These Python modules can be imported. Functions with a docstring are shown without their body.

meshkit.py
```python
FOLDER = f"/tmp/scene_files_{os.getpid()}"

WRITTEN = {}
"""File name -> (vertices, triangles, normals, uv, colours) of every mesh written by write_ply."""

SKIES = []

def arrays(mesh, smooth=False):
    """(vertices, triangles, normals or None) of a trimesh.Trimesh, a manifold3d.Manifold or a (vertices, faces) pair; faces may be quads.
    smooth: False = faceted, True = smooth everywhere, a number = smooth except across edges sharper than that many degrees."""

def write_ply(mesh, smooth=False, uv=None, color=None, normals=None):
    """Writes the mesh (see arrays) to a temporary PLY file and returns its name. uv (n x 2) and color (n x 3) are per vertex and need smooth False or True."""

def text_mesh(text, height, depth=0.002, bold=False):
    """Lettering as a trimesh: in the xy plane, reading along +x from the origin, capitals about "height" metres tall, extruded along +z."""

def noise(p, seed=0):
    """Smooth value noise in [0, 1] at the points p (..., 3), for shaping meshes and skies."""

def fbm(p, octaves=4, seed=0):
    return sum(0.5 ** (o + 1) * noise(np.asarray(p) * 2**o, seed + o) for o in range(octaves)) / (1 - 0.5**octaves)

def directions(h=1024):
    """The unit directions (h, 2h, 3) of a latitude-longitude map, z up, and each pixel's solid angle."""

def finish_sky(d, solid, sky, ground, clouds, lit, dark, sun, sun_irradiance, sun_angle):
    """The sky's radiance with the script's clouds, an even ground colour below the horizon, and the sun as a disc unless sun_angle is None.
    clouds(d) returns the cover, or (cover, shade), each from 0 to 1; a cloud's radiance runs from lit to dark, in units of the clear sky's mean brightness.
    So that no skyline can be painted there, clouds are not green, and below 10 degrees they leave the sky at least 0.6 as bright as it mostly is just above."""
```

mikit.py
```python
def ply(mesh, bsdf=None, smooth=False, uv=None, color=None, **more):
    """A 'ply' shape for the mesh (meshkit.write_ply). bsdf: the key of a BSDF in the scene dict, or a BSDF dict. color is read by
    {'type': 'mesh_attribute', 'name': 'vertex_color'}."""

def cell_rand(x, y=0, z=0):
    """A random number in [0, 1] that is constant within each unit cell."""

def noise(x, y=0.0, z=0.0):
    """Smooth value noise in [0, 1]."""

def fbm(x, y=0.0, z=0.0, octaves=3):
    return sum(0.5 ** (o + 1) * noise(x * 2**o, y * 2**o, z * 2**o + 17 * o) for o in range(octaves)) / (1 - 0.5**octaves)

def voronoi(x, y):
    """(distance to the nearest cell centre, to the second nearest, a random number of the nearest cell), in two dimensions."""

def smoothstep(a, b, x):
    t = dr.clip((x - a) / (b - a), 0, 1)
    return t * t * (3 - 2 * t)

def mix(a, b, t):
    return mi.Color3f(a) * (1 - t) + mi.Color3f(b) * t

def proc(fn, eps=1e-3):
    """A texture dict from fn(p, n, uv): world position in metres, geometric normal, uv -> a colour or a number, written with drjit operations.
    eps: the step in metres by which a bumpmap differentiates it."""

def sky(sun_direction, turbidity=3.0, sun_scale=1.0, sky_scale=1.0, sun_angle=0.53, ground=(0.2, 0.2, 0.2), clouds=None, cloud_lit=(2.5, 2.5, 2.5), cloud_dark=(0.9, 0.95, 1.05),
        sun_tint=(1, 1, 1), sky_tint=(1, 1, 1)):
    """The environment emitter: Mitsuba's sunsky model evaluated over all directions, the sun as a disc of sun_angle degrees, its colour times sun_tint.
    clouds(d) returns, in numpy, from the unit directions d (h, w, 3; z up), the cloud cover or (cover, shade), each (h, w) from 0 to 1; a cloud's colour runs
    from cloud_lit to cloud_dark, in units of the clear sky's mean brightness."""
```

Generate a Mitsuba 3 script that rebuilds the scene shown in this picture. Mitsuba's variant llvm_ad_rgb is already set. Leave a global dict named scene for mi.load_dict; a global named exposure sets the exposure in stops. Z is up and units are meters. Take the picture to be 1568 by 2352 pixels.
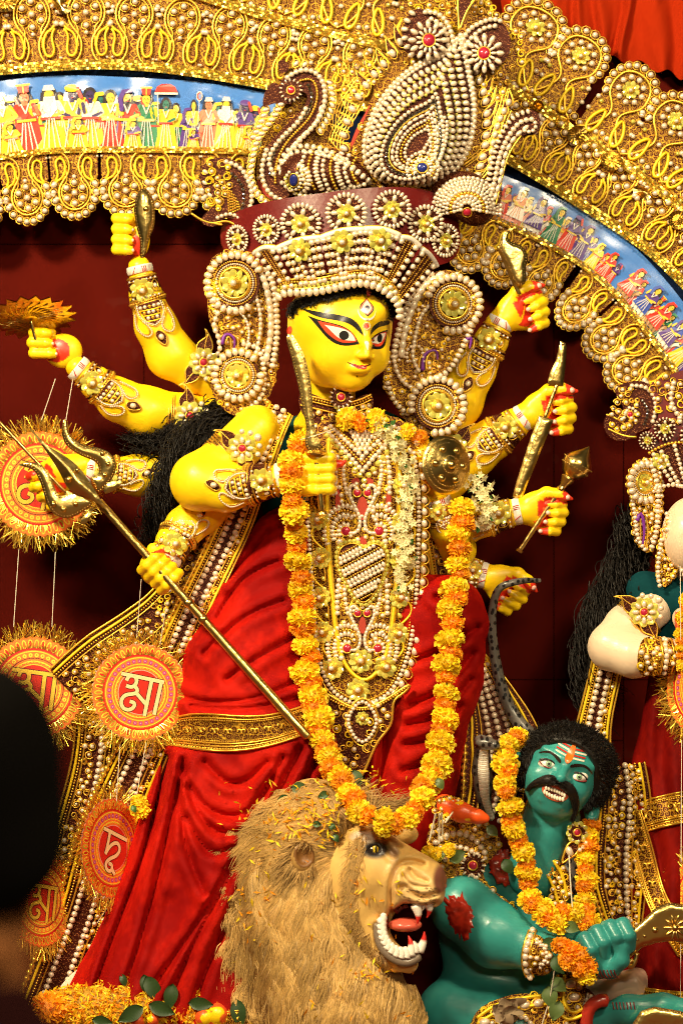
import math, drjit as drj, numpy as np, trimesh, shapely, mitsuba as mi, mikit, meshkit
from shapely.geometry import Polygon, Point
from scipy.interpolate import CubicSpline, RegularGridInterpolator
T = mi.ScalarTransform4f
scene, labels = {}, {}
rng = np.random.default_rng(7)
S, D, CZ = 3.0 / 2352, 7.0, 1.5          # metres per drawing unit at the idol's plane, camera distance, camera height

# ---------------------------------------------------------------- camera, lamps, exposure
scene['camera'] = {'type': 'thinlens', 'fov': math.degrees(2 * math.atan(1.5 / D)), 'fov_axis': 'y', 'aperture_radius': 0.021,
    'focus_distance': D - 0.12, 'near_clip': 0.1, 'far_clip': 60.0, 'to_world': T().look_at([0, -D, CZ], [0, 0, CZ], [0, 0, 1])}
exposure = 1.05

def lamp(pos, aim, sx, sz, rgb, lab):
    k = 'flood_lamp' + ('' if 'flood_lamp' not in scene else '_%03d' % sum(x.startswith('flood_lamp') for x in scene))
    scene[k] = {'type': 'rectangle', 'to_world': T().look_at(pos, aim, [0, 0, 1]) @ T().scale([sx, sz, 1]), 'emitter': {'type': 'area', 'radiance': {'type': 'rgb', 'value': list(rgb)}}}
    labels[k] = {'label': lab, 'category': 'flood lamp'}
lamp([-3.0, -4.6, 5.3], [0, 0, 1.4], .42, .32, np.array([1, .81, .50]) * 205, 'warm flood lamp high in front on the left, out of the picture')
lamp([2.4, -5.6, 5.0], [0.1, 0, 1.6], .42, .32, np.array([1, .81, .50]) * 82, 'warm flood lamp high in front on the right, out of the picture')
lamp([0.6, -11.0, 4.4], [0, 0, 1.5], .5, .3, np.array([1, .82, .52]) * 58, 'warm flood lamp behind the photographer, out of the picture')

# ---------------------------------------------------------------- materials
def rgb(*c): return {'type': 'rgb', 'value': list(c)}
def prin(base, rough=.5, metal=0., two=True, bump=None, **k):
    d = {'type': 'principled', 'base_color': base if isinstance(base, dict) else rgb(*base), 'roughness': rough, 'metallic': metal, **k}
    if bump: d = {'type': 'bumpmap', 'arbitrary': bump[0], 'scale': bump[1], 'bsdf': d}
    return {'type': 'twosided', 'bsdf': d} if two else d
VC = {'type': 'mesh_attribute', 'name': 'vertex_color'}
def glit(p, n, uv):
    a = mikit.cell_rand(p.x * 520, p.y * 520, p.z * 520)
    return mikit.mix((.050, .008, .004), (.55, .22, .08), mikit.smoothstep(.86, .995, a))
def filig(p, n, uv):
    d1, d2, c = mikit.voronoi(p.x * 62, p.z * 62)
    k = mi.Float(1) - mikit.smoothstep(.04, .10, drj.abs(d1 * 2.6 - drj.floor(d1 * 2.6) - .5))
    return mikit.mix((.075, .011, .004), (.70, .40, .03), drj.maximum(k, mikit.smoothstep(.10, .03, d2 - d1)))
def bumpy(p, n, uv): return mikit.noise(p.x * 300, p.y * 300, p.z * 300)
def hammer(p, n, uv): return mikit.fbm(p.x * 70, p.y * 70, p.z * 70)
def wallc(p, n, uv):
    a = mikit.fbm(p.x * 2.2, p.y * 2, p.z * 1.4)
    b = mikit.smoothstep(.72, .8, mikit.noise(p.x * 46, 3.0, p.z * 30))  * mikit.smoothstep(.55, .7, mikit.noise(p.x * 3, 7.0, p.z * 3))
    return mikit.mix(mikit.mix((.040, .0024, .0014), (.095, .0052, .002), a), (.2, .09, .07), b * .04)
def velv(p, n, uv):
    a = mikit.fbm(p.x * 9, p.y * 9, p.z * 6)
    b = mikit.fbm(p.x * 60, p.y * 60, p.z * 40)
    return mikit.mix((.24, .0012, .0006), (.46, .008, .002), mikit.smoothstep(.35, .7, a * .75 + b * .25))
M = scene
def brush(p, n, uv): return mikit.fbm(p.x * 34, p.y * 34, p.z * 34)
def grain(p, n, uv): return .30 + .16 * mikit.fbm(p.x * 18, p.y * 18, p.z * 18)
M['skin'] = prin(VC, mikit.proc(grain), specular=.5, clearcoat=.2, clearcoat_gloss=.8, bump=(mikit.proc(brush), .0011))
M['paint'] = prin(VC, .42)
M['matte'] = prin(VC, .9, specular=.04)
M['gloss'] = prin(VC, .22, clearcoat=.6)
M['gold'] = prin((.95, .60, .075), .36, .85)
M['ygold'] = prin((.96, .66, .015), .45, .35, specular=.7)
M['brass'] = prin((.80, .57, .18), .27, 1., bump=({**mikit.proc(hammer)}, .0012))
M['tinsel'] = prin((.95, .68, .10), .28, .82)
M['glitter'] = prin(mikit.proc(glit), .5, .3, specular=.15)
M['filigree'] = prin(mikit.proc(filig), .5, .35, specular=.2)
M['pearl'] = prin((.80, .67, .50), .24, .22, specular=.6, clearcoat=.8, clearcoat_gloss=.9)
M['crystal'] = prin((.80, .74, .12), .12, .45, specular=.9, clearcoat=1.)
M['ruby'] = prin((.55, .01, .05), .08, .3, specular=.9, clearcoat=1.)
M['sapph'] = prin((.01, .02, .22), .08, .2, specular=.9, clearcoat=1.)
M['mirror'] = prin((.5, .5, .48), .1, 1.)
M['panel'] = prin((.42, .055, .035), .6, specular=.1)
M['satin'] = prin((.13, .006, .006), .35)
M['velvet'] = prin(mikit.proc(velv), .75, sheen=.7, sheen_tint=1., specular=.12)
def velv2(p, n, uv): return .45 * velv(p, n, uv)  # same red velvet dimmed, shade on the second sari put into its colour
M['velvet_shaded'] = prin(mikit.proc(velv2), .75, sheen=.4, sheen_tint=1., specular=.1)
M['wall'] = prin(mikit.proc(wallc), .7, specular=.03)
M['hairb'] = prin((.010, .008, .007), .5, specular=.35)
M['fur'] = prin(VC, .7)
M['petal'] = prin(VC, .6, sheen=.3)

# ---------------------------------------------------------------- geometry helpers
def W(u, v, w=0.):
    u, v, w = np.broadcast_arrays(np.asarray(u, float), np.asarray(v, float), np.asarray(w, float))
    y = -w * S; k = (D + y) / D
    return np.stack([(u - 784) * S * k, y, CZ + (1176 - v) * S * k], -1)
def W3(p): p = np.asarray(p, float); return W(p[..., 0], p[..., 1], p[..., 2])
def px(w): return S * (D - w * S) / D
def nrm(a): return a / np.maximum(np.linalg.norm(a, axis=-1, keepdims=True), 1e-12)
def spl(pts, n, closed=False):
    p = np.asarray(pts, float)
    if closed: p = np.vstack([p, p[:1]])
    d = np.r_[0, np.cumsum(np.maximum(np.linalg.norm(np.diff(p, axis=0), axis=1) ** .6, 1e-6))]
    if len(p) < 3: t = np.linspace(0, d[-1], n); return np.stack([np.interp(t, d, p[:, i]) for i in range(p.shape[1])], 1)
    cs = CubicSpline(d, p, bc_type='periodic' if closed else 'natural')
    q = cs(np.linspace(0, d[-1], 10 * n))
    return even(q, n, closed)
def even(q, n, closed=False):
    s = np.r_[0, np.cumsum(np.linalg.norm(np.diff(q, axis=0), axis=1))]
    t = np.linspace(0, s[-1], n + 1)[:-1] if closed else np.linspace(0, s[-1], n)
    return np.stack([np.interp(t, s, q[:, i]) for i in range(q.shape[1])], 1)
def plen(q): return np.linalg.norm(np.diff(q, axis=0), axis=1).sum()
def rot2(a):
    a = math.radians(a); return np.array([[math.cos(a), -math.sin(a)], [math.sin(a), math.cos(a)]])

class B:
    """collects triangles of one mesh"""
    def __init__(s): s.V, s.F, s.C, s.n = [], [], [], 0
    def add(s, v, f, c=None):
        v, f = np.asarray(v, float), np.asarray(f, int)
        if f.shape[1] == 4: f = np.vstack([f[:, [0, 1, 2]], f[:, [0, 2, 3]]])
        s.V.append(v); s.F.append(f + s.n); s.n += len(v)
        if c is not None: s.C.append(np.broadcast_to(np.asarray(c, float), v.shape))
        return s
    def put(s, key, bsdf, smooth=True, kind=None, **lab):
        if not s.n: return None
        if key not in used or key in scene: key = num(key)
        scene[key] = mikit.ply((np.vstack(s.V), np.vstack(s.F)), bsdf, smooth=smooth, color=np.vstack(s.C) if s.C else None)
        if kind: lab['kind'] = kind
        if lab: labels[key] = lab
        return key
used = {}
def num(key):
    n = used.get(key, 0); used[key] = n + 1; k = key if n == 0 else '%s_%03d' % (key, n)
    if n: used.setdefault(k, 1)
    return k
def thing(name, label, cat, group=None):
    k = num(name); labels[k] = {'label': label, 'category': cat}
    if group: labels[k]['group'] = group
    return k

ICO = [trimesh.creation.icosphere(subdivisions=i) for i in range(4)]
def tube(b, P, r, m=6, ref=(0, -1, 0), closed=False, c=None, caps=True, flat=1.):
    P = np.asarray(P, float); n = len(P)
    t = np.roll(P, -1, 0) - np.roll(P, 1, 0) if closed else np.gradient(P, axis=0)
    t = nrm(t); ref = np.broadcast_to(np.asarray(ref, float), t.shape)
    a = nrm(np.cross(t, ref)); d = np.cross(a, t)
    r = np.broadcast_to(np.asarray(r, float), (n,))[:, None, None]
    th = np.arange(m) * 2 * np.pi / m
    V = P[:, None] + r * (np.cos(th)[None, :, None] * a[:, None] + flat * np.sin(th)[None, :, None] * d[:, None])
    i = np.arange(n if closed else n - 1)[:, None]; j = np.arange(m)[None]
    F = np.stack([i * m + j, i * m + (j + 1) % m, ((i + 1) % n) * m + (j + 1) % m, ((i + 1) % n) * m + j], -1).reshape(-1, 4)
    F = np.vstack([F[:, [0, 1, 2]], F[:, [0, 2, 3]]])
    V = V.reshape(-1, 3)
    if caps and not closed:
        V = np.vstack([V, P[:1] - t[:1] * r[0, 0] * .5, P[-1:] + t[-1:] * r[-1, 0] * .5]); k = n * m
        q = np.arange(m)
        F = np.vstack([F, np.stack([(q + 1) % m, q, q * 0 + k], 1), np.stack([(n - 1) * m + q, (n - 1) * m + (q + 1) % m, q * 0 + k + 1], 1)])
    b.add(V, F, c if c is None or np.ndim(c) < 2 else (np.vstack([np.repeat(c, m, 0), c[:1], c[-1:]]) if caps and not closed else np.repeat(c, m, 0)))
def ball(b, p, r, lvl=1, c=None, A=None):
    v = ICO[lvl].vertices * r
    b.add((v @ np.asarray(A).T if A is not None else v) + p, ICO[lvl].faces, c)
def balls(b, P, R, lvl=1, c=None):
    for i, p in enumerate(np.asarray(P)): ball(b, p, R if np.ndim(R) == 0 else R[i], lvl, None if c is None else (c if np.ndim(c) == 1 else c[i]))
def tri2(poly):
    return trimesh.creation.triangulate_polygon(poly, engine='earcut')
def trif(poly, fine):
    """even triangles over a polygon: vertices (n, 2), faces"""
    from scipy.spatial import Delaunay
    e = np.array(poly.exterior.coords); e = even(e, max(6, int(poly.exterior.length / fine)), True)
    x0, y0, x1, y1 = poly.bounds; r = np.arange(y0, y1, fine * .87); g = [np.stack([np.arange(x0 + (i % 2) * fine / 2, x1, fine), np.full(len(np.arange(x0 + (i % 2) * fine / 2, x1, fine)), y)], 1) for i, y in enumerate(r)]
    pg = Polygon(e).buffer(0); g = np.vstack(g); ins = shapely.contains_xy(pg.buffer(-fine * .45), g[:, 0], g[:, 1]) if len(g) else []
    v = np.vstack([e, g[ins]]); f = Delaunay(v).simplices; c = v[f].mean(1)
    a = np.cross(np.c_[v[f[:, 1]] - v[f[:, 0]], f[:, 0] * 0], np.c_[v[f[:, 2]] - v[f[:, 0]], f[:, 0] * 0])[:, 2]
    return v, f[shapely.contains_xy(pg.buffer(1e-3), c[:, 0], c[:, 1]) & (np.abs(a) > 1e-6)]
def lathe(b, prof, frame, m=24, c=None):
    """prof: (r, h) pairs; frame: origin, axis (world)"""
    o, ax = np.asarray(frame[0], float), nrm(np.asarray(frame[1], float))
    e = nrm(np.cross(ax, [0.3, .2, 1] if abs(ax[2]) < .9 else [1, 0, 0])); f = np.cross(ax, e)
    prof = np.asarray(prof, float); th = np.arange(m) * 2 * np.pi / m
    V = o + prof[:, 1][:, None, None] * ax + prof[:, 0][:, None, None] * (np.cos(th)[None, :, None] * e + np.sin(th)[None, :, None] * f)
    n = len(prof); i = np.arange(n - 1)[:, None]; j = np.arange(m)[None]
    F = np.stack([i * m + j, i * m + (j + 1) % m, (i + 1) * m + (j + 1) % m, (i + 1) * m + j], -1).reshape(-1, 4)
    b.add(V.reshape(-1, 3), F, c)
def sheet(b, G, c=None, both=False):
    """grid of world points (n, m, 3)"""
    n, m = G.shape[:2]; i = np.arange(n - 1)[:, None]; j = np.arange(m - 1)[None]
    F = np.stack([i * m + j, i * m + j + 1, (i + 1) * m + j + 1, (i + 1) * m + j], -1).reshape(-1, 4)
    b.add(G.reshape(-1, 3), F, None if c is None else np.broadcast_to(c, G.shape).reshape(-1, 3))

# signed distance bodies, all in drawing units (u, v, w); meshed by surface nets
def sd_cone(P, a, b, ra, rb):
    a, b = np.asarray(a, float), np.asarray(b, float); ba = b - a
    h = np.clip(((P - a) @ ba) / max(ba @ ba, 1e-9), 0, 1)
    return np.linalg.norm(P - a - h[..., None] * ba, axis=-1) - (ra + (rb - ra) * h)
def sd_ell(P, c, r, R=None):
    q = P - np.asarray(c, float)
    if R is not None: q = q @ np.asarray(R)
    q = q / np.asarray(r, float); k0 = np.linalg.norm(q, axis=-1); k1 = np.linalg.norm(q / np.asarray(r, float), axis=-1)
    return k0 * (k0 - 1) / np.maximum(k1, 1e-6)
def mottle(V, c, a=.16, f=.022): return np.clip(c * (1 - a / 2 + a * meshkit.fbm(np.asarray(V) * f, 4, 3)[:, None] ** 1.2), 0, 1)
def smin(a, b, k):
    h = np.maximum(k - np.abs(a - b), 0) / k
    return np.minimum(a, b) - h * h * k * .25
def chain(pts, k=None):
    """pts: (u, v, w, r) -> cone primitives"""
    return [('c', p[:3], q[:3], p[3], q[3], k) for p, q in zip(pts[:-1], pts[1:])]
def field(prims, P, k=8.):
    f = None
    for q in prims:
        op = 1
        if q[0] == 'c': d = sd_cone(P, q[1], q[2], q[3], q[4]); kk = q[5]
        elif q[0] == 'e': d = sd_ell(P, q[1], q[2], q[4] if len(q) > 4 else None); kk = q[3] if len(q) > 3 else None
        elif q[0] == '-': d = field([q[1]], P); kk = q[2]; op = -1
        kk = kk or k
        f = d if f is None else (smin(f, d, kk) if op > 0 else -smin(-f, d, kk))
    return f
def bounds(prims, pad=6):
    lo, hi = [], []
    for q in prims:
        if q[0] == 'c':
            for p, r in ((q[1], q[3]), (q[2], q[4])): lo.append(np.array(p) - r); hi.append(np.array(p) + r)
        elif q[0] == 'e': r = np.max(q[2]) if len(q) > 4 else np.array(q[2]); lo.append(np.array(q[1]) - r); hi.append(np.array(q[1]) + r)
    return np.min(lo, 0) - pad, np.max(hi, 0) + pad
def nets(f, o, h):
    s = f < 0; nx, ny, nz = f.shape
    idx = np.full((nx - 1, ny - 1, nz - 1), -1)
    corner = [(i, j, k) for i in (0, 1) for j in (0, 1) for k in (0, 1)]
    cnt = sum(s[i:nx - 1 + i, j:ny - 1 + j, k:nz - 1 + k].astype(np.int8) for i, j, k in corner)
    act = np.argwhere((cnt > 0) & (cnt < 8)); idx[tuple(act.T)] = np.arange(len(act))
    acc, num_ = np.zeros((len(act), 3)), np.zeros(len(act))
    for a in corner:
        for ax in range(3):
            if a[ax]: continue
            b = list(a); b[ax] = 1
            fa = f[tuple((act + a).T)]; fb = f[tuple((act + b).T)]
            m = (fa < 0) != (fb < 0); t = fa / np.where(m, fa - fb, 1)
            p = np.array(a, float)[None].repeat(len(act), 0); p[:, ax] = t
            acc += p * m[:, None]; num_ += m
    V = (act + acc / num_[:, None]) * h + o
    F = []
    for ax in range(3):
        b, c = (ax + 1) % 3, (ax + 2) % 3
        sl = [slice(None)] * 3; sl2 = list(sl); sl[ax] = slice(0, -1); sl2[ax] = slice(1, None)
        e = np.argwhere(s[tuple(sl)] != s[tuple(sl2)])
        e = e[(e[:, b] > 0) & (e[:, c] > 0) & (e[:, b] < f.shape[b] - 1) & (e[:, c] < f.shape[c] - 1)]
        q = []
        for db, dc in ((1, 1), (0, 1), (0, 0), (1, 0)):
            k = e.copy(); k[:, b] -= db; k[:, c] -= dc; q.append(idx[tuple(k.T)])
        q = np.stack(q, 1); fl = s[tuple(e.T)]
        F.append(np.where(fl[:, None], q, q[:, ::-1]))
    F = np.vstack(F); F = F[(F >= 0).all(1)]
    return V, np.vstack([F[:, [0, 1, 2]], F[:, [0, 2, 3]]])
class Body:
    """a solid from primitives: mesh in drawing units, and the depth H(u, v) of its front"""
    def __init__(s, prims, h=4., k=8., disp=None):
        lo, hi = bounds(prims); n = np.ceil((hi - lo) / h).astype(int) + 2
        ax = [lo[i] + np.arange(n[i]) * h for i in range(3)]
        P = np.stack(np.meshgrid(*ax, indexing='ij'), -1)
        s.f = field(prims, P, k)
        if disp: s.f = s.f + disp(P)
        s.V, s.F = nets(s.f, lo, h)
        ins = s.f < 0; top = n[2] - 1 - np.argmax(ins[:, :, ::-1], 2); any_ = ins.any(2)
        t2 = np.clip(top + 1, 0, n[2] - 1)
        fa = np.take_along_axis(s.f, top[..., None], 2)[..., 0]; fb = np.take_along_axis(s.f, t2[..., None], 2)[..., 0]
        z = lo[2] + h * (top + np.clip(fa / np.where(fa == fb, 1, fa - fb), 0, 1))
        from scipy.ndimage import distance_transform_edt as edt
        _, ii = edt(~any_, return_indices=True); z = z[tuple(ii)]
        s.I = RegularGridInterpolator((ax[0], ax[1]), z, bounds_error=False, fill_value=None)
    def H(s, u, v):
        q = np.stack(np.broadcast_arrays(np.asarray(u, float), np.asarray(v, float)), -1); return s.I(q.reshape(-1, 2)).reshape(q.shape[:-1])
    def sf(s, lift=0.): return lambda u, v, h: W(u, v, s.H(u, v) + lift + h)
    def into(s, b, c=None): b.add(W3(s.V), s.F[:, ::-1], None if c is None else mottle(s.V, np.broadcast_to(c(s.V) if callable(c) else np.asarray(c, float), s.V.shape)))

# ---------------------------------------------------------------- ornaments on a surface sf(u, v, h)
ROLE = {'cord': ('gold_cord', 'gold'), 'ycord': ('yellow_cord', 'ygold'), 'back': ('glitter_backing', 'glitter'), 'crys': ('crystal_petal_trim', 'crystal'), 'bead': ('gold_bead_trim', 'gold'),
        'ruby': ('red_gem', 'ruby'), 'sapph': ('blue_gem', 'sapph'), 'fili': ('filigree_board', 'filigree'), 'panel': ('panel', 'panel'), 'satin': ('satin_cover', 'satin'), 'white': ('white_rim', 'paint'), 'mirror': ('mirror_tile_trim', 'mirror'), 'seq': ('sequin_trim', 'tinsel')}
PEARL = mikit.ply(ICO[1], 'pearl', smooth=True); npearl = {}
def flat(w0): return lambda u, v, h: W(u, v, w0 + h)
def frame(c, yaw=0., pitch=0., roll=0., sc=1.):
    """a tilted local plane at c (u, v, w); yaw turns it towards the right, pitch tips it upwards"""
    a, b, r = map(math.radians, (yaw, pitch, roll))
    n = np.array([math.sin(a) * math.cos(b), -math.sin(b), math.cos(a) * math.cos(b)])
    e1 = nrm(np.cross([0, 1, 0], n)); e2 = np.cross(n, e1)
    e1, e2 = e1 * math.cos(r) + e2 * math.sin(r), e2 * math.cos(r) - e1 * math.sin(r)
    c = np.asarray(c, float)
    def sf(u, v, h):
        u, v, h = np.broadcast_arrays(np.asarray(u, float), np.asarray(v, float), np.asarray(h, float))
        return W3(c + sc * (u[..., None] * e1 + v[..., None] * e2 + h[..., None] * n))
    sf.sc = sc
    return sf
class Orn:
    def __init__(s, sf): s.sf, s.b, s.P, s.G = sf, {}, [], []; s.sc = getattr(sf, 'sc', 1.)
    def B(s, role): return s.b.setdefault(role, B())
    def cord(s, pts, r, role='cord', h=None, n=None, closed=False, m=5, raw=False):
        q = np.asarray(pts, float) if raw else spl(pts, n or max(6, int(plen(np.asarray(pts, float)) / 5)), closed)
        P = s.sf(q[:, 0], q[:, 1], r * .6 if h is None else h)
        ref = s.sf(q[:, 0], q[:, 1], (r * .6 if h is None else h) + 1) - P
        tube(s.B(role), P, np.asarray(r) * S * s.sc, m, ref, closed)
    def pearl(s, u, v, r, h=None, ang=0., ln=1., role=None):
        h = r * .7 if h is None else h
        p = s.sf(u, v, h); a = math.radians(ang); e = s.sf(u + math.cos(a), v + math.sin(a), h) - p; n = s.sf(u, v, h + 1) - p
        e, n = nrm(e), nrm(n); n = nrm(n - e * (n @ e)); f = np.cross(n, e)
        A = np.stack([e * ln, f, n], 1) * r * S * s.sc
        if role: k = 0 if r * s.sc < 3.7 else 1; s.B(role).add(ICO[k].vertices @ A.T + p, ICO[k].faces)
        else: s.P.append((p, A, r * s.sc * math.sqrt(ln)))
    def row(s, pts, r, gap=None, ln=1., across=False, role=None, h=None, closed=False, off=0.):
        q = spl(pts, 200, closed) if len(pts) > 2 else spl(pts, 50)
        if closed: q = np.vstack([q, q[:1]])
        gap = gap or (2.05 * r * (1 if across else ln)); n = max(2, int(round(plen(q) / gap)) + (0 if closed else 1))
        c = even(q, n, closed); t = np.gradient(even(q, n + 1), axis=0)[:n] if closed else np.gradient(c, axis=0)
        nn = nrm(np.stack([-t[:, 1], t[:, 0]], 1)); c = c + nn * off
        for (u, v), (a, b) in zip(c, t): s.pearl(u, v, r, h, math.degrees(math.atan2(b, a)) + (90 if across else 0), ln, role)
    def plate(s, pts, th=3., role='back', h=0., n=None, fine=0):
        q = spl(pts, n, True) if n else np.asarray(pts, float)
        pg = Polygon(q).buffer(0)
        for g in getattr(pg, 'geoms', [pg]):
            if g.is_empty or g.area < 4: continue
            v, f = trif(g, fine) if fine else tri2(g)
            s.B(role).add(s.sf(v[:, 0], v[:, 1], h + th), f)
            e = np.array(g.exterior.coords)[:-1]
            if fine: e = even(np.array(g.exterior.coords), max(6, int(g.exterior.length / fine)), True)
            sheet(s.B(role), np.stack([s.sf(x, y, h + k) for k in (th, -2.) for x, y in [(np.r_[e[:, 0], e[0, 0]], np.r_[e[:, 1], e[0, 1]])]]))
    def disc(s, u, v, r, th=3., role='back', h=0., ry=None, n=20):
        a = np.arange(n) * 2 * np.pi / n; s.plate(np.stack([u + r * np.cos(a), v + (ry or r) * np.sin(a)], 1), th, role, h)
    def gem(s, u, v, r, role='ruby', h=2., ry=None):
        p = s.sf(u, v, h); e = nrm(s.sf(u + 1, v, h) - p); f = nrm(s.sf(u, v + 1, h) - p); n = np.cross(f, e)
        if n @ (s.sf(u, v, h + 1) - p) < 0: n = -n
        k = S * s.sc; s.G.append((role, B())); s.G[-1][1].add(ICO[2].vertices @ (np.stack([e * r, f * (ry or r), n * r * .5], 1) * k).T + p, ICO[2].faces)
        a = np.arange(18) * 2 * np.pi / 18
        s.cord(np.stack([u + (r + 1.5) * np.cos(a), v + ((ry or r) + 1.5) * np.sin(a)], 1), 1.8, 'cord', h, 18, True, 5, raw=True)
    def flower(s, u, v, r, h=3., n=8, role='crys', cone=True):
        for i in range(n):
            a = 2 * np.pi * (i + .3) / n; cu, cv = u + .62 * r * math.cos(a), v + .62 * r * math.sin(a)
            p = s.sf(cu, cv, h); e = nrm(s.sf(u + r * math.cos(a) * 2, v + r * math.sin(a) * 2, h + r * .7 * (.6 + .5 * rng.random())) - s.sf(u, v, h))
            g = nrm(s.sf(u - math.sin(a), v + math.cos(a), h + .35 * rng.normal()) - s.sf(u, v, h)); nn = np.cross(e, g)
            s.B(role).add(ICO[1].vertices @ (np.stack([e * .44, g * .34, nn * .10], 1) * r * S * s.sc).T + p, ICO[1].faces)
        if cone:
            for k, (q, hh) in enumerate(((.40, .12), (.30, .25), (.20, .38))):
                a = np.arange(12) * 2 * np.pi / 12
                s.cord(np.stack([u + q * r * np.cos(a), v + q * r * np.sin(a)], 1), .09 * r, 'cord', h + hh * r, 12, True, 5, raw=True)
            s.pearl(u, v, .24 * r, h + .55 * r)
    def rosette(s, u, v, r, n=24, inner=6, centre='crys', gem='ruby', ln=1.7):
        s.disc(u, v, r * .86, 3.)
        for i in range(n):
            a = 360 * i / n; q = r * .87
            s.pearl(u + q * math.cos(math.radians(a)), v + q * math.sin(math.radians(a)), r * .085, 5., a, ln)
        if inner:
            for i in range(inner):
                a = 360 * (i + .5) / inner; q = r * .56
                s.pearl(u + q * math.cos(math.radians(a)), v + q * math.sin(math.radians(a)), r * .12, 6., a, 1.5)
        if centre == 'crys': s.flower(u, v, r * .46, 5.)
        else: s.gem(u, v, r * .3, gem, 5.)
    def emit(s, key, big=5.2, **lab):
        root = key.split('__')[0]
        for role, b in s.b.items(): b.put(key + '__' + ROLE[role][0], ROLE[role][1], smooth=role not in ('back', 'fili', 'panel', 'seq', 'mirror', 'crys', 'satin'), kind='stuff' if role not in ('panel', 'ruby', 'sapph', 'back', 'fili', 'satin') else None)
        for role, b in s.G: b.put(key + '__' + ROLE[role][0], ROLE[role][1], True)
        rest = B(); lim = npearl.get(root, 0)
        for p, A, r in sorted(s.P, key=lambda x: -x[2]):
            if r >= big and lim < 300:
                m = np.eye(4); m[:3, :3] = A; m[:3, 3] = p; lim += 1
                scene[num(key + '__pearl')] = {**PEARL, 'to_world': T(m.tolist())}
            else: k = 0 if r < 3.7 else 1; rest.add(ICO[k].vertices @ A.T + p, ICO[k].faces)
        npearl[root] = lim
        rest.put(key + '__pearl_trim', 'pearl', kind='stuff')

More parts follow.
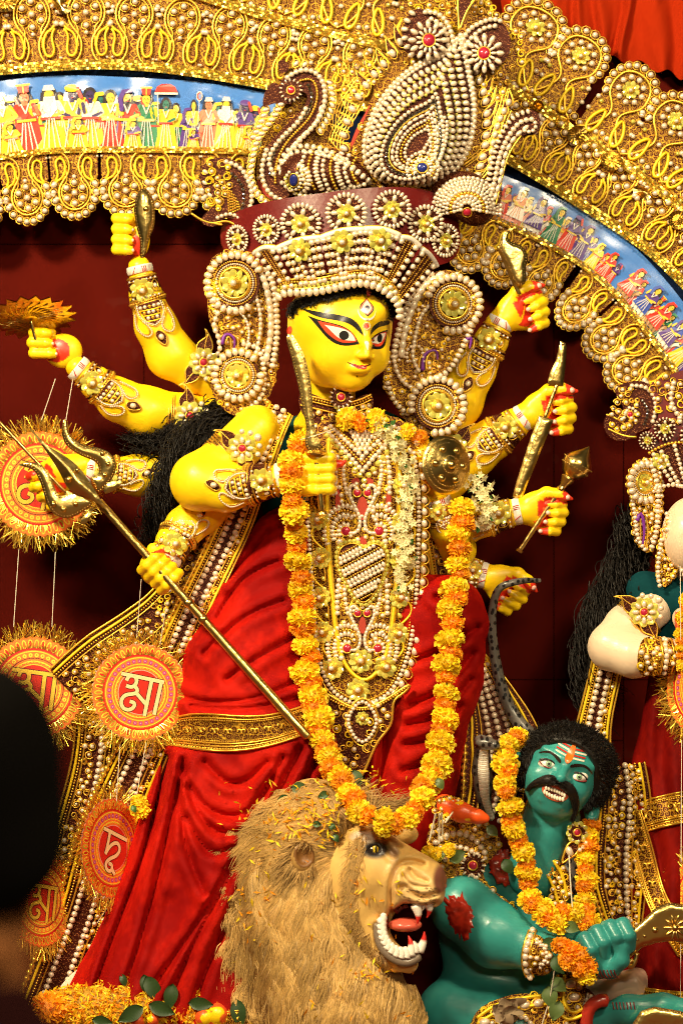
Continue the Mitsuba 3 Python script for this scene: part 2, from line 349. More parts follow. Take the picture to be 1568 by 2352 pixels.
def inflate(b, pts, w, dome, back=3., n=120, fine=6, c=None, p=.5, lim=1e9, sf=None):
    """a raised plate: outline pts (u, v), its face bulging by dome towards the middle"""
    q = spl(pts, n, True) if n else np.asarray(pts, float)
    pg = Polygon(q).buffer(0); pg = max(getattr(pg, 'geoms', [pg]), key=lambda g: g.area); sf = sf or flat(w)
    v3, f = trif(pg, fine)
    d = shapely.distance(shapely.points(v3[:, :2]), pg.exterior); h = dome * np.clip(d / min(max(d.max(), 1e-6), lim), 0, 1) ** p
    b.add(sf(v3[:, 0], v3[:, 1], h), f, c)
    e = np.array(pg.exterior.coords); sheet(b, np.stack([sf(e[:, 0], e[:, 1], k) for k in (0., -back)]), c)
    b.add(sf(v3[:, 0], v3[:, 1], -back - h * .6), f[:, ::-1], c)
    return pg
def scrolls(o, pts, n, r=(7, 13), pr=(3., 5.), seed=0, h=2., role='cord', cr=1.7):
    """small spiral cords and pearls laid close together inside an outline, as on embroidered trims"""
    g = np.random.default_rng(seed); pg = Polygon(spl(pts, 80, True) if len(pts) < 20 else pts).buffer(0).buffer(-2); got = []
    x0, y0, x1, y1 = pg.bounds
    for _ in range(n * 30):
        if len(got) >= n: break
        p = g.uniform((x0, y0), (x1, y1)); rr = g.uniform(*r)
        if not pg.contains(Point(p)) or any((p[0] - q[0]) ** 2 + (p[1] - q[1]) ** 2 < (.8 * (rr + q[2])) ** 2 for q in got): continue
        got.append((*p, rr)); t = np.linspace(0, g.uniform(1.1, 1.7) * 2 * np.pi, 13); k = rr * (1 - .62 * t / t[-1]); a = g.uniform(0, 6.28); s = g.choice([-1, 1])
        o.cord(np.stack([p[0] + k * np.cos(a + s * t), p[1] + k * np.sin(a + s * t)], 1), cr, role if g.random() < .75 else 'ycord', h, 13, m=4, raw=True)
        if g.random() < .7: o.pearl(*p, g.uniform(*pr), h + 2)
# ================================================================ the setting: floor, back wall of boards, orange curtain
b = B()
g = np.array([[-6, -9, -.45], [6, -9, -.45], [6, 1.2, -.45], [-6, 1.2, -.45]], float)
b.add(g, [[0, 1, 2, 3]], (.09, .05, .03)).put('floor', 'matte', False, kind='structure', label='dark floor in front of the display stage')
b = B(); v = trimesh.creation.box([5.2, 1.9, .3]); v.apply_translation([0, -.1, -.28]); b.add(v.vertices, v.faces, (.10, .02, .015)).put('stage', 'matte', False, kind='structure', label='low dark stage that carries the figures')
key = thing('back_wall', 'dark maroon board wall with thin vertical joints behind the figures', 'wall')
for i, (u0, u1) in enumerate([(-420, -40), (-38, 330), (332, 712), (714, 1010), (1012, 1270), (1272, 1430), (1432, 1700), (1702, 2100)]):
    for v0, v1 in ((-500, 560), (562, 1560), (1562, 1700), (1702, 2700)):
        if v0 == 1562 and u0 not in (1012, 1272): continue
        if v0 == 1702 and u0 not in (1012, 1272): v0 = 1562
        w = -430 + rng.normal() * 1.2
        q = W([u0, u1, u1, u0], [v0, v0, v1, v1], w); r = W([u0, u1, u1, u0], [v0, v0, v1, v1], w - 14)
        B().add(np.vstack([q, r]), [[0, 1, 2, 3], [0, 4, 5, 1], [1, 5, 6, 2], [2, 6, 7, 3], [3, 7, 4, 0]]).put(key + '__board', 'wall', False)
b = B(); q = W([-900, 2400, 2400, -900], [-900, -900, 2900, 2900], -470); b.add(q, [[0, 1, 2, 3]], (.004, .001, .001)).put(key + '__backing_cloth', 'matte', False)

u = np.linspace(1150, 1640, 230); vv = np.linspace(0, 1, 26)
U, Vv = np.meshgrid(u, vv, indexing='ij')
low = 128 + (U - 1180) * .09 + 14 * np.sin(U * .021) + 8 * np.sin(U * .11)
ph = U * .105 + 1.6 * np.sin(U * .023) + .5 * np.sin(Vv * 5 + U * .05) + 1.1 * meshkit.noise(np.stack([U * .03, Vv * 3, U * 0], -1))
dz = 15 * np.sin(ph) + 5 * np.sin(ph * 1.9 + 2 * Vv) + 16 * meshkit.fbm(np.stack([U * .02 + Vv, Vv * 3.5, U * 0], -1), 3)
b = B(); sheet(b, W(U + 7 * np.sin(Vv * 6 + U * .03), -120 + Vv * (low + 120), -385 + dz * (.35 + .65 * Vv)), (.36, .022, .003))
b.put('orange_curtain', 'matte', True, label='gathered orange red cloth valance hanging above the arch at top right', category='curtain')

# ================================================================ the decorated arch
AW = -300
class Curve:
    def __init__(s, pts):
        q = spl(pts, 2400); s.q = q; t = nrm(np.gradient(q, axis=0)); s.n = np.stack([t[:, 1], -t[:, 0]], 1)
        s.a = np.r_[0, np.cumsum(np.linalg.norm(np.diff(q, axis=0), axis=1))]
    def at(s, a, h=0.):
        f = lambda x: np.stack([np.interp(a, s.a, x[:, i]) for i in (0, 1)], -1)
        return f(s.q) + f(s.n) * np.asarray(h, float)[..., None]
    def near(s, u, v, h=0.): p = s.q + s.n * h; return s.a[np.argmin(((p - [u, v]) ** 2).sum(1))]
    def sf(s, w0): return lambda a, h, l: (lambda p: W(p[..., 0], p[..., 1], w0 + l))(s.at(*np.broadcast_arrays(np.asarray(a, float), np.asarray(h, float))))
AB = Curve([(-160, -75), (0, -78), (300, -50), (517, 7), (700, 59), (901, 108), (1115, 172), (1323, 304), (1433, 377), (1568, 482), (1680, 590)])
B1 = Curve([(-160, 172), (0, 161), (160, 150), (300, 150), (450, 166), (620, 196), (900, 262), (1159, 362), (1323, 462), (1470, 560), (1568, 650), (1680, 775)])
B2 = Curve([(-160, 395), (0, 362), (90, 350), (180, 345), (400, 345), (590, 351), (850, 395), (1115, 494), (1250, 558), (1386, 650), (1532, 829), (1600, 930)])
arch = thing('decorated_arch', 'gold and maroon filigree arch with pearls, sequin bands and painted friezes', 'arch')
def between(c1, c2, w, n, m=6, bulge=0.):
    i = np.linspace(0, 1, n)
    P1, P2 = c1.at(i * c1.a[-1]), c2.at(i * c2.a[-1]); t = np.linspace(0, 1, m)[None, :, None]
    Q = P1[:, None] * (1 - t) + P2[:, None] * t
    return W(Q[..., 0], Q[..., 1], w + bulge * np.sin(np.pi * t[..., 0]))
b = B(); sheet(b, between(AB, B1, AW - 6, 120)); b.put(arch + '__middle_board', 'filigree', True)
b = B(); sheet(b, between(B1, B2, AW - 26, 120), (.006, .014, .045)); b.put(arch + '__navy_backing', 'matte', True)
def omega(k=1.):
    h = [(0, 131), (20, 126), (34, 112), (39, 93), (34, 76), (22, 61), (13, 47), (11, 33), (15, 18), (28, 5), (44, 1), (56.5, 0)]
    return np.array(h, float)
def motif(o, a0, sg, sx, sy):
    """one repeat: pearl-filled drop with a double cord that runs on round a pair of yellow paisleys"""
    m = lambda p: np.stack([a0 + np.asarray(p, float)[:, 0] * sx, sg * np.asarray(p, float)[:, 1] * sy], 1)
    om = omega(); full = np.vstack([om[::-1] * [-1, 1], om[1:]])
    o.cord(m(full), 3.1, n=44)
    inn = full.copy(); c = np.where(inn[:, 1] > 50, 1, 0)
    c0 = np.stack([np.where(c, 0, np.sign(inn[:, 0]) * 56.5), np.where(c, 93, 40)], 1)
    o.cord(m(c0 + (inn - c0) * np.where(c, .82, .86)[:, None])[4:-4], 2.0, n=36)
    for s in (-1, 1):
        d = np.array([(48, 74), (41, 66), (30, 60), (22, 44), (22, 28), (30, 17), (39, 19), (43, 31), (40, 46), (41, 57), (47, 66)], float) * [s, 1]
        o.cord(m(d), 3.3, 'ycord', n=24, h=3)
        o.pearl(*m([(s * 51, 75)])[0], 7.2)
        for q in ((54, 96, 5.8), (45, 106, 6.), (56, 14, 3.5)): o.pearl(*m([(s * q[0], q[1])])[0], q[2])
    for i in range(6): q = 60 * i + 30; o.pearl(*m([(23 * math.cos(math.radians(q)), 94 + 23 * math.sin(math.radians(q)))])[0], 7.3); ring(o, *m([(23 * math.cos(math.radians(q)), 94 + 23 * math.sin(math.radians(q)))])[0], 10)
    o.pearl(*m([(0, 94)])[0], 7.3); o.pearl(*m([(0, 58)])[0], 5.5)
def ring(o, u, v, r, k=1.5):
    a = np.arange(9) * 2 * np.pi / 9; o.cord(np.stack([u + r * np.cos(a), v + r * np.sin(a)], 1), k, n=9, closed=True, m=4, raw=True)
def lobe(o, a0, sg, sx, sy, hc, r, n, r0=-28, pr=7., half=57):
    """the scalloped edge: board and small pearls in cord loops"""
    t = np.radians(np.linspace(r0, 180 - r0, 22)); ar = np.stack([np.cos(t) * (r + 7), hc + np.sin(t) * (r + 7)], 1)
    p = np.vstack([[[half, 0]], [[half, hc * .62]], ar, [[-half, hc * .62]], [[-half, 0]]])
    o.plate(np.stack([a0 + p[:, 0] * sx, sg * p[:, 1] * sy], 1), 1., 'fili', -5)
    for q in np.radians(np.linspace(r0 + 6, 174 - r0, n)):
        u, v = a0 + r * math.cos(q) * sx, sg * (hc + r * math.sin(q)) * sy
        o.pearl(u, v, pr); ring(o, u, v, pr + 3.2)
def shell(key, u, v, r, w=AW + 8):
    bb = B(); n = 32; a = np.arange(n) * 2 * np.pi / n; f = frame((u, v, w), rng.normal() * 22, rng.normal() * 18)
    P = [f(0, 0, 4.)[None], f(r * .55 * np.cos(a), r * .55 * np.sin(a), 5 + 1.7 * (-1.) ** np.arange(n)), f(r * np.cos(a), r * np.sin(a) * .95, 9 + 2.4 * (-1.) ** np.arange(n))]
    i = np.arange(n); j = (i + 1) % n
    bb.add(np.vstack(P), np.vstack([np.stack([i * 0, 1 + i, 1 + j], 1), np.stack([1 + i, 1 + n + i, 1 + n + j], 1), np.stack([1 + i, 1 + n + j, 1 + j], 1)]))
    bb.put(key + '__pleated_rosette', 'brass', False)
for C, sg, units in ((B2, -1, [(-50, 470, 1, 1.07), (64, 463, 1, 1.07), (172, 445, .98, 1.04), (289, 437, 1, 1.), (403, 436, 1, 1.), (515, 440, .98, 1.), (1010, 548, .8, .92), (1076, 580, .8, .92), (1150, 625, .85, .92), (1234, 664, .86, .92), (1323, 708, .9, .92), (1395, 774, .88, .92), (1450, 842, .88, .94), (1500, 915, .8, .94)]),
                     (B1, 1, [(-42, 30, 1.05, 1.3), (73, 31, 1.05, 1.3), (198, 29, 1.03, 1.28), (309, 38, 1., 1.25), (419, 48, .98, 1.25), (527, 66, .98, 1.25), (630, 82, .95, 1.2), (722, 106, .95, 1.2), (824, 135, .95, 1.2), (1120, 232, .9, 1.15), (1195, 262, .85, 1.12), (1274, 308, .84, 1.12), (1353, 352, .84, 1.1), (1430, 410, .84, 1.1), (1503, 476, .84, 1.08), (1572, 545, .84, 1.08)])):
    for u, v, sx, sy in units:
        o = Orn(C.sf(AW)); a0 = C.near(u, v, sg * 93 * sy)
        motif(o, a0, sg, sx, sy)
        if sg < 0: lobe(o, a0, sg, sx, sy, 93, 53, 12)
        else:
            for q in (-56, -38, -18, 0, 18, 38): o.pearl(a0 + q * sx, (148 if abs(q) < 45 else 122) * sy - abs(q) * .25, 6.3); ring(o, a0 + q * sx, (148 if abs(q) < 45 else 122) * sy - abs(q) * .25, 9)
        o.emit(num(arch + ('__hanging_scallop' if sg < 0 else '__filigree_motif')), 6.)
for u, v, s in [(380, -150, 1), (500, -115, 1), (618, -78, 1), (735, -40, 1), (850, -5, 1), (965, 30, 1), (1225, 70, 1), (1332, 130, 1), (1446, 209, 1), (1541, 293, 1), (1625, 375, 1)]:
    o = Orn(AB.sf(AW + 4)); a0 = AB.near(u, v, 150)
    lobe(o, a0, 1, 1, 1, 150, 58, 13, r0=-36, pr=7.2, half=62)
    dr = np.array([(-18, 60), (-12, 84), (-24, 104), (-42, 124), (-46, 150), (-34, 180), (0, 192), (34, 180), (46, 150), (42, 124), (24, 104), (12, 84), (18, 60)], float)
    dr = np.vstack([[(-60, 14), (-42, 26), (-30, 40)], dr, [(30, 40), (42, 26), (60, 14)]])
    o.cord(dr + [a0, 0], 3.6, n=56)
    for i in range(9): q = 2 * math.pi * i / 9; o.pearl(a0 + 30 * math.cos(q), 150 + 30 * math.sin(q), 7.2)
    o.flower(a0, 150, 21, 4.)
    o.pearl(a0 + 62, 64, 6); o.pearl(a0 - 62, 64, 6); o.pearl(a0, 82, 6.2)
    for s in (-1, 1):
        d = np.array([(10, 22), (2, 40), (4, 62), (14, 84), (24, 66), (26, 44), (20, 26)], float) * [s, 1] + [s * 12, -4]
        d = (d - [s * 26, 50]) @ rot2(-s * 12) + [s * 30 + a0, 50]
        o.cord(d, 4.6, 'ycord', n=22, closed=True, h=3.5); o.pearl(a0 + s * 44, 92, 5.5, role='crys'); o.pearl(a0 + s * 8, 12, 5, role='crys')
        o.pearl(a0 + s * 52, 116, 6.2); o.pearl(a0 + s * 57, 98, 6.2)
    o.emit(num(arch + '__crest_lobe'), 6.)
for u, v, r in ((10, 6, 26), (137, 14, 26), (1157, 228, 24), (1322, 307, 24), (1403, 372, 24), (1477, 437, 23), (1555, 505, 23), (1236, 243, 13)): shell(arch, u, v, r, AW + 12)
def band(C, h0, rows, dh, step, w, a0=0., a1=1.):
    b = B(); n = int((a1 - a0) * C.a[-1] / step)
    cube = trimesh.creation.box([1, 1, 1])
    for r in range(rows):
        a = (a0 * C.a[-1] + (np.arange(n) + .5 * (r % 2)) * step); p = C.at(a, h0 + r * dh); t = nrm(np.gradient(C.at(a), axis=0))
        P = W(p[:, 0], p[:, 1], w + rng.normal(size=n) * 1.5)
        for i in range(n):
            e = np.array([t[i, 0], rng.normal() * .28, -t[i, 1]]); e /= np.linalg.norm(e); up = nrm(np.cross([rng.normal() * .28, -1, rng.normal() * .30], e)); nn = np.cross(e, up)
            b.add((cube.vertices * np.array([step * .86, dh * .84, 4]) * S) @ np.stack([e, up, nn]) + P[i], cube.faces)
    return b
band(B1, -9, 4, 6., 6.6, AW + 4).put(arch + '__sequin_band', 'tinsel', False, kind='stuff')
band(B2, -4, 3, 5., 6.2, AW + 4).put(arch + '__sequin_band', 'tinsel', False, kind='stuff')
band(AB, -9, 4, 5.4, 6.2, AW + 8, .22).put(arch + '__sequin_band', 'tinsel', False, kind='stuff')

# ---------------------------------------------------------------- the printed friezes and their painted figures
def poster(key, a0, a1, hf, label, wrinkle):
    n = 140; a = np.linspace(a0, a1, n); t = np.linspace(0, 1, 18)
    A, Tt = np.meshgrid(a, t, indexing='ij'); H = hf(A) * Tt
    lift = lambda A, H: 3 + wrinkle * np.sin(np.pi * np.clip(H / hf(A), 0, 1)) + wrinkle * .5 * np.sin(A * .045) * np.sin(H * .03) + wrinkle * .9 * meshkit.noise(np.stack(np.broadcast_arrays(A * .028 + H * .02, H * .05 - A * .008, 0. * A), -1), 6)
    base = B2.sf(AW - 20); sf = lambda x, h, l: base(x, h, lift(np.asarray(x, float), np.asarray(h, float)) + l)
    b = B(); sheet(b, sf(A, H, 0.), (.045, .19, .62)); b.put(key, 'gloss', True)
    return sf
fz_l = thing('painted_frieze', 'glossy blue printed frieze of standing robed figures in the left half of the arch', 'frieze')
fz_r = thing('painted_frieze', 'glossy blue printed frieze of small riders and dancers in the right half of the arch', 'frieze')
sfl = poster(fz_l, 40, 830, lambda a: np.interp(a, [40, 160, 350, 600, 830], [165, 174, 172, 160, 130]), '', 5)
sfr = poster(fz_r, B2.near(1100, 490), B2.near(1590, 915), lambda a: np.interp(a, [0, 1300, 1420, 1600, 1900, 2200], [104, 100, 106, 108, 108, 104]), '', 3)
SK = [(.85, .62, .05), (.85, .55, .08), (.05, .03, .12), (.02, .16, .13), (.75, .2, .08)]
COL = dict(y=(.85, .62, .03), r=(.72, .05, .03), o=(.85, .27, .02), p=(.10, .04, .28), g=(.02, .22, .10), w=(.85, .80, .70), k=(.02, .012, .02), b=(.05, .1, .5), n=(.4, .22, .08), s=(.75, .22, .12))
def painted(sf, key, a0, H, robe, top, skin, hat='', beard='', arm=1, fat=1., lean=0., horse='', h0=2., hair='k', z0=.5):
    """one printed figure: flat shapes of print ink, each a hair above the one below"""
    b = B(); z = [z0]
    def poly(pts, col, step=.5):
        p = np.asarray(pts, float); p = p * [fat, 1] * H / 100; p[:, 0] += lean * p[:, 1]
        pg = Polygon(p).buffer(0)
        for g in getattr(pg, 'geoms', [pg]):
            if g.is_empty or g.area < .5: continue
            v, f = tri2(g); b.add(sf(v[:, 0] + a0, v[:, 1] + h0, z[0]), f, COL.get(col, col))
        z[0] += step
    el = lambda x, y, a, c, n=12: [(x + a * math.cos(2 * math.pi * i / n), y + c * math.sin(2 * math.pi * i / n)) for i in range(n)]
    ln = lambda pts, r: list(shapely.LineString(pts).buffer(r).exterior.coords)
    y0 = 0
    if horse:
        poly(el(0, 18, 26, 15), horse); poly([(14, 22), (26, 44), (38, 40), (30, 30), (24, 14)], horse); poly(ln([(20, 30), (28, 46)], 1.5), 'k')
        for x in (-16, -6, 8, 18): poly(ln([(x, 12), (x + 2, -2)], 3), horse)
        y0 = 14
    poly(el(0, 88, 9, 10) if not horse else el(0, 90, 8, 9), hair)
    if hair == 'k': poly([(-10, 88), (10, 88), (13, 66), (6, 62), (-6, 62), (-13, 66)], hair)
    poly([(-12, 74), (12, 74), (15, 52), (19, y0 + 20), (24, y0), (-24, y0), (-19, y0 + 20), (-15, 52)], robe)
    poly([(-11, 75), (11, 75), (12, 50), (-12, 50)], top)
    poly([(-4, 80), (4, 80), (4, 72), (-4, 72)], skin)
    poly(el(0, 84, 6.3, 8.6), skin)
    for s in (-1, 1): poly(ln([(s * 11, 72), (s * 17, 58), (s * (6 if arm == s else 12), 50 if arm == s else 66)], 3.2), top); poly(ln([(s * 16, 57), (s * (5 if arm == s else 14), 52 if arm == s else 70)], 2.4), skin)
    for x in (-8, -3, 3, 8): poly(ln([(x * .6, 48), (x * 1.5, y0 + 3)], .8), 'w' if robe != 'w' else 'o', .1)
    poly([(-13, 51), (13, 51), (13, 47), (-13, 47)], 'y' if robe != 'y' else 'r')
    poly(ln([(-5, 74), (0, 60), (5, 74)], 1.0), 'w')
    for s in (-1, 1): poly(el(s * 2.4, 85, 1.3, .8, 6), 'k', .1)
    poly(el(.3, 79.5, 1.7, .8, 6), 'r', .1)
    if beard: poly([(-7, 82), (7, 82), (9, 62), (0, 50), (-9, 62)], beard); poly(el(0, 86, 5, 5), skin); poly(ln([(-3.5, 80), (3.5, 80)], 1.6), beard)
    if hat == 'crown': poly([(-6, 92), (6, 92), (8, 104), (-8, 104)], 'r'); poly(ln([(-8, 104), (8, 104)], 1.5), 'y'); poly(ln([(0, 92), (0, 104)], .8), 'y')
    if hat == 'veil': poly(list(shapely.LineString([(-9, 66), (-11, 84), (-6, 96), (4, 97)]).buffer(3.4).exterior.coords), robe)
    if hat == 'cap': poly([(-8, 91), (8, 91), (5, 99), (-5, 99)], 'w')
    if hat == 'sun':
        poly(el(18, 104, 10, 10), 'w'); poly(el(18, 104, 8, 8), 'r'); poly(el(19.5, 104, 5.5, 6), (.2, .3, .6)); poly(ln([(18, 94), (14, 50)], .8), 'w')
    if hat == 'umbrella': poly([(-22, 106), (22, 106), (17, 118), (8, 123), (-8, 123), (-17, 118)], 'r'); poly([(-22, 103), (22, 103), (22, 107), (-22, 107)], 'w'); poly(ln([(-16, 104), (-14, 50)], .8), 'w')
    if hat == 'turban': poly(el(0, 94, 10, 6), top); poly(ln([(7, 94), (12, 80)], 2.5), 'r')
    b.put(key + '__painted_figure', 'gloss', False)
LF = [(12, 150, 'y', 'y', SK[0], '', '', 1), (64, 150, 'r', 'r', SK[4], 'crown', '', -1), (118, 152, 'y', 'w', SK[0], 'cap', 'w', 1), (168, 150, 'y', 'y', SK[2], 'turban', '', -1), (208, 146, 'y', 'w', SK[2], '', '', 1), (254, 140, 'r', 'y', SK[0], '', '', -1),
      (293, 138, 'p', 'r', SK[1], 'veil', '', 1), (336, 136, 'g', 'g', SK[0], 'crown', '', -1), (381, 122, 'y', 'y', SK[3], 'umbrella', '', 1), (432, 96, 'p', 'p', SK[0], 'veil', '', -1), (478, 122, 's', 's', SK[4], 'cap', '', 1), (518, 124, 'y', 'w', SK[0], 'cap', 'w', -1), (560, 118, 'y', 'p', SK[2], 'turban', '', 1), (604, 112, 'g', 'y', SK[0], '', '', -1), (642, 106, 'o', 'g', SK[1], 'veil', '', 1)]
for i, (u, H, *r) in enumerate(LF):
    r2 = list(LF[(i * 5 + 3) % len(LF)][2:]); r2[3] = 'veil' if r2[3] == 'umbrella' else r2[3]; painted(sfl, fz_l, B2.near(u + 23, 300, 45), H * (.80 if i % 2 else .90), *r2, fat=.95)
    if i % 3 == 0: painted(sfl, fz_l, B2.near(u + 12, 300, 45), H * .5, r2[1], r[0], SK[i % 2], 'veil', '', 1, fat=1.5, z0=11.)
    painted(sfl, fz_l, B2.near(u, 300, 45), H, *r, fat=1.08 if H > 130 else 1., z0=5.5)
painted(sfl, fz_l, B2.near(444, 310, 45), 118, 'p', 'y', SK[0], 'sun', '', 1, fat=.6, z0=5.6)
RF = [(1150, 475, 78, 'r', 's', SK[0], 'veil', '', 1, 's'), (1192, 470, 88, 'w', 'o', SK[0], 'veil', '', -1, 's'), (1236, 490, 88, 'p', 'p', SK[0], 'veil', '', 1, 'w'), (1274, 520, 86, 'g', 'g', SK[0], 'veil', '', -1, ''), (1306, 545, 86, 'r', 'p', SK[2], 'turban', '', 1, ''), (1336, 560, 82, 'p', 'p', SK[0], 'veil', '', -1, ''),
      (1366, 590, 62, 'y', 'y', SK[0], 'veil', '', 1, ''), (1395, 610, 64, 'r', 'r', SK[0], 'veil', '', 1, ''), (1440, 660, 80, 'r', 'r', SK[0], 'veil', '', 1, 'n'), (1474, 700, 84, 'b', 'p', SK[0], 'veil', '', 1, 'w'), (1504, 735, 84, 'r', 'r', SK[0], 'veil', '', 1, 'n'), (1534, 772, 84, 'p', 'b', SK[0], 'veil', '', 1, 'w'), (1560, 815, 80, 'y', 'r', SK[0], 'crown', '', 1, '')]
for i, (u, v, H, *r, horse) in enumerate(RF):
    painted(sfr, fz_r, B2.near(u + 17, v + 12, 45), H * .86, *RF[(i * 4 + 2) % len(RF)][3:-1], fat=.9, h0=6)
    painted(sfr, fz_r, B2.near(u, v, 45), H, *r, fat=1.05, horse=horse, h0=8, z0=5.5)
# ================================================================ the ten-armed idol: head and face
idol = thing('idol', 'yellow ten armed goddess idol with three painted eyes, dressed in red velvet and pearls', 'statue')
YEL = np.array((.93, .62, .006)); RED = np.array((.72, .035, .012))
HX, HY = 0, 0
head_prims = [('e', (782, 742, 62), (119, 118, 122), None), ('e', (797, 806, 88), (91, 78, 84), 30.), ('e', (733, 765, 40), (62, 98, 80), 30.), ('c', (712, 800, 55), (745, 848, 85), 26, 26, 40.), ('c', (745, 848, 85), (800, 868, 110), 26, 22, 36.), ('e', (815, 868, 122), (31, 22, 26), 34.),
    ('e', (768, 822, 128), (44, 34, 34), 30.), ('e', (866, 822, 120), (26, 32, 26), 26.), ('e', (838, 716, 148), (48, 30, 22), 26.),
    *chain([(840, 735, 168, 8), (842, 790, 180, 9), (842, 816, 189, 9)], 16.), ('e', (830, 817, 181), (11, 9, 10), 9.), ('e', (854, 819, 176), (8, 8, 8), 9.),
    ('e', (826, 846, 163), (26, 13, 14), 14.),
    ('c', (765, 830, 5), (752, 960, -25), 58, 58, 10.), ('c', (752, 955, -30), (690, 1010, -50), 46, 44, 20.), ('c', (770, 960, -30), (900, 1010, -60), 46, 44, 20.)]
head = Body(head_prims, 3.6, 16.)
def face_red(V):
    c = np.tile(YEL, (len(V), 1)); return c
body_b = B(); head.into(body_b, face_red)
fsf = head.sf(0.)
def decal(key, pts, col, lift, n=90, bsdf='gloss', kind=None, fine=7):
    q = spl(pts, n, True) if n else np.asarray(pts, float)
    b = B(); pg = Polygon(q).buffer(0)
    for g in getattr(pg, 'geoms', [pg]):
        if g.area < 2: continue
        v3, f = trif(g, min(fine, max(1.2, math.sqrt(g.area) / 5)))
        b.add(fsf(v3[:, 0], v3[:, 1], lift), f, col)
        e = np.array(g.exterior.coords)
        sheet(b, np.stack([fsf(e[:, 0], e[:, 1], k) for k in (lift, -1.)]), col)
    return b.put(key, bsdf, True)
FZ = lambda p: np.array(p, float) * .2014 + [648.8, 643]      # close-up reading of the painted face
def kinked(*segs): return np.vstack([spl(s, 24)[:-1] for s in segs])
BLK, WHT, ORR = (.012, .010, .008), (.85, .80, .72), (.70, .06, .02)
le = lambda k, top, bot: kinked(FZ(top), FZ(bot))
k = decal(idol + '__eye', le(0, [(288, 405), (420, 455), (600, 500), (720, 545), (810, 620), (874, 728)], [(874, 728), (800, 742), (700, 748), (600, 722), (510, 660), (420, 560), (288, 405)]), BLK, 1.0, 0)
decal(k + '__red_lid', le(0, [(400, 466), (520, 492), (660, 530), (760, 580), (820, 640), (850, 705)], [(850, 705), (760, 716), (660, 708), (570, 660), (480, 580), (400, 466)]), ORR, 1.6, 0)
decal(k + '__eye_white', le(0, [(478, 512), (580, 530), (690, 556), (770, 596), (812, 645), (832, 695)], [(832, 695), (750, 690), (660, 672), (600, 630), (540, 570), (478, 512)]), WHT, 2.2, 0)
el2 = lambda c, a, b_, n=40, r=0: np.array([FZ((c[0] + a * math.cos(t) * math.cos(r) - b_ * math.sin(t) * math.sin(r), c[1] + b_ * math.sin(t) * math.cos(r) + a * math.cos(t) * math.sin(r))) for t in np.arange(n) * 2 * np.pi / n])
decal(k + '__iris', el2((700, 631), 56, 52), BLK, 2.8, 0)
k = decal(idol + '__eye', le(0, [(984, 700), (1040, 640), (1110, 595), (1196, 568)], [(1196, 568), (1180, 690), (1150, 770), (1080, 790), (1020, 775), (984, 740), (984, 700)]), BLK, 1.0, 0)
decal(k + '__red_lid', le(0, [(990, 708), (1050, 650), (1110, 612), (1190, 585)], [(1190, 585), (1170, 660), (1130, 745), (1080, 760), (1020, 742), (990, 708)]), ORR, 1.6, 0)
decal(k + '__eye_white', le(0, [(1002, 700), (1055, 652), (1110, 618), (1176, 600)], [(1176, 600), (1150, 670), (1105, 722), (1050, 722), (1002, 700)]), WHT, 2.2, 0)
decal(k + '__iris', el2((1108, 664), 28, 50, r=.12), BLK, 2.8, 0)
decal(idol + '__eyebrow', le(0, [(195, 318), (400, 360), (560, 385), (700, 410), (800, 450), (880, 530), (920, 640)], [(920, 640), (850, 570), (780, 510), (650, 465), (500, 440), (380, 410), (195, 318)]), BLK, 1.3, 0)
decal(idol + '__eyebrow', le(0, [(988, 650), (1010, 570), (1060, 505), (1130, 470), (1215, 462)], [(1215, 462), (1218, 500), (1130, 528), (1060, 565), (988, 650)]), BLK, 1.3, 0)
k = decal(idol + '__third_eye', le(0, [(960, 200), (915, 250), (882, 290), (886, 340), (930, 380), (966, 420)], [(966, 420), (1010, 380), (1040, 335), (1030, 290), (990, 245), (960, 200)]), BLK, 1.0, 0)
decal(k + '__red_lid', le(0, [(960, 212), (920, 258), (892, 300), (898, 340), (935, 372), (966, 405)], [(966, 405), (1000, 372), (1028, 332), (1018, 292), (985, 250), (960, 212)]), (.8, .16, .08), 1.5, 0, fine=5)
decal(k + '__eye_white', le(0, [(962, 228), (925, 275), (910, 315), (925, 350), (966, 392)], [(966, 392), (1000, 350), (1010, 315), (995, 275), (962, 228)]), (.85, .62, .55), 2., 0, fine=5)
decal(k + '__iris', el2((965, 318), 27, 30), (.03, .02, .06), 2.6, 0)
decal(idol + '__crescent_mark', le(0, [(855, 330), (870, 400), (920, 450), (965, 462), (1020, 450), (1055, 400), (1062, 345)], [(1062, 345), (1045, 400), (1010, 430), (965, 440), (915, 428), (880, 390), (855, 330)]), WHT, 1.1, 0)
k = decal(idol + '__forehead_mark', el2((959, 526), 24, 26), (.7, .03, .04), 2., 0)
decal(idol + '__nose_stripe', [FZ(p) for p in ((942, 700), (975, 700), (982, 760), (970, 800), (950, 760))], (.9, .82, .5), 1.2, 30)
o = Orn(fsf)
for i in range(13): t = 2 * math.pi * i / 13; o.pearl(*FZ((959 + 38 * math.cos(t), 526 + 40 * math.sin(t))), 1.9, 2)
o.pearl(*FZ((961, 452)), 3.2, 2)
o.emit(k)
decal(idol + '__lips', le(0, [(770, 950), (840, 962), (880, 975), (905, 966), (930, 975), (965, 962)], [(965, 962), (950, 1010), (905, 1016), (850, 1005), (800, 975), (770, 950)]), (.62, .03, .015), 1., 0, fine=4)
decal(idol + '__lip_line', le(0, [(735, 935), (770, 946), (840, 976), (890, 992), (920, 984), (970, 968), (1000, 955), (1008, 965), (985, 978)], [(985, 978), (930, 994), (890, 1000), (830, 984), (770, 958), (735, 935)]), (.10, .01, .005), 1.5, 0, fine=4)
decal(idol + '__chin_mark', [FZ(p) for p in ((840, 1108), (858, 1108), (849, 1086))], (.12, .05, .01), 1., 0, fine=4)
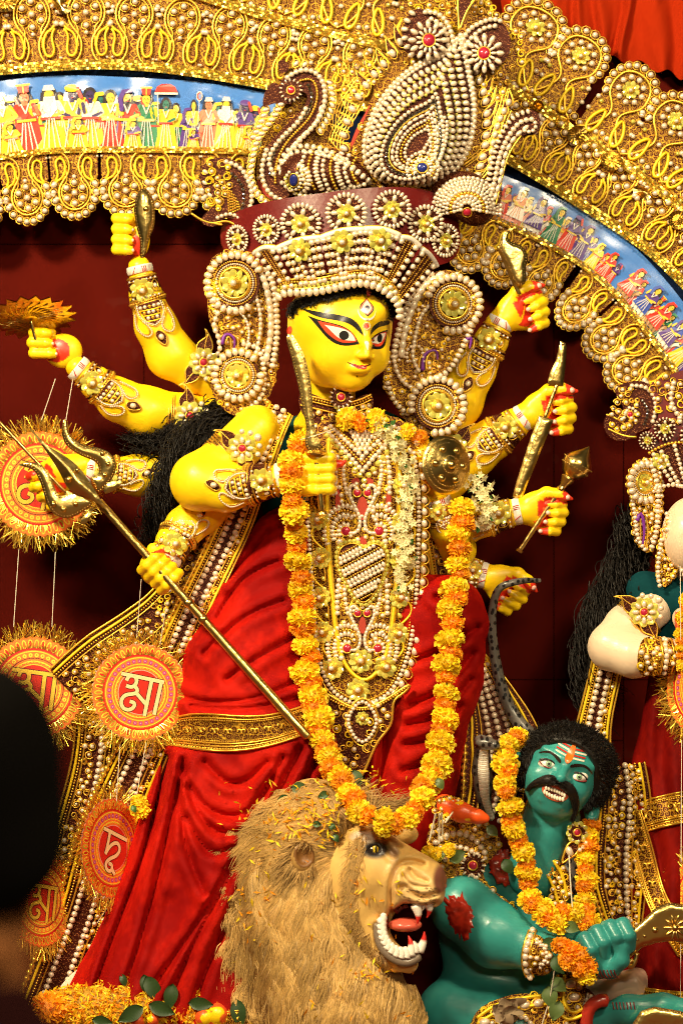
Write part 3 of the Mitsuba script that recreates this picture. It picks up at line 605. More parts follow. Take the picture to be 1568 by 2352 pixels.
decal(idol + '__ear_paint', [FZ(p) for p in ((60, 540), (95, 530), (95, 610), (60, 620))], RED, 2., 20)
decal(idol + '__vermilion_mark', le(0, [(960, 60), (955, 110), (962, 185)], [(990, 185), (1015, 130), (1000, 80), (960, 60)]), (.65, .03, .015), 16., 0)
# hair showing under the crown
b = B(); N = 3600
pth = spl([FZ(p) for p in ((95, 400), (110, 330), (180, 280), (300, 250), (450, 205), (600, 170), (750, 140), (900, 120), (1020, 130), (1130, 170), (1220, 240), (1270, 330), (1250, 430))], 300)
tt = rng.random(N); i = (tt * 299).astype(int); q = pth[i] + rng.normal(size=(N, 2)) * [5, 4.5] + [0, -3]
d = rng.normal(size=(N, 2)) * 4 + [0, 3]
hh = head.H(q[:, 0], q[:, 1]) + 4 + rng.random(N) * 11
for j in range(N):
    p = W([q[j, 0], q[j, 0] + d[j, 0] * .5, q[j, 0] + d[j, 0]], [q[j, 1], q[j, 1] + d[j, 1] * .6, q[j, 1] + d[j, 1]], [hh[j], hh[j] + 4, hh[j] + 1])
    tube(b, p, np.array([1.1, 1., .3]) * S, 3, caps=False)
sh = np.vstack([pth + [0, -16], pth[::-1] + [0, 7]]); 
for g in [Polygon(sh).buffer(0)]:
    for gg in getattr(g, 'geoms', [g]):
        v3, f = trif(gg, 7); b.add(fsf(v3[:, 0], v3[:, 1], 4.), f)
b.put(idol + '__hairline', 'hairb', True)
# ================================================================ the idol's ten arms, each with its fist, bangle, cuff and forearm ornament
def place(o, ang, sc, mir):
    R = rot2(ang)
    def f(x, y, z):
        q = np.stack([np.asarray(x, float) * (-1 if mir else 1), np.asarray(y, float)], -1) @ R.T * sc
        return np.concatenate([q, np.asarray(z, float)[..., None] * sc], -1) + np.asarray(o, float)
    def inv(P):
        q = (P - np.asarray(o, float)) / sc; q2 = q[:, :2] @ R
        return q2[:, 0] * (-1 if mir else 1), q2[:, 1], q[:, 2]
    return f, inv
nails = B()
def fist(o, ang, sc, mir, sp=1., thumb=1, reach=0.):
    """fist seen from the thumb side; local x runs from the wrist to the knuckles, y from thumb to little finger, z to the viewer"""
    f, inv = place(o, ang, sc, mir); pr = []
    def ch(pts, k): pts = [(*f(np.float64(x), np.float64(y), np.float64(z)), r * sc) for x, y, z, r in pts]; pr.extend(chain(pts, k)); return pts
    ch([(-12, 0, 0, 24), (8, -2, 0, 26), (36, -12, -6, 29), (58, -6, -20, 24)], 10.)
    ch([(20, 6, -4, 24), (44, 20, -14, 22)], 12.)
    if thumb > 0:
        ch([(24, -22, 6, 18), (60, -40, 14, 14), (88, -38, 17, 12), (100, -32, 17, 8.5), (116, -27, 17, 4.)], 9.)
        a = f(np.float64(106), np.float64(-31), np.float64(22)); ball(nails, W3(a), 6.5 * sc * S, 1, (.85, .50, .42))
    for i in range(4):
        y = (-20 + 18.5 * i) * sp + 4; dx = (0, 3, -3, -14)[i]; dy = (0, 1, 3, 5)[i]
        ch([(56 + dx * .6, y - 6, -28, 12), (84 + dx, y - 2, -18, 11.8), (95 + dx, y + dy, 2, 11.6)], 2.5)
        t = ch([(95 + dx, y + dy, 2, 11.5), (80 + dx - reach, y + dy + 1, 17, 10), (63 + dx - reach, y + dy + 1, 18, 7.5)], 2.)
        if i: a = f(np.float64(60 + dx - reach), np.float64(y + dy), np.float64(25)); ball(nails, W3(a), 5.2 * sc * S, 1, (.86, .55, .47))
    def col(V):
        x, y, z = inv(V); c = np.tile(YEL, (len(V), 1))
        palm = (((x - 48) / 22) ** 2 + ((y - 6) / 30) ** 2 < 1) & (z > -14) & (z < 13) & (y > -26 + (x - 60) * -.1)
        tips = (x < 62 - reach) & (x > 40 - reach) & (z > 16) & (y > -24) & (y < 60)
        th = (x > 96) & (y < -14); und = (x > 52) & (x < 98) & (y > -31) & (y < -18) & (z > 6)
        c[palm | tips | th | und] = RED
        return c
    return pr, col
def palm_fist(fing, w, pc, pr_, red):
    """fist seen from the palm side: curled fingers stacked at the left, painted palm at the right"""
    pr = [('e', (*pc, w - 8), (*pr_, 24), None)]
    for u, v, t in fing: pr += chain([(t + 6, v, w - 22, 12), (u + 10, v, w - 14, 13), (u + 6, v, w + 8, 12.6)], 3.) + chain([(u + 6, v, w + 8, 12.6), (t - 10, v + 1, w + 20, 12), (t, v + 2, w + 18, 10)], 2.5)
    for u, v, t in fing[1:]: ball(nails, W(t + 5, v + 2, w + 23), 4.5 * S, 1, (.86, .55, .47))
    def col(V):
        c = np.tile(YEL, (len(V), 1)); m = (((V[:, 0] - red[0]) / red[2]) ** 2 + ((V[:, 1] - red[1]) / red[3]) ** 2 < 1) & (V[:, 2] > w - 10)
        for u, v, t in fing: m &= ~((np.abs(V[:, 1] - v) < 12.5) & (V[:, 0] < t + 6))
        c[m] = RED; return c
    return pr, col
def rings(P, n):
    return even(np.asarray(P, float), n)
arm_list = []
def arm(pts, wrist_at, hand=None, orn=1., flip=1, cuff=True, name='', k=16., jewel=True):
    """pts from shoulder to wrist: (u, v, w, r)"""
    pr = chain(pts, k); bd = Body(pr, 4.2, k)
    bd.into(body_b, YEL)
    if hand:
        hb = Body(hand[0], 3.5, 5.); hb.into(body_b, hand[1])
    p = np.array(pts, float); wr, pv = p[-1], p[-2]
    d3 = nrm(pv[:3] - wr[:3]); d = nrm(d3[:2]); pe = np.array([-d[1], d[0]]) * flip
    L = np.r_[0, np.cumsum(np.linalg.norm(np.diff(p[::-1, :3], axis=0), axis=1))]
    def along(x): return np.array([np.interp(x, L, p[::-1, i]) for i in range(4)])
    # bangle: white, with thin red strokes
    b = B(); c = along(7); ax = W3(along(12)[:3]) - W3(along(2)[:3]); e0 = W3(c[:3])
    lathe(b, [(c[3] + 0, -9), (c[3] + 4, -9), (c[3] + 5.5, 0), (c[3] + 4.5, 9), (c[3], 9)] * np.array([[S, S]]), (e0, ax), 28, (.86, .80, .72))
    kb = b.put(idol + '__bangle', 'gloss', True)
    loc = lambda x, y, h: (lambda q: W(q[..., 0], q[..., 1], np.interp(x, L, p[::-1, 2]) + np.sqrt(np.maximum((np.interp(x, L, p[::-1, 3]) + 5) ** 2 - y ** 2, 0)) + h))(np.stack([np.interp(x, L, p[::-1, 0]) + pe[0] * y, np.interp(x, L, p[::-1, 1]) + pe[1] * y], -1))
    def sfl_(x, y, h):
        x, y, h = np.broadcast_arrays(np.asarray(x, float), np.asarray(y, float), np.asarray(h, float)); return loc(x, y, h)
    b = B()
    for y in (-14, -10, -6, 10): q = np.array([(0, y), (14, y + (8 if y == 10 else 0))], float); P = sfl_(q[:, 0], q[:, 1], 1.5); tube(b, P, 1. * S, 4, c=(.55, .03, .03))
    b.put(kb + '__red_stroke', 'gloss', True, kind='stuff')
    if not jewel: return bd
    # cuff
    key = num(idol + '__cuff'); o = Orn(sfl_); s = orn
    def ringat(x, r, role, add=0.):
        c = along(x); ax = nrm(W3(along(x + 4)[:3]) - W3(along(x - 4)[:3])); e = nrm(np.cross(ax, [0, -1, .02])); f = np.cross(ax, e); t = np.arange(26) * 2 * np.pi / 26
        P = W3(c[:3]) + (c[3] + add) * S * (np.cos(t)[:, None] * e + np.sin(t)[:, None] * f)
        tube(o.B(role), P, r * S, 5, ax, True)
        return P
    bk = o.B('back'); s *= 1.38; c0, c1 = along(16 * s), along(58 * s)
    ax = W3(c1[:3]) - W3(c0[:3]); ln = np.linalg.norm(ax)
    lathe(bk, [((c0[3] + 1) * S, 0), ((c0[3] + 4) * S, .002), ((c1[3] + 5) * S, ln), ((c1[3]) * S, ln)], (W3(c0[:3]), ax), 26)
    for x, r in ((17, 3.4), (23, 2.), (44, 2.), (50, 3.2), (57, 2.6)): ringat(x * s, r, 'cord', 4)
    P = ringat(53.5 * s, 1.2, 'cord', 6)
    for q in even(np.vstack([P, P[:1]]), 34, True): ball(o.B('bead'), q, 2.8 * S, 1)
    for y in (-30, -20, -10, 0, 10, 20, 30):
        o.pearl(21 * s, y, 3.2); o.pearl(48 * s, y, 3.4)
    for y in (-26, -10, 6, 22):
        a = np.arange(12) * 2 * np.pi / 12; o.cord(np.stack([(33.5 + 9 * np.cos(a)) * s, y + 6.5 * np.sin(a)], 1), 1.7, n=12, closed=True, raw=True); o.pearl(33.5 * s, y, 4.4, ln=1.3)
    fl = flip * 6
    o.sf = frame((*(along(36 * s)[:3] + np.array([*(pe * fl), along(36 * s)[3] + 6])),), d[0] * 8, -d[1] * 8); o.flower(0, 0, 25 * min(s, 1.1), 2., 8)
    o.emit(key, 99)
    # forearm ornament
    key = num(idol + '__forearm_ornament'); s = orn; o = Orn(sfl_); q = lambda pts: np.array(pts, float) * [s * .88, s * 1.04] + [26 * s, 0]
    o.plate(q([(60, -26), (74, -34), (66, -24), (112, -12), (118, 0), (112, 12), (66, 24), (74, 34), (60, 26)]), 1.5, 'back', 0, fine=7)
    for y in (-1, 1):
        o.cord(q([(58, 20 * y), (70, 33 * y), (84, 36 * y), (76, 28 * y), (68, 24 * y)]), 1.8)
        o.row(q([(64, 25 * y), (88, 25 * y), (108, 14 * y), (118, 0)]), 2.7, 4.8, h=3); o.cord(q([(64, 28.5 * y), (88, 28.5 * y), (110, 17 * y), (122, 0)]), 1.6)
        o.row(q([(84, 34 * y), (104, 38 * y), (128, 36 * y), (142, 24 * y), (134, 13 * y), (118, 14 * y), (104, 22 * y)]), 2.6, 4.7, h=3)
        o.cord(q([(84, 31 * y), (104, 34.5 * y), (127, 32.5 * y), (138, 23 * y), (132, 16.5 * y), (118, 17.5 * y)]), 1.5)
    for x, n in ((70, 5), (84, 4), (98, 3)):
        for i in range(n): y = (i - (n - 1) / 2) * 9.5; (o.pearl(*q([(x, y)])[0], 4.6) if (i + x) % 3 else o.pearl(*q([(x, y)])[0], 4.2, role='bead'))
        o.cord(q([(x + 7, -n * 4.6), (x + 8.5, 0), (x + 7, n * 4.6)]), 1.8, 'ycord')
    dm = [(132, 0), (144, -10), (158, -9), (172, 0), (158, 9), (144, 10)]
    o.plate(q(dm), 1.5, 'back', 0, n=24); o.cord(q(dm), 2., closed=True, n=24); o.pearl(*q([(150, 0)])[0], 6.6, ln=1.15)
    o.emit(key, 99)
    return bd
a_w = -95.
arm([(985, 1010, -120, 60), (1052, 925, -112, 54), (1090, 850, -105, 46), (1128, 782, -98, 36), (1152, 735, a_w, 26)], 0, fist((1150, 738, a_w), -27, 1.08, False), 1.05, -1)
arm([(1010, 1100, -105, 62), (1085, 1040, -98, 55), (1135, 1006, -90, 46), (1178, 976, -82, 34), (1204, 957, -78, 26)], 0, fist((1204, 957, -78), -13, 1.12, False), 1.0, -1)
arm([(985, 1225, -70, 48), (1060, 1205, -60, 46), (1120, 1190, -52, 38), (1164, 1180, -46, 30), (1193, 1174, -44, 25)], 0, fist((1193, 1174, -44), 0, 1.03, False), .95, -1)
arm([(960, 1285, -110, 44), (1040, 1305, -100, 40), (1085, 1316, -92, 31), (1115, 1323, -88, 25)], 0, fist((1115, 1323, -88), 30, 1.02, False), .62, -1)
arm([(540, 905, -150, 44), (450, 852, -140, 46), (392, 815, -130, 54), (358, 748, -120, 47), (336, 680, -112, 36), (320, 612, -108, 25)], 0, palm_fist([(262, v, 300) for v in (502, 526, 550, 573)], -104, (318, 548), (27, 46), (311, 566, 16, 26)), 1.08, 1)
arm([(500, 955, -140, 42), (420, 952, -125, 46), (338, 945, -108, 56), (272, 918, -92, 48), (222, 880, -80, 36), (176, 843, -72, 25)], 0, palm_fist([(72, 764, 112), (68, 787, 116), (72, 811, 124)], -66, (146, 806), (44, 40), (130, 805, 32, 27)), 1.02, 1)
arm([(430, 1048, -150, 36), (372, 1078, -135, 44), (318, 1092, -122, 46), (250, 1088, -108, 36), (200, 1082, -100, 27)], 0, fist((176, 1072, -96), -24, 1.1, True, 1.25, 0, -8), .9, 1)
# the arm with the curved sword: a fist seen from the back
pr = [('e', (703, 1092, 168), (36, 50, 27), None)]
for i, v in enumerate((1053, 1077, 1101, 1125)): pr += chain([(700, v, 182, 13.5), (728, v, 196, 13), (757, v - 1, 190, 12.6)], 4.) + chain([(757, v - 1, 190, 12.6), (762, v - 1, 172, 12)], 3.)
pr += chain([(740, 1068, 168, 10), (768, 1066, 168, 9.5), (781, 1066, 168, 8), (794, 1059, 168, 3.5)], 4.)
arm([(590, 985, 40, 55), (500, 1072, 90, 55), (460, 1106, 105, 66), (520, 1122, 130, 52), (596, 1110, 150, 38), (655, 1096, 160, 30)], 0, (pr, lambda V: np.where((V[:, :1] > 772) & (V[:, 2:3] < 180) & (V[:, 1:2] < 1085), RED, YEL)), 1.1, 1)
# the arm that grips the trident: a fist seen from the knuckles
pr = [('e', (358, 1304, 98), (38, 42, 30), None), *chain([(352, 1262, 88, 15), (376, 1258, 94, 13)], 8.), *chain([(374, 1262, 108, 12), (398, 1268, 112, 9)], 5.)]
for i in range(4):
    c = np.array([350, 1287]) + np.array([.70, .71]) * 22.5 * i * .95; e = np.array([.72, -.69])
    pr += chain([(*(c + e * 24), 128, 11), (*(c + e * 8), 144, 12.5), (*(c - e * 16), 140, 13), (*(c - e * 32), 116, 13)], 3.5)
arm([(520, 1130, 0, 52), (462, 1180, 25, 46), (425, 1210, 50, 44), (398, 1246, 72, 38), (378, 1290, 86, 30)], 0, (pr, lambda V: np.where(((V[:, :1] > 383) & (V[:, 1:2] < 1282)) | ((V[:, :1] > 340) & (V[:, 1:2] < 1270) & (V[:, 1:2] + V[:, :1] * .4 > 1408)), RED, YEL)), .95, 1)
ball(nails, W(397, 1265, 120), 6 * S, 1, (.86, .5, .42))
# the arm behind the shield
pr = [('e', (985, 1085, 40), (34, 44, 26), None), *chain([(1000, 1130, 40, 27), (985, 1060, 40, 30)], 8.), *chain([(962, 1090, 58, 13), (958, 1062, 62, 12), (966, 1040, 60, 10)], 5.)]
arm([(1050, 1262, -40, 44), (1028, 1210, 10, 40), (1012, 1178, 32, 31), (1003, 1146, 40, 26)], 0, (pr, lambda V: np.where((V[:, :1] > 962 - (1100 - V[:, 1:2]) * .02) & (V[:, 1:2] < 1122) & (V[:, 2:3] > 30), RED, YEL)), .6, 1)
# neck, shoulders, torso under the cloth
tor = Body([('e', (800, 1120, -70), (205, 190, 95), None), ('e', (800, 1330, -60), (170, 200, 95), None), ('c', (700, 1010, -60), (545, 1020, -60), 52, 46, 30.), ('c', (880, 1010, -70), (1000, 1040, -100), 52, 48, 30.)], 7., 30.)
b = B(); tor.into(b, (.006, .045, .05)); b.put(idol + '__bodice', 'matte', True, label='dark teal bodice')
body_b.put(idol + '__body', 'skin', True, label='glossy yellow painted head and ten arms')
nails.put(idol + '__fingernail', 'gloss', True, kind='stuff')
# upper armbands with their clusters
def armband(c, axis, r, cluster, ang):
    key = num(idol + '__armband'); o = Orn(frame(c, 0, 0)); c = np.array(c, float); ax = W3(c + np.array([*axis, 0]) * 5) - W3(c)
    b = o.B('fili'); lathe(b, [(r * S, -20 * S), ((r + 3) * S, -19 * S), ((r + 5) * S, 0), ((r + 3) * S, 19 * S), (r * S, 20 * S)], (W3(c), ax), 30)
    for q in (-19, -14, -7, 0, 7, 14, 19):
        e = nrm(np.cross(ax, [0, -1, .02])); f = np.cross(nrm(ax), e); t = np.arange(24) * 2 * np.pi / 24
        tube(o.B('cord'), W3(c) + nrm(ax) * q * S + (r + 4.5) * S * (np.cos(t)[:, None] * e + np.sin(t)[:, None] * f), 2. * S, 5, ax, True)
    u, v = cluster; A = rot2(ang); o.sf = frame((u, v, c[2] + r + 8))
    for s in (-1, 1):
        p = np.array([(-12, 6 * s), (-30, 34 * s), (-20, 58 * s), (-30, 72 * s), (-2, 50 * s), (4, 26 * s)]) @ A.T
        o.plate(p, 2, 'back', 0, n=30); o.cord(p, 1.9, n=36, closed=True); q = np.array([(-6, 18 * s), (-14, 40 * s), (-18, 62 * s)]) @ A.T; o.cord(q, 1.6)
    o.flower(0, 0, 34, 2, 9, cone=False)
    for i in range(8): t = 2 * math.pi * i / 8; o.pearl(19 * math.cos(t), 19 * math.sin(t), 5.2, 8, math.degrees(t), 1.6)
    o.gem(0, 0, 8, 'ruby', 9)
    for p in ((44, 0), (36, 18), (36, -18), (22, 32), (22, -32)): q = A @ np.array(p, float); o.pearl(*q, 9. if p == (44, 0) else 6.5)
    o.emit(key, 99)
armband((430, 838, -140), (.85, .5), 46, (468, 832), 25)
armband((384, 955, -118), (1, .05), 48, (436, 955), 10)
armband((404, 1058, -142), (1, -.3), 40, (420, 1040), -20)
armband((522, 1048, 78), (.7, -.7), 52, (556, 1030), -35)
armband((1058, 1046, -100), (.8, -.5), 54, (1040, 1030), 200)
# ================================================================ the crown
crown = thing('crown', 'tall pearl crown with swan and feather on the head of the yellow idol', 'crown')
o = Orn(flat(-70))
panel = [(652, 170), (634, 240), (600, 330), (590, 430), (610, 472), (700, 455), (800, 440), (960, 432), (1060, 452), (1130, 440), (1150, 350), (1172, 240), (1165, 160), (1200, 120), (1150, 40), (1090, -20), (960, -20), (925, 40), (905, 95), (900, 150), (868, 200), (838, 260), (800, 330), (766, 290), (752, 215), (725, 165), (685, 150)]
o.plate(panel, 6., 'fili', -8, 160); scrolls(o, panel, 150, (6, 11), (3, 5), 77, 0)
for q in ([(800, 350), (812, 310), (832, 270), (850, 240), (826, 300)], [(770, 345), (780, 320), (792, 330), (786, 350)], [(1112, 420), (1128, 380), (1140, 330), (1150, 350), (1136, 400)], [(640, 462), (600, 440), (592, 410), (606, 430)], [(1060, 130), (1078, 160), (1090, 150), (1076, 128)]): o.plate(q, 2., 'panel', -2, 30)
o.emit(crown)
key = num(crown + '__flame_panel'); o = Orn(flat(-66))
def flame(u, v, L, ang, curl=1, wd=9):
    A = rot2(ang); p = np.array([(0, 0), (L * .25, wd * .9), (L * .6, wd * .6), (L, curl * 5), (L * .6, -wd * .5), (L * .25, -wd * .7)]) @ A.T + [u, v]
    o.plate(p, 2., 'back', 0, n=26); o.cord(p, 1.9, n=28, closed=True)
    o.cord(np.array([(L * .1, wd * 1.1), (L * .55, wd * .9), (L * 1.1, curl * 4)]) @ A.T + [u, v], 1.6)
    o.pearl(*(np.array([L * .28, 0]) @ A.T + [u, v]), min(wd * .72, 7.5), 5, ang, 1.35)
for t in np.linspace(0, 1, 11):           # between swan and feather, then right of the feather
    q = spl([(810, 372), (800, 330), (812, 280), (838, 225), (872, 178), (905, 140), (925, 110)], 50)[int(t * 49)]; flame(*q, 54, 205 + 40 * t, 1, 12)
for t in np.linspace(0, 1, 12):
    q = spl([(1082, 410), (1098, 360), (1106, 300), (1104, 240), (1090, 190), (1078, 150)], 50)[int(t * 49)]; flame(*q, 54, -28 - 34 * t, -1, 12)
for t in np.linspace(0, 1, 9):
    q = spl([(1120, 395), (1128, 340), (1142, 290), (1166, 245)], 50)[int(t * 49)]; flame(*q, 36, -60 - 20 * t, -1, 9)
for p in ([(770, 300), (775, 250), (795, 215), (820, 180)], [(760, 330), (768, 300), (790, 270), (800, 235)], [(780, 345), (785, 310), (805, 275), (826, 240)], [(1062, 380), (1120, 330), (1140, 270), (1160, 200)], [(1100, 420), (1140, 360), (1150, 300), (1168, 250)]):
    o.cord(p, 2.2); o.cord(np.array(p) + [6, 3], 1.6); o.cord(np.array(p) + [-6, -3], 1.6)
scrolls(o, [(770, 150), (860, 110), (900, 120), (860, 190), (810, 240), (770, 220)], 26, seed=3)
scrolls(o, [(1110, 60), (1190, 70), (1190, 180), (1130, 230), (1100, 170)], 26, seed=4)
scrolls(o, [(925, 10), (960, -15), (1090, -15), (1150, 40), (1060, 20), (1000, 30)], 26, seed=5)
o.emit(key, 7)
# the swan on the left
key = num(crown + '__swan'); o = Orn(flat(-44))
neck_o = np.array([(628, 232), (650, 196), (682, 160), (720, 160), (744, 190), (748, 232), (732, 275), (700, 312), (668, 345), (645, 380)], float)
neck_i = np.array([(650, 236), (668, 232), (694, 205), (706, 206), (710, 226), (700, 252), (672, 285), (640, 318), (615, 360), (606, 410), (625, 448)], float)
neckp = np.array([(640, 200), (660, 172), (695, 155), (728, 162), (748, 195), (750, 240), (735, 282), (700, 320), (675, 350), (660, 400), (664, 450), (640, 458), (612, 430), (600, 380), (612, 340), (640, 305), (672, 272), (700, 240), (704, 216), (690, 212), (676, 232), (650, 236)], float)
o.plate(neckp, 8., 'back', -4, n=110)
o.row([(660, 178), (690, 162), (722, 166), (742, 192), (745, 235), (730, 276), (700, 310), (672, 340), (655, 370)], 6.6, 12, h=10)
o.row([(628, 400), (618, 372), (626, 345), (652, 312), (684, 280), (702, 250)], 6.2, 12.4, h=10); o.row([(612, 345), (602, 385), (608, 425), (630, 452), (655, 462)], 6.2, 12.4, h=10)
o.row([(690, 185), (716, 184), (728, 210), (724, 242), (706, 276), (675, 308), (650, 340), (634, 380), (632, 420)], 3.6, 6.2, role='bead', h=9)
o.row([(708, 196), (716, 222), (706, 258), (676, 292), (648, 322), (625, 362), (620, 400)], 4.6, 10, ln=1.1, role='mirror', h=8.4)
o.row([(736, 250), (724, 282), (690, 316), (664, 350), (645, 395)], 4.6, ln=1.9, h=10)
o.sf = flat(-36); o.rosette(668, 207, 27, 15, 0, 'gem', ln=2.1)
o.sf = flat(-48); o.plate([(632, 190), (612, 205), (606, 245), (628, 238), (648, 236), (646, 205)], 5., 'back', 0, n=30); o.plate([(664, 150), (648, 168), (640, 140)], 4., 'back', 0, n=14)
for p, k in (([(645, 240), (628, 270), (606, 300), (588, 330), (580, 365), (576, 405), (588, 440), (610, 465)], 1), ([(756, 190), (764, 225), (756, 262), (735, 300)], -1), ([(700, 148), (680, 146)], -1), ([(610, 252), (596, 290), (582, 315)], 1)):
    q = spl(p, 60) if len(p) > 2 else np.array(p, float); n = int(plen(q) / 13) + 1; q = even(q, max(n, 2)); t = np.gradient(q, axis=0)
    for (u, v), (a, c) in zip(q, t):
        an = math.degrees(math.atan2(c, a)) + 55 * k; o.pearl(u, v, 4.9, 4, an, 1.7)
        d = np.array([math.cos(math.radians(an)), math.sin(math.radians(an))]); e = np.array([-d[1], d[0]])
        o.cord(np.array([-d * 9 + e * 3, -d * 2 + e * 8, d * 11, -d * 2 - e * 8]) + [u, v], 1.5, n=12, closed=True, h=2)
o.emit(key, 5.5)
key = num(crown + '__swan_body'); bd = Body([('e', (738, 392, -52), (92, 52, 52), None), ('e', (800, 408, -52), (52, 24, 30), 20.), ('e', (690, 400, -50), (48, 46, 48), 20.)], 5., 14.)
b = B(); bd.into(b); b.put(key, 'glitter', True); o = Orn(bd.sf(1.))
for i, x in enumerate((698, 714, 731, 747, 764, 780, 797, 813)):
    hgt = 46 * math.sqrt(max(0, 1 - ((x - 735) / 105) ** 2)); q = [(x + 4, 394 - hgt), (x - 6, 394 - hgt * .3), (x - 2, 394 + hgt * .35), (x + 8, 394 + hgt * .88)]
    if i % 3 == 1: o.row(q, 3.9, 7.2, role='bead', h=3)
    elif i % 3 == 0: o.row(q, 5.4, 10.6, h=4)
    else: o.row(q, 4.3, 8.4, ln=1.7, across=True, h=4)
for s in (54, 42): o.row([(640, 400 - s * .3), (668, 396 - s), (720, 392 - s), (770, 398 - s * .8), (815, 405 - s * .3), (845, 414)], 6.2, 15, ln=1.25, across=True, h=4)
o.row([(648, 420), (690, 448), (740, 446), (790, 436), (848, 420)], 6., 12.5, h=4); o.row([(655, 408), (664, 430), (700, 450), (760, 440)], 4, 9, role='crys', h=4)
for r, role in ((26, 'bead'), (36, 0)): 
    a = np.radians(np.linspace(-70, 60, 9)); o.row(np.stack([674 + r * np.cos(a), 413 + r * np.sin(a)], 1), 4.6 if not role else 3.4, 9 if not role else 7, ln=1.8 if not role else 1., across=True, role=role or None, h=4)
o.gem(674, 414, 10, 'sapph', 6, 14); o.row([(664, 396), (655, 414), (664, 434), (684, 432), (690, 414), (682, 398)], 4.2, 8.4, h=4)
o.emit(key, 5.5)
# the peacock feather in the middle: raised layers, each edged with pearls
key = num(crown + '__feather')
base = np.array([(1058, 78), (1040, 100), (990, 130), (935, 162), (885, 212), (850, 270), (834, 330), (838, 372), (862, 405), (905, 425), (960, 428), (1015, 412), (1055, 380), (1080, 330), (1090, 270), (1086, 200), (1072, 130)], float)
cen = np.array([985, 318.])
for i, (k, h) in enumerate(((1, -40), (.90, -26), (.80, -10), (.70, 8), (.58, 24))):
    c = np.array([1000 - 16 * i * .5, 290 + 11 * i]); o = Orn(flat(h)); q = c + (base - np.array([1000, 290])) * k
    o.plate(q, 14., 'back' if i < 4 else 'back', -14, n=90)
    if i == 0:
        o.row(q * .985 + c * .015, 6.6, 12.6, h=4, closed=True); o.row(c + (q - c) * .935, 5.6, 11., h=4, closed=True)
    elif i < 4:
        o.row(c + (q - c) * .97, 6.3, 15.5, ln=1.35, across=True, h=6, closed=True); o.row(c + (q - c) * .90, 4.2, 15.5, role='crys', h=6, closed=True)
    else:
        o.row(c + (q - c) * .96, 5.2, 11, h=5, closed=True); o.row(c + (q - c) * .84, 4.4, 8.5, role='mirror', h=3, closed=True)
        o.row(c + (q - c) * .70, 4.2, ln=1.8, h=5, closed=True); o.cord(c + (q - c) * .78, 2., closed=True, n=60)
        for kk in (.60, .50, .40): o.row(c + (q - c) * kk + [0, 10 * (1 - kk)], 3.4 if kk == .5 else 4.4, 7 if kk == .5 else 9.4, role='bead' if kk == .5 else None, h=5, closed=True)
        o.row([(1020, 270), (1000, 300), (975, 340), (955, 372)], 4.6, 9.6, h=5); o.row([(1026, 280), (1024, 320), (1012, 360)], 4.6, 9.6, h=5)
        for r, role, g in ((36, None, 10.), (27, 'bead', 7.), (20, None, 8.)):
            a = np.radians(np.linspace(150, 400, 12)); o.row(np.stack([970 + r * np.cos(a), 386 + r * np.sin(a)], 1), 4.6 if r > 30 else 3.4, g, ln=1 if r > 25 else 1.7, across=r < 25, role=role, h=6)
        o.gem(969, 385, 12, 'sapph', 8, 11)
    o.emit(key if i == 0 else num(crown + '__feather_layer'), 5.9)
o = Orn(flat(-38)); key = num(crown + '__feather_curl')
for p in ([(1046, 118), (1040, 95), (1034, 70), (1020, 44), (1000, 30), (976, 28)], [(1036, 128), (1028, 100), (1022, 72), (1008, 54), (990, 44)], [(1056, 112), (1064, 88), (1080, 66), (1104, 52), (1130, 44), (1148, 48)], [(1066, 120), (1074, 98), (1090, 80), (1110, 66), (1136, 60)]): o.row(p, 6.2, 12., h=6)
for p in ([(946, 30), (930, 60), (932, 100), (944, 126)],): o.row(p, 6, 19, ln=1.5, across=True, h=5)
o.plate([(1030, 130), (1022, 70), (1000, 36), (960, 20), (935, 40), (925, 100), (950, 132), (990, 128)], 4, 'back', -6, n=50); o.plate([(1056, 130), (1070, 80), (1120, 40), (1160, 60), (1165, 130), (1120, 160), (1085, 150)], 4, 'back', -6, n=50)
o.plate([(1048, -10), (1052, 60), (1060, 60), (1090, -20)], 5, 'back', -2); o.cord([(1050, -10), (1053, 70)], 3.2); o.cord([(1056, 66), (1075, 20), (1100, -12)], 3.2)
for i in range(9): o.cord([(1052 + i * 4, 58 - i * 7), (1056 + i * 5, -14)], 1.6)
o.emit(key, 5.9)
def ringflower(u, v, r, w, yaw):
    key = num(crown + '__ruby_flower'); o = Orn(frame((u, v, w), yaw, 0)); o.disc(0, 0, r * .75, 6, 'back', -4)
    for i in range(12): a = 30 * i; o.pearl(r * .82 * math.cos(math.radians(a)), r * .82 * math.sin(math.radians(a)), 6., 3, a, 1.8)
    for i in range(13): a = 360 * i / 13; o.pearl(r * .5 * math.cos(math.radians(a)), r * .5 * math.sin(math.radians(a)), 3.6, 9, a, 2.2)
    o.gem(0, 0, r * .30, 'ruby', 10); o.emit(key, 5.9)
ringflower(982, 92, 46, -10, 14); ringflower(1112, 122, 44, -10, -8)
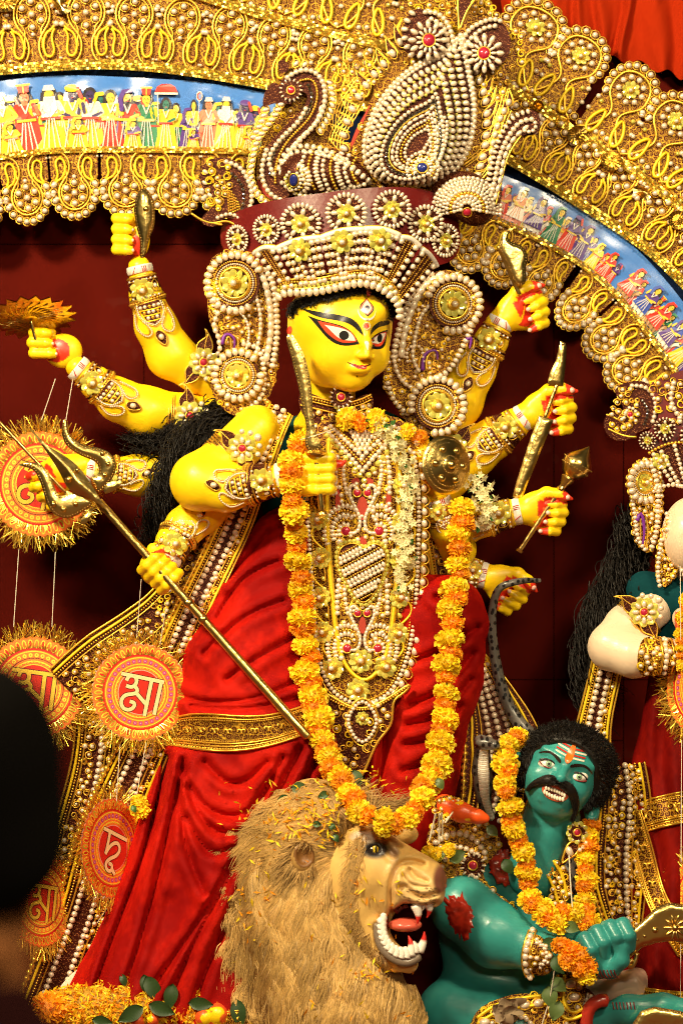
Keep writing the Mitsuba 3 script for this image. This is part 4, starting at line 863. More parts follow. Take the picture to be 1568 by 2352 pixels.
# the shell and curl on the right, the little bird on the left
key = num(crown + '__shell'); bd = Body([('e', (1058, 446, -40), (70, 54, 50), None), ('e', (1092, 474, -50), (46, 46, 44), 20.)], 5., 14.); b = B(); bd.into(b); b.put(key, 'glitter', True); o = Orn(bd.sf(1.))
for k in range(9):
    a = np.radians(np.linspace(165, 372, 18)); r = 14 + 7.4 * k; o.row(np.stack([1072 + r * np.cos(a) * 1.05, 478 + r * np.sin(a) * .95], 1), 5.4 if k % 2 == 0 else 3.8, 10.6 if k % 2 == 0 else 7.6, ln=1 if k % 2 == 0 else 1.4, across=True, h=4, role='bead' if k == 3 else None)
o.gem(1072, 488, 9, 'ruby', 5); o.emit(key, 5.9)
key = num(crown + '__curl'); o = Orn(flat(-30)); o.plate([(1110, 470), (1128, 420), (1140, 360), (1165, 305), (1196, 272), (1222, 268), (1224, 300), (1190, 315), (1165, 350), (1150, 410), (1140, 470)], 8, 'back', -4, n=60)
o.row([(1118, 470), (1134, 420), (1145, 365), (1168, 312), (1196, 280), (1220, 274)], 6.4, 12.6, h=9); o.row([(1130, 470), (1146, 420), (1158, 362), (1180, 318), (1206, 294)], 5.4, ln=1.8, h=8); o.row([(1222, 274), (1230, 288), (1220, 302), (1204, 300)], 5, 10.4, h=9); o.row([(1106, 474), (1120, 420), (1132, 362), (1154, 302), (1184, 266), (1212, 256)], 4.6, 13, ln=1.5, across=True, h=5); o.plate([(1100, 474), (1122, 400), (1136, 345), (1162, 290), (1196, 258), (1232, 258), (1236, 300), (1210, 312), (1180, 318), (1150, 400), (1142, 474)], 5, 'back', -8, 60); o.cord([(1138, 470), (1152, 410), (1168, 355), (1196, 312)], 2.5, h=7)
o.emit(key, 5.9)
key = num(crown + '__small_bird'); o = Orn(flat(-50)); o.plate([(468, 380), (500, 362), (545, 372), (575, 410), (582, 460), (560, 510), (520, 500), (490, 520), (462, 505), (490, 470), (465, 430)], 8, 'back', -4, n=70)
o.row([(520, 372), (550, 385), (572, 420), (578, 460), (566, 496)], 6.2, 12, h=8); o.row([(532, 400), (552, 420), (560, 455), (552, 490)], 5, 11, role='mirror', h=6); o.row([(500, 500), (530, 492), (556, 506)], 5, 11, h=7)
for i in range(6): o.row([(522 + i * 5, 424 + i * 8), (526 + i * 5, 490 - i * 2)], 2.8, 6, role='bead', h=6)
scrolls(o, [(470, 385), (515, 372), (530, 430), (500, 490), (475, 450)], 18, seed=9, h=8)
for x in ((472, 395), (470, 420), (482, 448), (500, 462)): o.pearl(*x, 4.6, 8, 40, 1.6)
for p in ([(462, 505), (490, 512), (520, 508), (545, 520)], [(440, 490), (470, 508), (510, 516)]): o.cord(p, 3.2)
o.emit(key, 5.9)
# red cap with rosettes
capw = lambda u: 62 - ((np.asarray(u, float) - 785) / 270) ** 2 * 130
key = num(crown + '__red_cap'); o = Orn(lambda u, v, h: W(u, v, capw(u) + h - (np.asarray(v, float) - 500) * -.1))
o.plate([(508, 560), (515, 510), (560, 480), (620, 462), (720, 446), (840, 432), (950, 432), (1020, 455), (1052, 510), (1045, 590), (980, 610), (900, 590), (800, 580), (700, 585), (600, 610), (540, 600)], 4, 'satin', -4, 120, fine=16); o.emit(key)
for u, v, r, rx in ((548, 549, 34, .75), (614, 527, 36, .9), (691, 513, 49, 1), (795, 489, 49, 1), (899, 480, 46, 1), (976, 513, 45, .93), (1020, 552, 40, .8)):
    key = num(crown + '__rosette'); o = Orn(frame((u, v, capw(u) + 12), math.copysign(math.degrees(math.acos(rx)), u - 790) if rx < 1 else (u - 795) * .08, -4)); o.rosette(0, 0, r, 26, 7); o.emit(key, 5.0)
# the pearl tiara above the forehead
tw = lambda u, v: 66 + 130 * np.sqrt(np.clip(1 - ((np.asarray(u, float) - 790) / 215) ** 2, .03, 1)) + (650 - np.asarray(v, float)) * .10
sft = lambda u, v, h: W(u, v, tw(u, v) + h)
for (a, b_, c, d) in (((584, 582), (631, 570), (676, 662), (655, 666)), ((633, 572), (734, 546), (752, 650), (690, 659)), ((735, 547), (835, 527), (816, 641), (762, 649)), ((836, 526), (918, 541), (868, 648), (822, 641)), ((919, 545), (964, 566), (896, 670), (872, 652)), ((968, 572), (1003, 612), (922, 704), (899, 674))):
    key = num(crown + '__tiara_panel'); o = Orn(sft); a, b_, c, d = map(lambda x: np.array(x, float), (a, b_, c, d))
    at = lambda s, t: (a * (1 - s) + b_ * s) * (1 - t) + (d * (1 - s) + c * s) * t
    o.plate(np.array([a, b_, c, d]), 6, 'back', -4, fine=12)
    top = spl([a, (a + b_) / 2 + [0, -7], b_], 14); o.B('white'); P = sft(top[:, 0], top[:, 1], 4.); o.cord(top + [0, -3], 5.5, 'ycord', 1.)
    bw = B(); tube(bw, P, 6.5 * S, 6, c=(.85, .78, .68)); bw.put(key + '__white_rim', 'paint', True); del o.b['white']
    wide = np.linalg.norm(b_ - a) > 60
    for s, ss in (((.06, .08), (.20, .25), (.80, .75), (.94, .92)) if wide else ((.12, .14), (.86, .84))):
        p0, p1 = at(s, .06), at(ss, .93); n = max(4, int(np.linalg.norm(p1 - p0) / 14.8))
        for i in range(n): o.pearl(*(p0 + (p1 - p0) * i / (n - 1)), 7. - 1.5 * i / n, 6)
    for s, ss in (((.13, .165), (.87, .835), (.30, .36), (.70, .64)) if wide else ((.32, .32), (.68, .68), (.5, .5))): o.row([at(s, .02), at(ss, .96)], 2.2, 5, role='bead', h=3)
    if wide:
        o.row([at(.37, .42), at(.44, .95)], 5.6, 12.5, h=4); o.row([at(.63, .42), at(.56, .95)], 5.6, 12.5, h=4)
        p = at(.5, .16); o.sf = frame((*p, float(tw(*p)) + 10), (p[0] - 790) * .14, -6); o.flower(0, 0, 27, 2, 8)
    o.emit(key, 5.3)
key = num(crown + '__pearl_rim'); o = Orn(sft); rim = np.array([(640, 682), (649, 675), (709, 671), (770, 661), (840, 651), (890, 673), (915, 703), (918, 728)], float)
o.row(rim, 7.3, 15, ln=1.45, across=True, h=2); o.row(rim + [0, -15], 4.8, 10.4, role='crys', h=2); o.row(rim + [0, -24], 3.2, 6.6, role='bead', h=2); o.cord(rim + [0, -9], 2.2, n=60); o.cord(rim + [0, -30], 2.6, n=60)
o.plate(np.vstack([rim + [0, 4], (rim + [0, -34])[::-1]]), 3, 'back', -5, fine=14); o.emit(key, 5.3)

# ================================================================ paisley ear ornaments
def ear(label, circles, strands, plate, scr, w, purple, seed):
    ek = thing('ear_ornament', label, 'ear ornament', None); o = Orn(flat(w)); o.plate(plate, 6, 'fili', -6, 140); scrolls(o, plate, 150, (5, 9), (3, 5), seed, 2); o.emit(ek, 6.)
    for (u, v, r, a0, a1) in circles:
        key = num(ek + '__swirl'); o = Orn(frame((u, v, w + 8), (u - 785) * .05, 0)); o.disc(0, 0, r * .9, 5, 'back', -4, n=30)
        a = np.arange(30) * 2 * np.pi / 30
        for k in (.60, .68, .78): o.row(np.stack([r * k * np.cos(a), r * k * np.sin(a)], 1), 2.6, 5.2, role='bead' if k != .68 else None, h=3, closed=True)
        o.cord(np.stack([r * .55 * np.cos(a), r * .55 * np.sin(a)], 1), 3.4, n=30, closed=True, h=4)
        o.flower(0, 0, r * .5, 2, 10)
        n = int((a1 - a0) / 360 * 2 * math.pi * r / 15)
        for i in range(n): q = math.radians(a0 + (a1 - a0) * i / n); o.pearl(r * math.cos(q), r * math.sin(q), 7.2, 6, math.degrees(q), 1.35); o.cord(np.array([(-5, -3), (0, -8), (11, 0), (0, 8), (-5, 3)]) @ rot2(math.degrees(q)).T + [r * math.cos(q), r * math.sin(q)], 1.5, h=1)
        o.emit(key, 6.)
    key = num(ek + '__paisley_tail'); o = Orn(flat(w + 6))
    for p, r, g, ln, across in strands: o.row(p, r, g, ln=ln, across=across, h=6)
    for p in purple:
        b = B(); q = spl(p, 16); tube(b, W(q[:, 0], q[:, 1], w + 12), np.linspace(5, 2, 16) * S, 6, c=(.16, .02, .30)); b.put(ek + '__purple_cord', 'paint', True)
        for dx in (-8, 8): o.cord(np.array(p) + [dx, 1], 2.2, h=4)
    o.emit(key, 6.)
ear('large pearl paisley ear ornament on the left side of the idol face', [(540, 650, 64, 60, 345), (547, 862, 54, 0, 330)],
    [([(572, 596), (600, 630), (618, 690), (622, 760), (612, 820)], 8, 19, 1.6, False), ([(590, 600), (622, 640), (634, 700), (636, 770), (626, 840)], 6.4, 13, 1.3, True), ([(575, 650), (594, 700), (598, 760), (588, 810)], 5.2, 11, 1.2, False), ([(500, 720), (492, 750), (500, 770), (505, 800)], 6, 13, 1.2, False), ([(560, 790), (590, 800), (606, 850), (600, 910), (570, 940)], 5.6, 12, 1.2, True), ([(528, 706), (556, 722), (572, 760), (566, 800)], 3.4, 7.5, 1.4, False)],
    [(478, 640), (490, 590), (540, 575), (595, 588), (634, 650), (642, 760), (630, 880), (590, 945), (540, 955), (498, 920), (486, 850), (515, 800), (490, 760)], 0, -8, [[(510, 790), (520, 768), (536, 775), (538, 800)]], 21)
ear('large pearl paisley ear ornament on the right side of the idol face', [(1040, 698, 62, 200, 480), (1003, 932, 62, 170, 470)],
    [([(1010, 632), (972, 662), (946, 710), (930, 760), (922, 810)], 8, 19, 1.6, False), ([(990, 628), (952, 668), (930, 715), (912, 770), (904, 820)], 6.2, 13, 1.3, True), ([(1000, 690), (970, 720), (954, 770), (948, 820), (960, 850)], 5.2, 11, 1.2, False), ([(1080, 760), (1060, 800), (1030, 850), (1000, 868)], 5.6, 13, 1.3, True), ([(905, 830), (920, 870), (950, 890), (970, 872)], 5.4, 11.5, 1.2, False), ([(935, 830), (938, 800), (962, 796), (972, 830)], 4, 9, 1, False), ([(890, 880), (905, 920), (935, 950)], 5.4, 12, 1.2, True)],
    [(915, 760), (940, 690), (990, 630), (1050, 625), (1105, 690), (1095, 740), (1060, 810), (1020, 862), (1062, 900), (1068, 955), (1015, 1000), (950, 985), (905, 930), (880, 880), (895, 810)], 0, -8, [[(970, 850), (978, 812), (1000, 806), (1004, 826)], [(1068, 782), (1080, 776), (1078, 800)]], 22)
# ================================================================ the long jewelled apron on the idol's chest
apron = thing('jewelled_apron', 'long apron of pearls, gold cord and crystal flowers on the front of the yellow idol', 'apron')
apw = lambda u, v: 34 + 72 * np.sqrt(np.clip(1 - ((np.asarray(u, float) - 830) / 200) ** 2, .02, 1)) + 10 * np.exp(-((np.asarray(v, float) - 1080) / 120) ** 2)
asf = lambda u, v, h: W(u, v, apw(u, v) + h)
o = Orn(asf)
outl = [(740, 965), (716, 1020), (704, 1100), (706, 1220), (714, 1340), (722, 1450), (738, 1540), (768, 1596), (810, 1622), (850, 1622), (892, 1600), (926, 1548), (948, 1470), (960, 1370), (966, 1250), (966, 1120), (955, 1030), (925, 965), (830, 955)]
o.plate(outl, 5, 'fili', -6, 140, fine=22)
red = [(770, 1000), (764, 1150), (770, 1300), (780, 1420), (800, 1520), (835, 1556), (870, 1520), (892, 1420), (902, 1300), (905, 1150), (898, 1000)]
o.plate(red, 3, 'fili', 2, 90, fine=20); scrolls(o, red, 130, (6, 10), (3.5, 5.5), 78, 6)
for q in ([(832, 1140), (820, 1165), (832, 1195), (844, 1165)], [(806, 1106), (822, 1098), (820, 1112)], [(858, 1106), (842, 1098), (844, 1112)], [(775, 1120), (782, 1150), (776, 1180), (770, 1150)], [(892, 1120), (898, 1150), (892, 1180), (886, 1150)], [(832, 1232), (822, 1246), (832, 1256), (842, 1246)], [(832, 1416), (824, 1436), (832, 1456), (840, 1436)]): o.plate(q, 2, 'panel', 7, 24)
for s_ in (1, -1):
    side = [(735, 1180), (728, 1100), (722, 1330), (740, 1500)]
o.emit(apron)
key = num(apron + '__border'); o = Orn(asf)
L_ = [(716, 1010), (706, 1100), (708, 1220), (716, 1340), (724, 1450), (740, 1540), (770, 1592), (812, 1616)]; R_ = [(845, 1618), (890, 1594), (922, 1545), (944, 1470), (955, 1370), (960, 1250), (960, 1130), (950, 1040)]
for e, s_ in ((L_, -1), (R_, -1)):
    o.row(e, 4.6, 10.5, ln=1.25, across=True, h=6); o.row(e, 3., 6.5, role='bead', h=5, off=9 * s_); o.cord(np.array(e) + [(-9 if e is L_ else 9), 2], 2.4)
q = spl(R_ + [(935, 990)], 26)
for i, (u, v) in enumerate(q): o.pearl(u + 13, v, 7., 5, 80, 1.3); o.cord(np.array([(0, -12), (11, -4), (12, 6), (2, 13), (-4, 4)]) + [u + 13, v], 2., n=12, closed=True, h=3)
for p in ([(756, 1000), (750, 1150), (757, 1300), (768, 1420), (790, 1520), (820, 1556), (836, 1562), (852, 1556), (880, 1520), (902, 1420), (914, 1300), (918, 1150), (912, 1000)],): o.cord(p, 5.2, 'ycord', 6, n=90); o.cord(np.array(p) * [.93, 1] + [58, -2], 2.6, h=6, n=90); o.cord(np.array(p) * [1.06, 1] - [50, -3], 2.2, h=5, n=90)
for s_ in (-1, 1):
    for v in (1070, 1158, 1235, 1325, 1410, 1495): 
        x = 834 + s_ * 104 - (s_ * 8 if v > 1400 else 0) - (s_ * 18 if v > 1480 else 0); o.cord([(x - s_ * 14, v - 40), (x + s_ * 12, v - 20), (x + s_ * 12, v), (x - s_ * 18, v + 30)], 2.8, 'ycord', 5); o.cord([(x + s_ * 4, v - 46), (x - s_ * 14, v - 20), (x - s_ * 16, v + 10)], 2.4, h=5); o.pearl(x + s_ * 3, v - 34, 5.5, 6, 70, 1.4)
        o.pearl(x - s_ * 12, v + 4, 4.6, 6, 60, 1.5, role='crys')
o.emit(key, 5.6)
for u, v, r in ((734, 1193, 25), (738, 1282, 25), (738, 1372, 25), (744, 1452, 25), (735, 1105, 22), (922, 1115, 24), (921, 1200, 25), (917, 1287, 25), (916, 1372, 25), (912, 1455, 25), (765, 1535, 26), (828, 1518, 27), (822, 1585, 27), (884, 1532, 26)):
    key = num(apron + '__crystal_flower'); o = Orn(frame((u, v, float(apw(u, v)) + 5), (u - 830) * .25, 0)); o.flower(0, 0, r, 2, 9); o.emit(key, 5.6)
key = num(apron + '__collar'); o = Orn(asf)
vs = np.array([(742, 985), (790, 1040), (832, 1086), (872, 1040), (915, 985)], float)
o.plate([(742, 975), (832, 1098), (922, 975), (880, 960), (790, 960)], 4, 'back', 3, fine=14)
for k in (0, -14, -28, -40): o.row([(748 - k * .4, 985 + k * .2), (832, 1082 + k * 1.2)], 6. if k in (0, -28) else 3.4, 11.8 if k in (0, -28) else 7, role=None if k in (0, -28) else 'bead', h=9); o.row([(832, 1082 + k * 1.2), (915 + k * .4, 985 + k * .2)], 6. if k in (0, -28) else 3.4, 11.8 if k in (0, -28) else 7, role=None if k in (0, -28) else 'bead', h=9)
for i in range(5): o.row([(806 + i * 5, 992 + i * 10), (858 - i * 5, 992 + i * 10)], 4.6, 10, ln=1.5, across=True, h=9)
for t in np.linspace(0, 1, 9):
    for s_ in (-1, 1): o.pearl(836 + s_ * 84 * (1 - t), 1000 + 104 * t, 7, 8, role='crys')
o.emit(key, 5.6)
def pair(v0, sc):
    key = num(apron + '__swan_pair'); o = Orn(asf)
    for s_ in (-1, 1):
        X = lambda p: np.array([(832 + s_ * a * sc, v0 + b * sc) for a, b in p], float)
        o.plate(X([(-2, -10), (18, -14), (34, 4), (26, 40), (8, 66), (10, 100), (-4, 104), (-6, 40)]), 3, 'back', 4, 40, fine=12)
        o.row(X([(13, 10), (24, 2), (30, 16), (26, 34), (16, 54), (8, 72), (6, 92), (14, 110), (28, 112)]), 4.4 * sc, 9.6 * sc, ln=1.7, h=8); o.cord(X([(8, 8), (24, -5), (37, 14), (32, 38), (20, 60), (14, 78), (14, 94), (22, 102)]), 1.8, h=7)
        o.gem(*X([(12, 20)])[0], 8 * sc, 'ruby', 8); o.gem(*X([(38, 108)])[0], 10 * sc, 'ruby', 9)
        for k in range(5): 
            a = np.radians(np.linspace(150, 300, 7) if s_ < 0 else np.linspace(30, -120, 7)); r = (16 + 10.5 * k) * sc; c = X([(40, 108)])[0]
            o.row(np.stack([c[0] - (0) + r * np.cos(a) * .8, c[1] + r * np.sin(a)], 1), (3.2 if k % 2 else 4.6) * sc, (7 if k % 2 else 9.6) * sc, ln=1 if k % 2 else 1.5, across=True, role='bead' if k % 2 else None, h=7)
        o.pearl(*X([(52, 132)])[0], 7, 7)
        for x, rr, role in ((62, 6., None), (52, 3., 'bead'), (44, 5.4, None)): o.row(X([(x - 4, -62), (x, -30), (x - (0 if x > 60 else 8), 20)]), rr, rr * 2.05, role=role, h=7); o.cord(X([(x - 9, -62), (x - 5, -30), (x - 6, 18)]), 1.6, h=6)
    o.emit(key, 5.6)
pair(1112, 1.); pair(1390, .92)
key = num(apron + '__heart'); heart = np.array([(774, 1280), (780, 1256), (800, 1245), (822, 1248), (835, 1258), (850, 1248), (872, 1248), (888, 1270), (886, 1305), (872, 1345), (835, 1388), (798, 1345), (780, 1310)], float); b = B(); hp = inflate(b, heart, 0, 16, sf=lambda u, v, h: asf(u, v, 8 + h)); b.put(key, 'glitter', True)
o = Orn(lambda u, v, h: asf(u, v, h + 20)); c = np.array([832, 1310.])
o.row(c + (heart - c) * 1.02, 5.5, 10.5, role='crys', h=-8, closed=True); o.cord(c + (heart - c) * .94, 2.2, h=-4, closed=True, n=60)
hs = Polygon(spl(c + (heart - c) * .86, 80, True))
for k, t in enumerate(np.arange(-66, 70, 9.5)):
    ln_ = shapely.LineString([(c[0] + t * .62 - 80, c[1] + t * .8 + 42), (c[0] + t * .62 + 80, c[1] + t * .8 - 42)]).intersection(hs)
    for g in getattr(ln_, 'geoms', [ln_]):
        if g.is_empty or g.length < 10: continue
        e = np.array(g.coords)[[0, -1]]; o.row(e, 5. if k % 3 == 0 else (2.6 if k % 3 == 1 else 4.2), 10 if k % 3 == 0 else (5.6 if k % 3 == 1 else 8.6), ln=1.6 if k % 3 == 2 else 1, across=k % 3 == 2, role='bead' if k % 3 == 1 else None, h=3)
o.emit(key, 5.6)
key = num(apron + '__leaf_pendant'); o = Orn(lambda u, v, h: W(u, v, 118 + h - (np.asarray(v, float) - 1590) * .05))
pend = [(742, 1592), (790, 1616), (835, 1626), (890, 1604), (942, 1572), (928, 1590), (905, 1610), (898, 1660), (870, 1700), (838, 1768), (818, 1792), (790, 1782), (722, 1760), (700, 1740), (716, 1712), (752, 1690), (760, 1640)]
o.plate(pend, 4, 'back', -4, 110); o.cord(pend, 3.4, closed=True, n=110); scrolls(o, pend, 34, (7, 12), (3.5, 5.5), 31, 3)
dp = [(832, 1612), (804, 1640), (802, 1668), (832, 1704), (862, 1668), (860, 1640)]; o.row(dp, 4.6, 9.2, h=6, closed=True); o.cord(np.array(dp) * 1.2 - [166, 331], 2.6, closed=True, n=40); o.flower(832, 1650, 16, 4); o.row([(738, 1594), (835, 1630), (938, 1574)], 3, 6.4, role='bead', h=5)
o.emit(key, 5.6)
# choker and neck chains
ck = thing('choker', 'gold choker with a red gem flower on the throat of the yellow idol', 'necklace'); o = Orn(lambda u, v, h: W(u, v, 52 + 30 * np.sqrt(np.clip(1 - ((np.asarray(u, float) - 775) / 115) ** 2, .02, 1)) + h))
o.plate([(690, 902), (740, 914), (800, 922), (850, 905), (858, 925), (830, 985), (770, 1000), (716, 975), (690, 940)], 4, 'back', -4, 60, fine=12)
for dv, r in ((0, 2.6), (12, 2.), (26, 2.4)): o.cord([(690, 904 + dv), (740, 916 + dv), (800, 924 + dv), (852, 906 + dv)], r, h=5)
o.row([(692, 910), (740, 922), (800, 930), (852, 912)], 3.2, 7, role='bead', h=5); scrolls(o, [(700, 935), (770, 950), (850, 930), (830, 985), (770, 1000), (716, 975)], 22, (7, 11), (4, 6), 33, 4)
o.emit(ck, 5.6); key = num(ck + '__gem_flower'); o = Orn(frame((783, 912, 104), 0, 0)); o.rosette(0, 0, 27, 14, 0, 'gem', ln=2.2); o.flower(0, 20, 17, -2, 7, cone=False); o.emit(key, 5.6)

# ================================================================ marigold garlands
def marigold(seed, c1, c2):
    g = np.random.default_rng(seed); b = B(); tn = g.uniform(.80, 1.06); c1, c2 = np.array(c1) * tn, np.array(c2) * tn; sq = g.uniform(.66, .92); v = ICO[2].vertices * [1, sq, 1] * .74; b.add(v, ICO[2].faces, np.array(c1) * .75)
    n = 170; i = np.arange(n) + .5; ph = np.arccos(1 - 2 * i / n); th = math.pi * (1 + 5 ** .5) * i
    d = np.stack([np.cos(th) * np.sin(ph), np.cos(ph), np.sin(th) * np.sin(ph)], 1)
    for k in range(n):
        a = nrm(np.cross(d[k], g.normal(size=3))); f = np.cross(d[k], a); s = g.uniform(.11, .16); o_ = d[k] * [1, sq, 1]; t = g.normal(size=3) * .06; cc = np.array(c1) * (1 - (q := g.random())) + np.array(c2) * q
        P = np.array([o_ * .62 - a * s * .4, o_ * .62 + a * s * .4, o_ * .97 + a * s + t + f * s * .3, o_ * (1.0 + g.uniform(-.05, .03)) + t + f * s * .2, o_ * .97 - a * s + t + f * s * .3])
        b.add(P, [[0, 1, 2], [0, 2, 3], [0, 3, 4]], cc * g.uniform(.85, 1.05))
    return mikit.ply((np.vstack(b.V), np.vstack(b.F)), 'petal', smooth=False, color=np.clip(np.vstack(b.C), 0, 1))
MG = [[marigold(60 + i, (.95, .62, .004), (1., .80, .02)) for i in range(5)], [marigold(70 + i, (.92, .30, .001), (.96, .46, .004)) for i in range(5)]]
def bloom(key, p, r, axis, kind, g):
    ax = nrm(np.asarray(axis, float)); e = nrm(np.cross(ax, g.normal(size=3))); f = np.cross(e, ax); m = np.eye(4); m[:3, :3] = np.stack([e, ax, f], 1) * r; m[:3, 3] = p
    k = num(key); scene[k] = {**MG[kind][g.integers(5)], 'to_world': T(m.tolist())}; return k
def garland(label, pts, r=31, gap=25, seed=0, extra=()):
    g = np.random.default_rng(seed); gk = thing('marigold_garland', label, 'garland'); q = spl(pts, 400); L = plen(q[:, :2]); n = int(L / gap) + 1; c = even(q, n); P = W3(c); t = np.gradient(P, axis=0)
    b = B(); tube(b, W3(even(q, 80)), 3 * S, 5, c=(.10, .16, .03)); b.put(gk + '__string', 'matte', True)
    for i in range(n):
        rr = r * g.uniform(.84, 1.12); ax = nrm(t[i]) + g.normal(size=3) * .22; bloom(gk + '__flower', P[i] + g.normal(size=3) * 3.6 * S, rr * (1.10 - .20 * (i % 2)) * px(c[i, 2]), ax, i % 2, g)
    return gk
gl = garland('long yellow and orange marigold garland hanging from the idol shoulders down round the lion head',
    [(692, 1012, 150), (674, 1060, 190), (670, 1110, 205), (672, 1165, 195), (678, 1220, 160), (682, 1270, 140), (688, 1330, 135), (694, 1400, 130), (702, 1480, 130), (712, 1550, 140), (724, 1625, 160), (740, 1690, 200), (758, 1745, 260), (780, 1795, 320), (810, 1840, 370), (850, 1876, 400), (895, 1890, 410), (935, 1874, 395), (962, 1836, 360), (985, 1800, 310), (1002, 1755, 265), (1012, 1690, 230), (1020, 1620, 205), (1028, 1550, 185), (1036, 1480, 170), (1036, 1420, 150), (1048, 1365, 130), (1056, 1300, 110), (1056, 1230, 100), (1062, 1165, 95)], 31, 27.5, 1)
gl = garland('short marigold string of three large flowers across the idol throat', [(790, 962, 128), (822, 968, 134), (862, 962, 124)], 30, 34, 2)
gl = garland('short marigold string between the shield and the right ear ornament', [(934, 985, 100), (958, 1000, 96), (972, 1040, 92)], 26, 27, 3)
def star(seed):
    g = np.random.default_rng(seed); b = B(); tube(b, np.array([[0, 0, 0], [0, 0, .5], [0, 0, .9]]), [.12, .13, .2], 5, (0, 1, 0), c=(.60, .62, .30))
    for i in range(6):
        a = 2 * math.pi * i / 6 + g.normal() * .15; d = np.array([math.cos(a), math.sin(a), 0]); e = np.array([-d[1], d[0], 0]); z = np.array([0, 0, 1.])
        P = np.array([z * .85, z * 1.0 + d * .45 + e * .26, z * (.9 + .2 * g.random()) + d * 1.0, z * 1.0 + d * .45 - e * .26]); b.add(P, [[0, 1, 2], [0, 2, 3]], (.80, .72, .40))
    return mikit.ply((np.vstack(b.V), np.vstack(b.F)), 'petal', smooth=False, color=np.vstack(b.C))
ST = [star(i) for i in range(2)]
def white_strand(label, pts, n, spread, seed):
    g = np.random.default_rng(seed); gk = thing('white_flower_strand', label, 'garland'); q = spl(pts, 300); b = B(); tube(b, W3(even(q, 50)), 2 * S, 5, c=(.16, .22, .05)); b.put(gk + '__string', 'matte', True)
    for i in range(n):
        c = q[int((i + g.random()) / n * 299)] + [*g.normal(size=2) * spread, g.uniform(0, 14)]; z = nrm(np.array([g.normal() * .8, -1.0, g.normal() * .6 - .35])); e = nrm(np.cross(z, g.normal(size=3))); m = np.eye(4); m[:3, :3] = np.stack([e, np.cross(z, e), z], 1) * g.uniform(9, 13) * S; m[:3, 3] = W3(c)
        scene[num(gk + '__flower')] = {**ST[i % 2], 'to_world': T(m.tolist())}
    b = B()
    for i in range(n // 6):
        c = q[g.integers(300)] + [*g.normal(size=2) * spread, 8]; a = g.uniform(0, 6.28); d = np.array([math.cos(a), math.sin(a), .2]) * g.uniform(14, 24); e = np.array([-d[1], d[0], 0]) * .3
        b.add(W3(np.array([c, c + d * .5 + e, c + d, c + d * .5 - e])), [[0, 1, 2], [0, 2, 3]], (.05, .13, .03))
    b.put(gk + '__leaf_trim', 'matte', False, kind='stuff')
white_strand('strand of small white star flowers hanging down the right side of the apron', [(872, 975, 126), (905, 1010, 122), (918, 1050, 120), (942, 1095, 105), (934, 1150, 112), (926, 1220, 115), (930, 1280, 112), (918, 1345, 115)], 170, 9, 5)
white_strand('clump of small white star flowers on the forearm below the shield', [(1085, 1095, 40), (1100, 1130, 44), (1122, 1165, 46), (1100, 1205, 30)], 75, 11, 6)

# ================================================================ what the ten hands hold
def weapon(name, label, cat): return thing(name, label, cat)
def blade(key, pts, w, dome=4, back=3, n=120, p=.5, tilt=(0, 0), lim=1e9, beads=0, studs=()):
    b = B(); sf = lambda u, v, h: W(u, v, w + tilt[0] * (np.asarray(u, float) - pts[0][0]) + tilt[1] * (np.asarray(v, float) - pts[0][1]) + h)
    pg = inflate(b, pts, 0, dome, back, n, 6, None, p, lim, sf); b.put(key, 'brass', 40)
    if beads:
        bb = B(); e = np.array(pg.buffer(-4).exterior.coords)
        for u, v in even(e, int(pg.length / beads), True): ball(bb, sf(u, v, dome * .25 + 1.), 2.2 * S, 0)
        bb.put(key + '__rim_bead_trim', 'brass', True, kind='stuff')
    for u, v, r in studs:
        bb = B(); ball(bb, sf(u, v, dome * .8), r * S, 2); bb.put(key + '__stud', 'brass', True)
def rod(key, a, b_, r, m=12, tip=None):
    b = B(); P = W3(even(np.array([a, b_], float), 14)); tube(b, P, np.full(14, r) * S if np.ndim(r) == 0 else np.interp(np.linspace(0, 1, 14), np.linspace(0, 1, len(r)), r) * S, m, (0, -1, .01)); b.put(key, 'brass', True)
k = weapon('curved_sword', 'brass curved sword held upright beside the idol face', 'sword')
blade(k + '__blade', [(668, 767), (680, 782), (694, 806), (708, 850), (716, 900), (719, 950), (728, 1000), (736, 1032), (706, 1032), (703, 990), (697, 949), (688, 900), (676, 850), (666, 810), (658, 780), (660, 770)], 214, 4, 4, 110, beads=7)
b = B(); lathe(b, np.array([(4, -8), (24, -4), (25, 0), (10, 6), (8, 10)]) * S, (W(724, 1036, 202), np.array([.06, -.25, 1])), 24); b.put(k + '__guard', 'brass', 40)
rod(k + '__hilt', (724, 1036, 200), (738, 1172, 196), 7); b = B(); lathe(b, np.array([(7, -2), (13, -5), (14, -9), (9, -13), (0, -14)]) * S, (W(738, 1172, 196), np.array([-.1, 0, 1])), 20); b.put(k + '__pommel', 'brass', 40)
k = weapon('trident', 'long brass trident with a curling three pointed head slanting down across the red velvet', 'trident')
rod(k + '__shaft', (228, 1152, 110), (706, 1692, 222), [9, 9.5, 9.5, 11, 10.5])
for t in (.86, 1.):
    b = B(); c = np.array([228, 1152, 110]) + t * .5 * np.array([478, 540, 112]); tube(b, W3(np.array([c - [4, 4.6, 0], c + [4, 4.6, 0]])), 12 * S, 14, (0, -1, .01)); b.put(k + '__ferrule', 'brass', True)
blade(k + '__middle_prong', [(66, 979), (96, 1010), (120, 1030), (146, 1045), (178, 1070), (198, 1094), (220, 1128), (236, 1160), (205, 1146), (180, 1136), (158, 1122), (140, 1090), (122, 1060), (96, 1022)], 150, 16, 4, 110, 1., studs=((178, 1080, 6), (158, 1102, 7)))
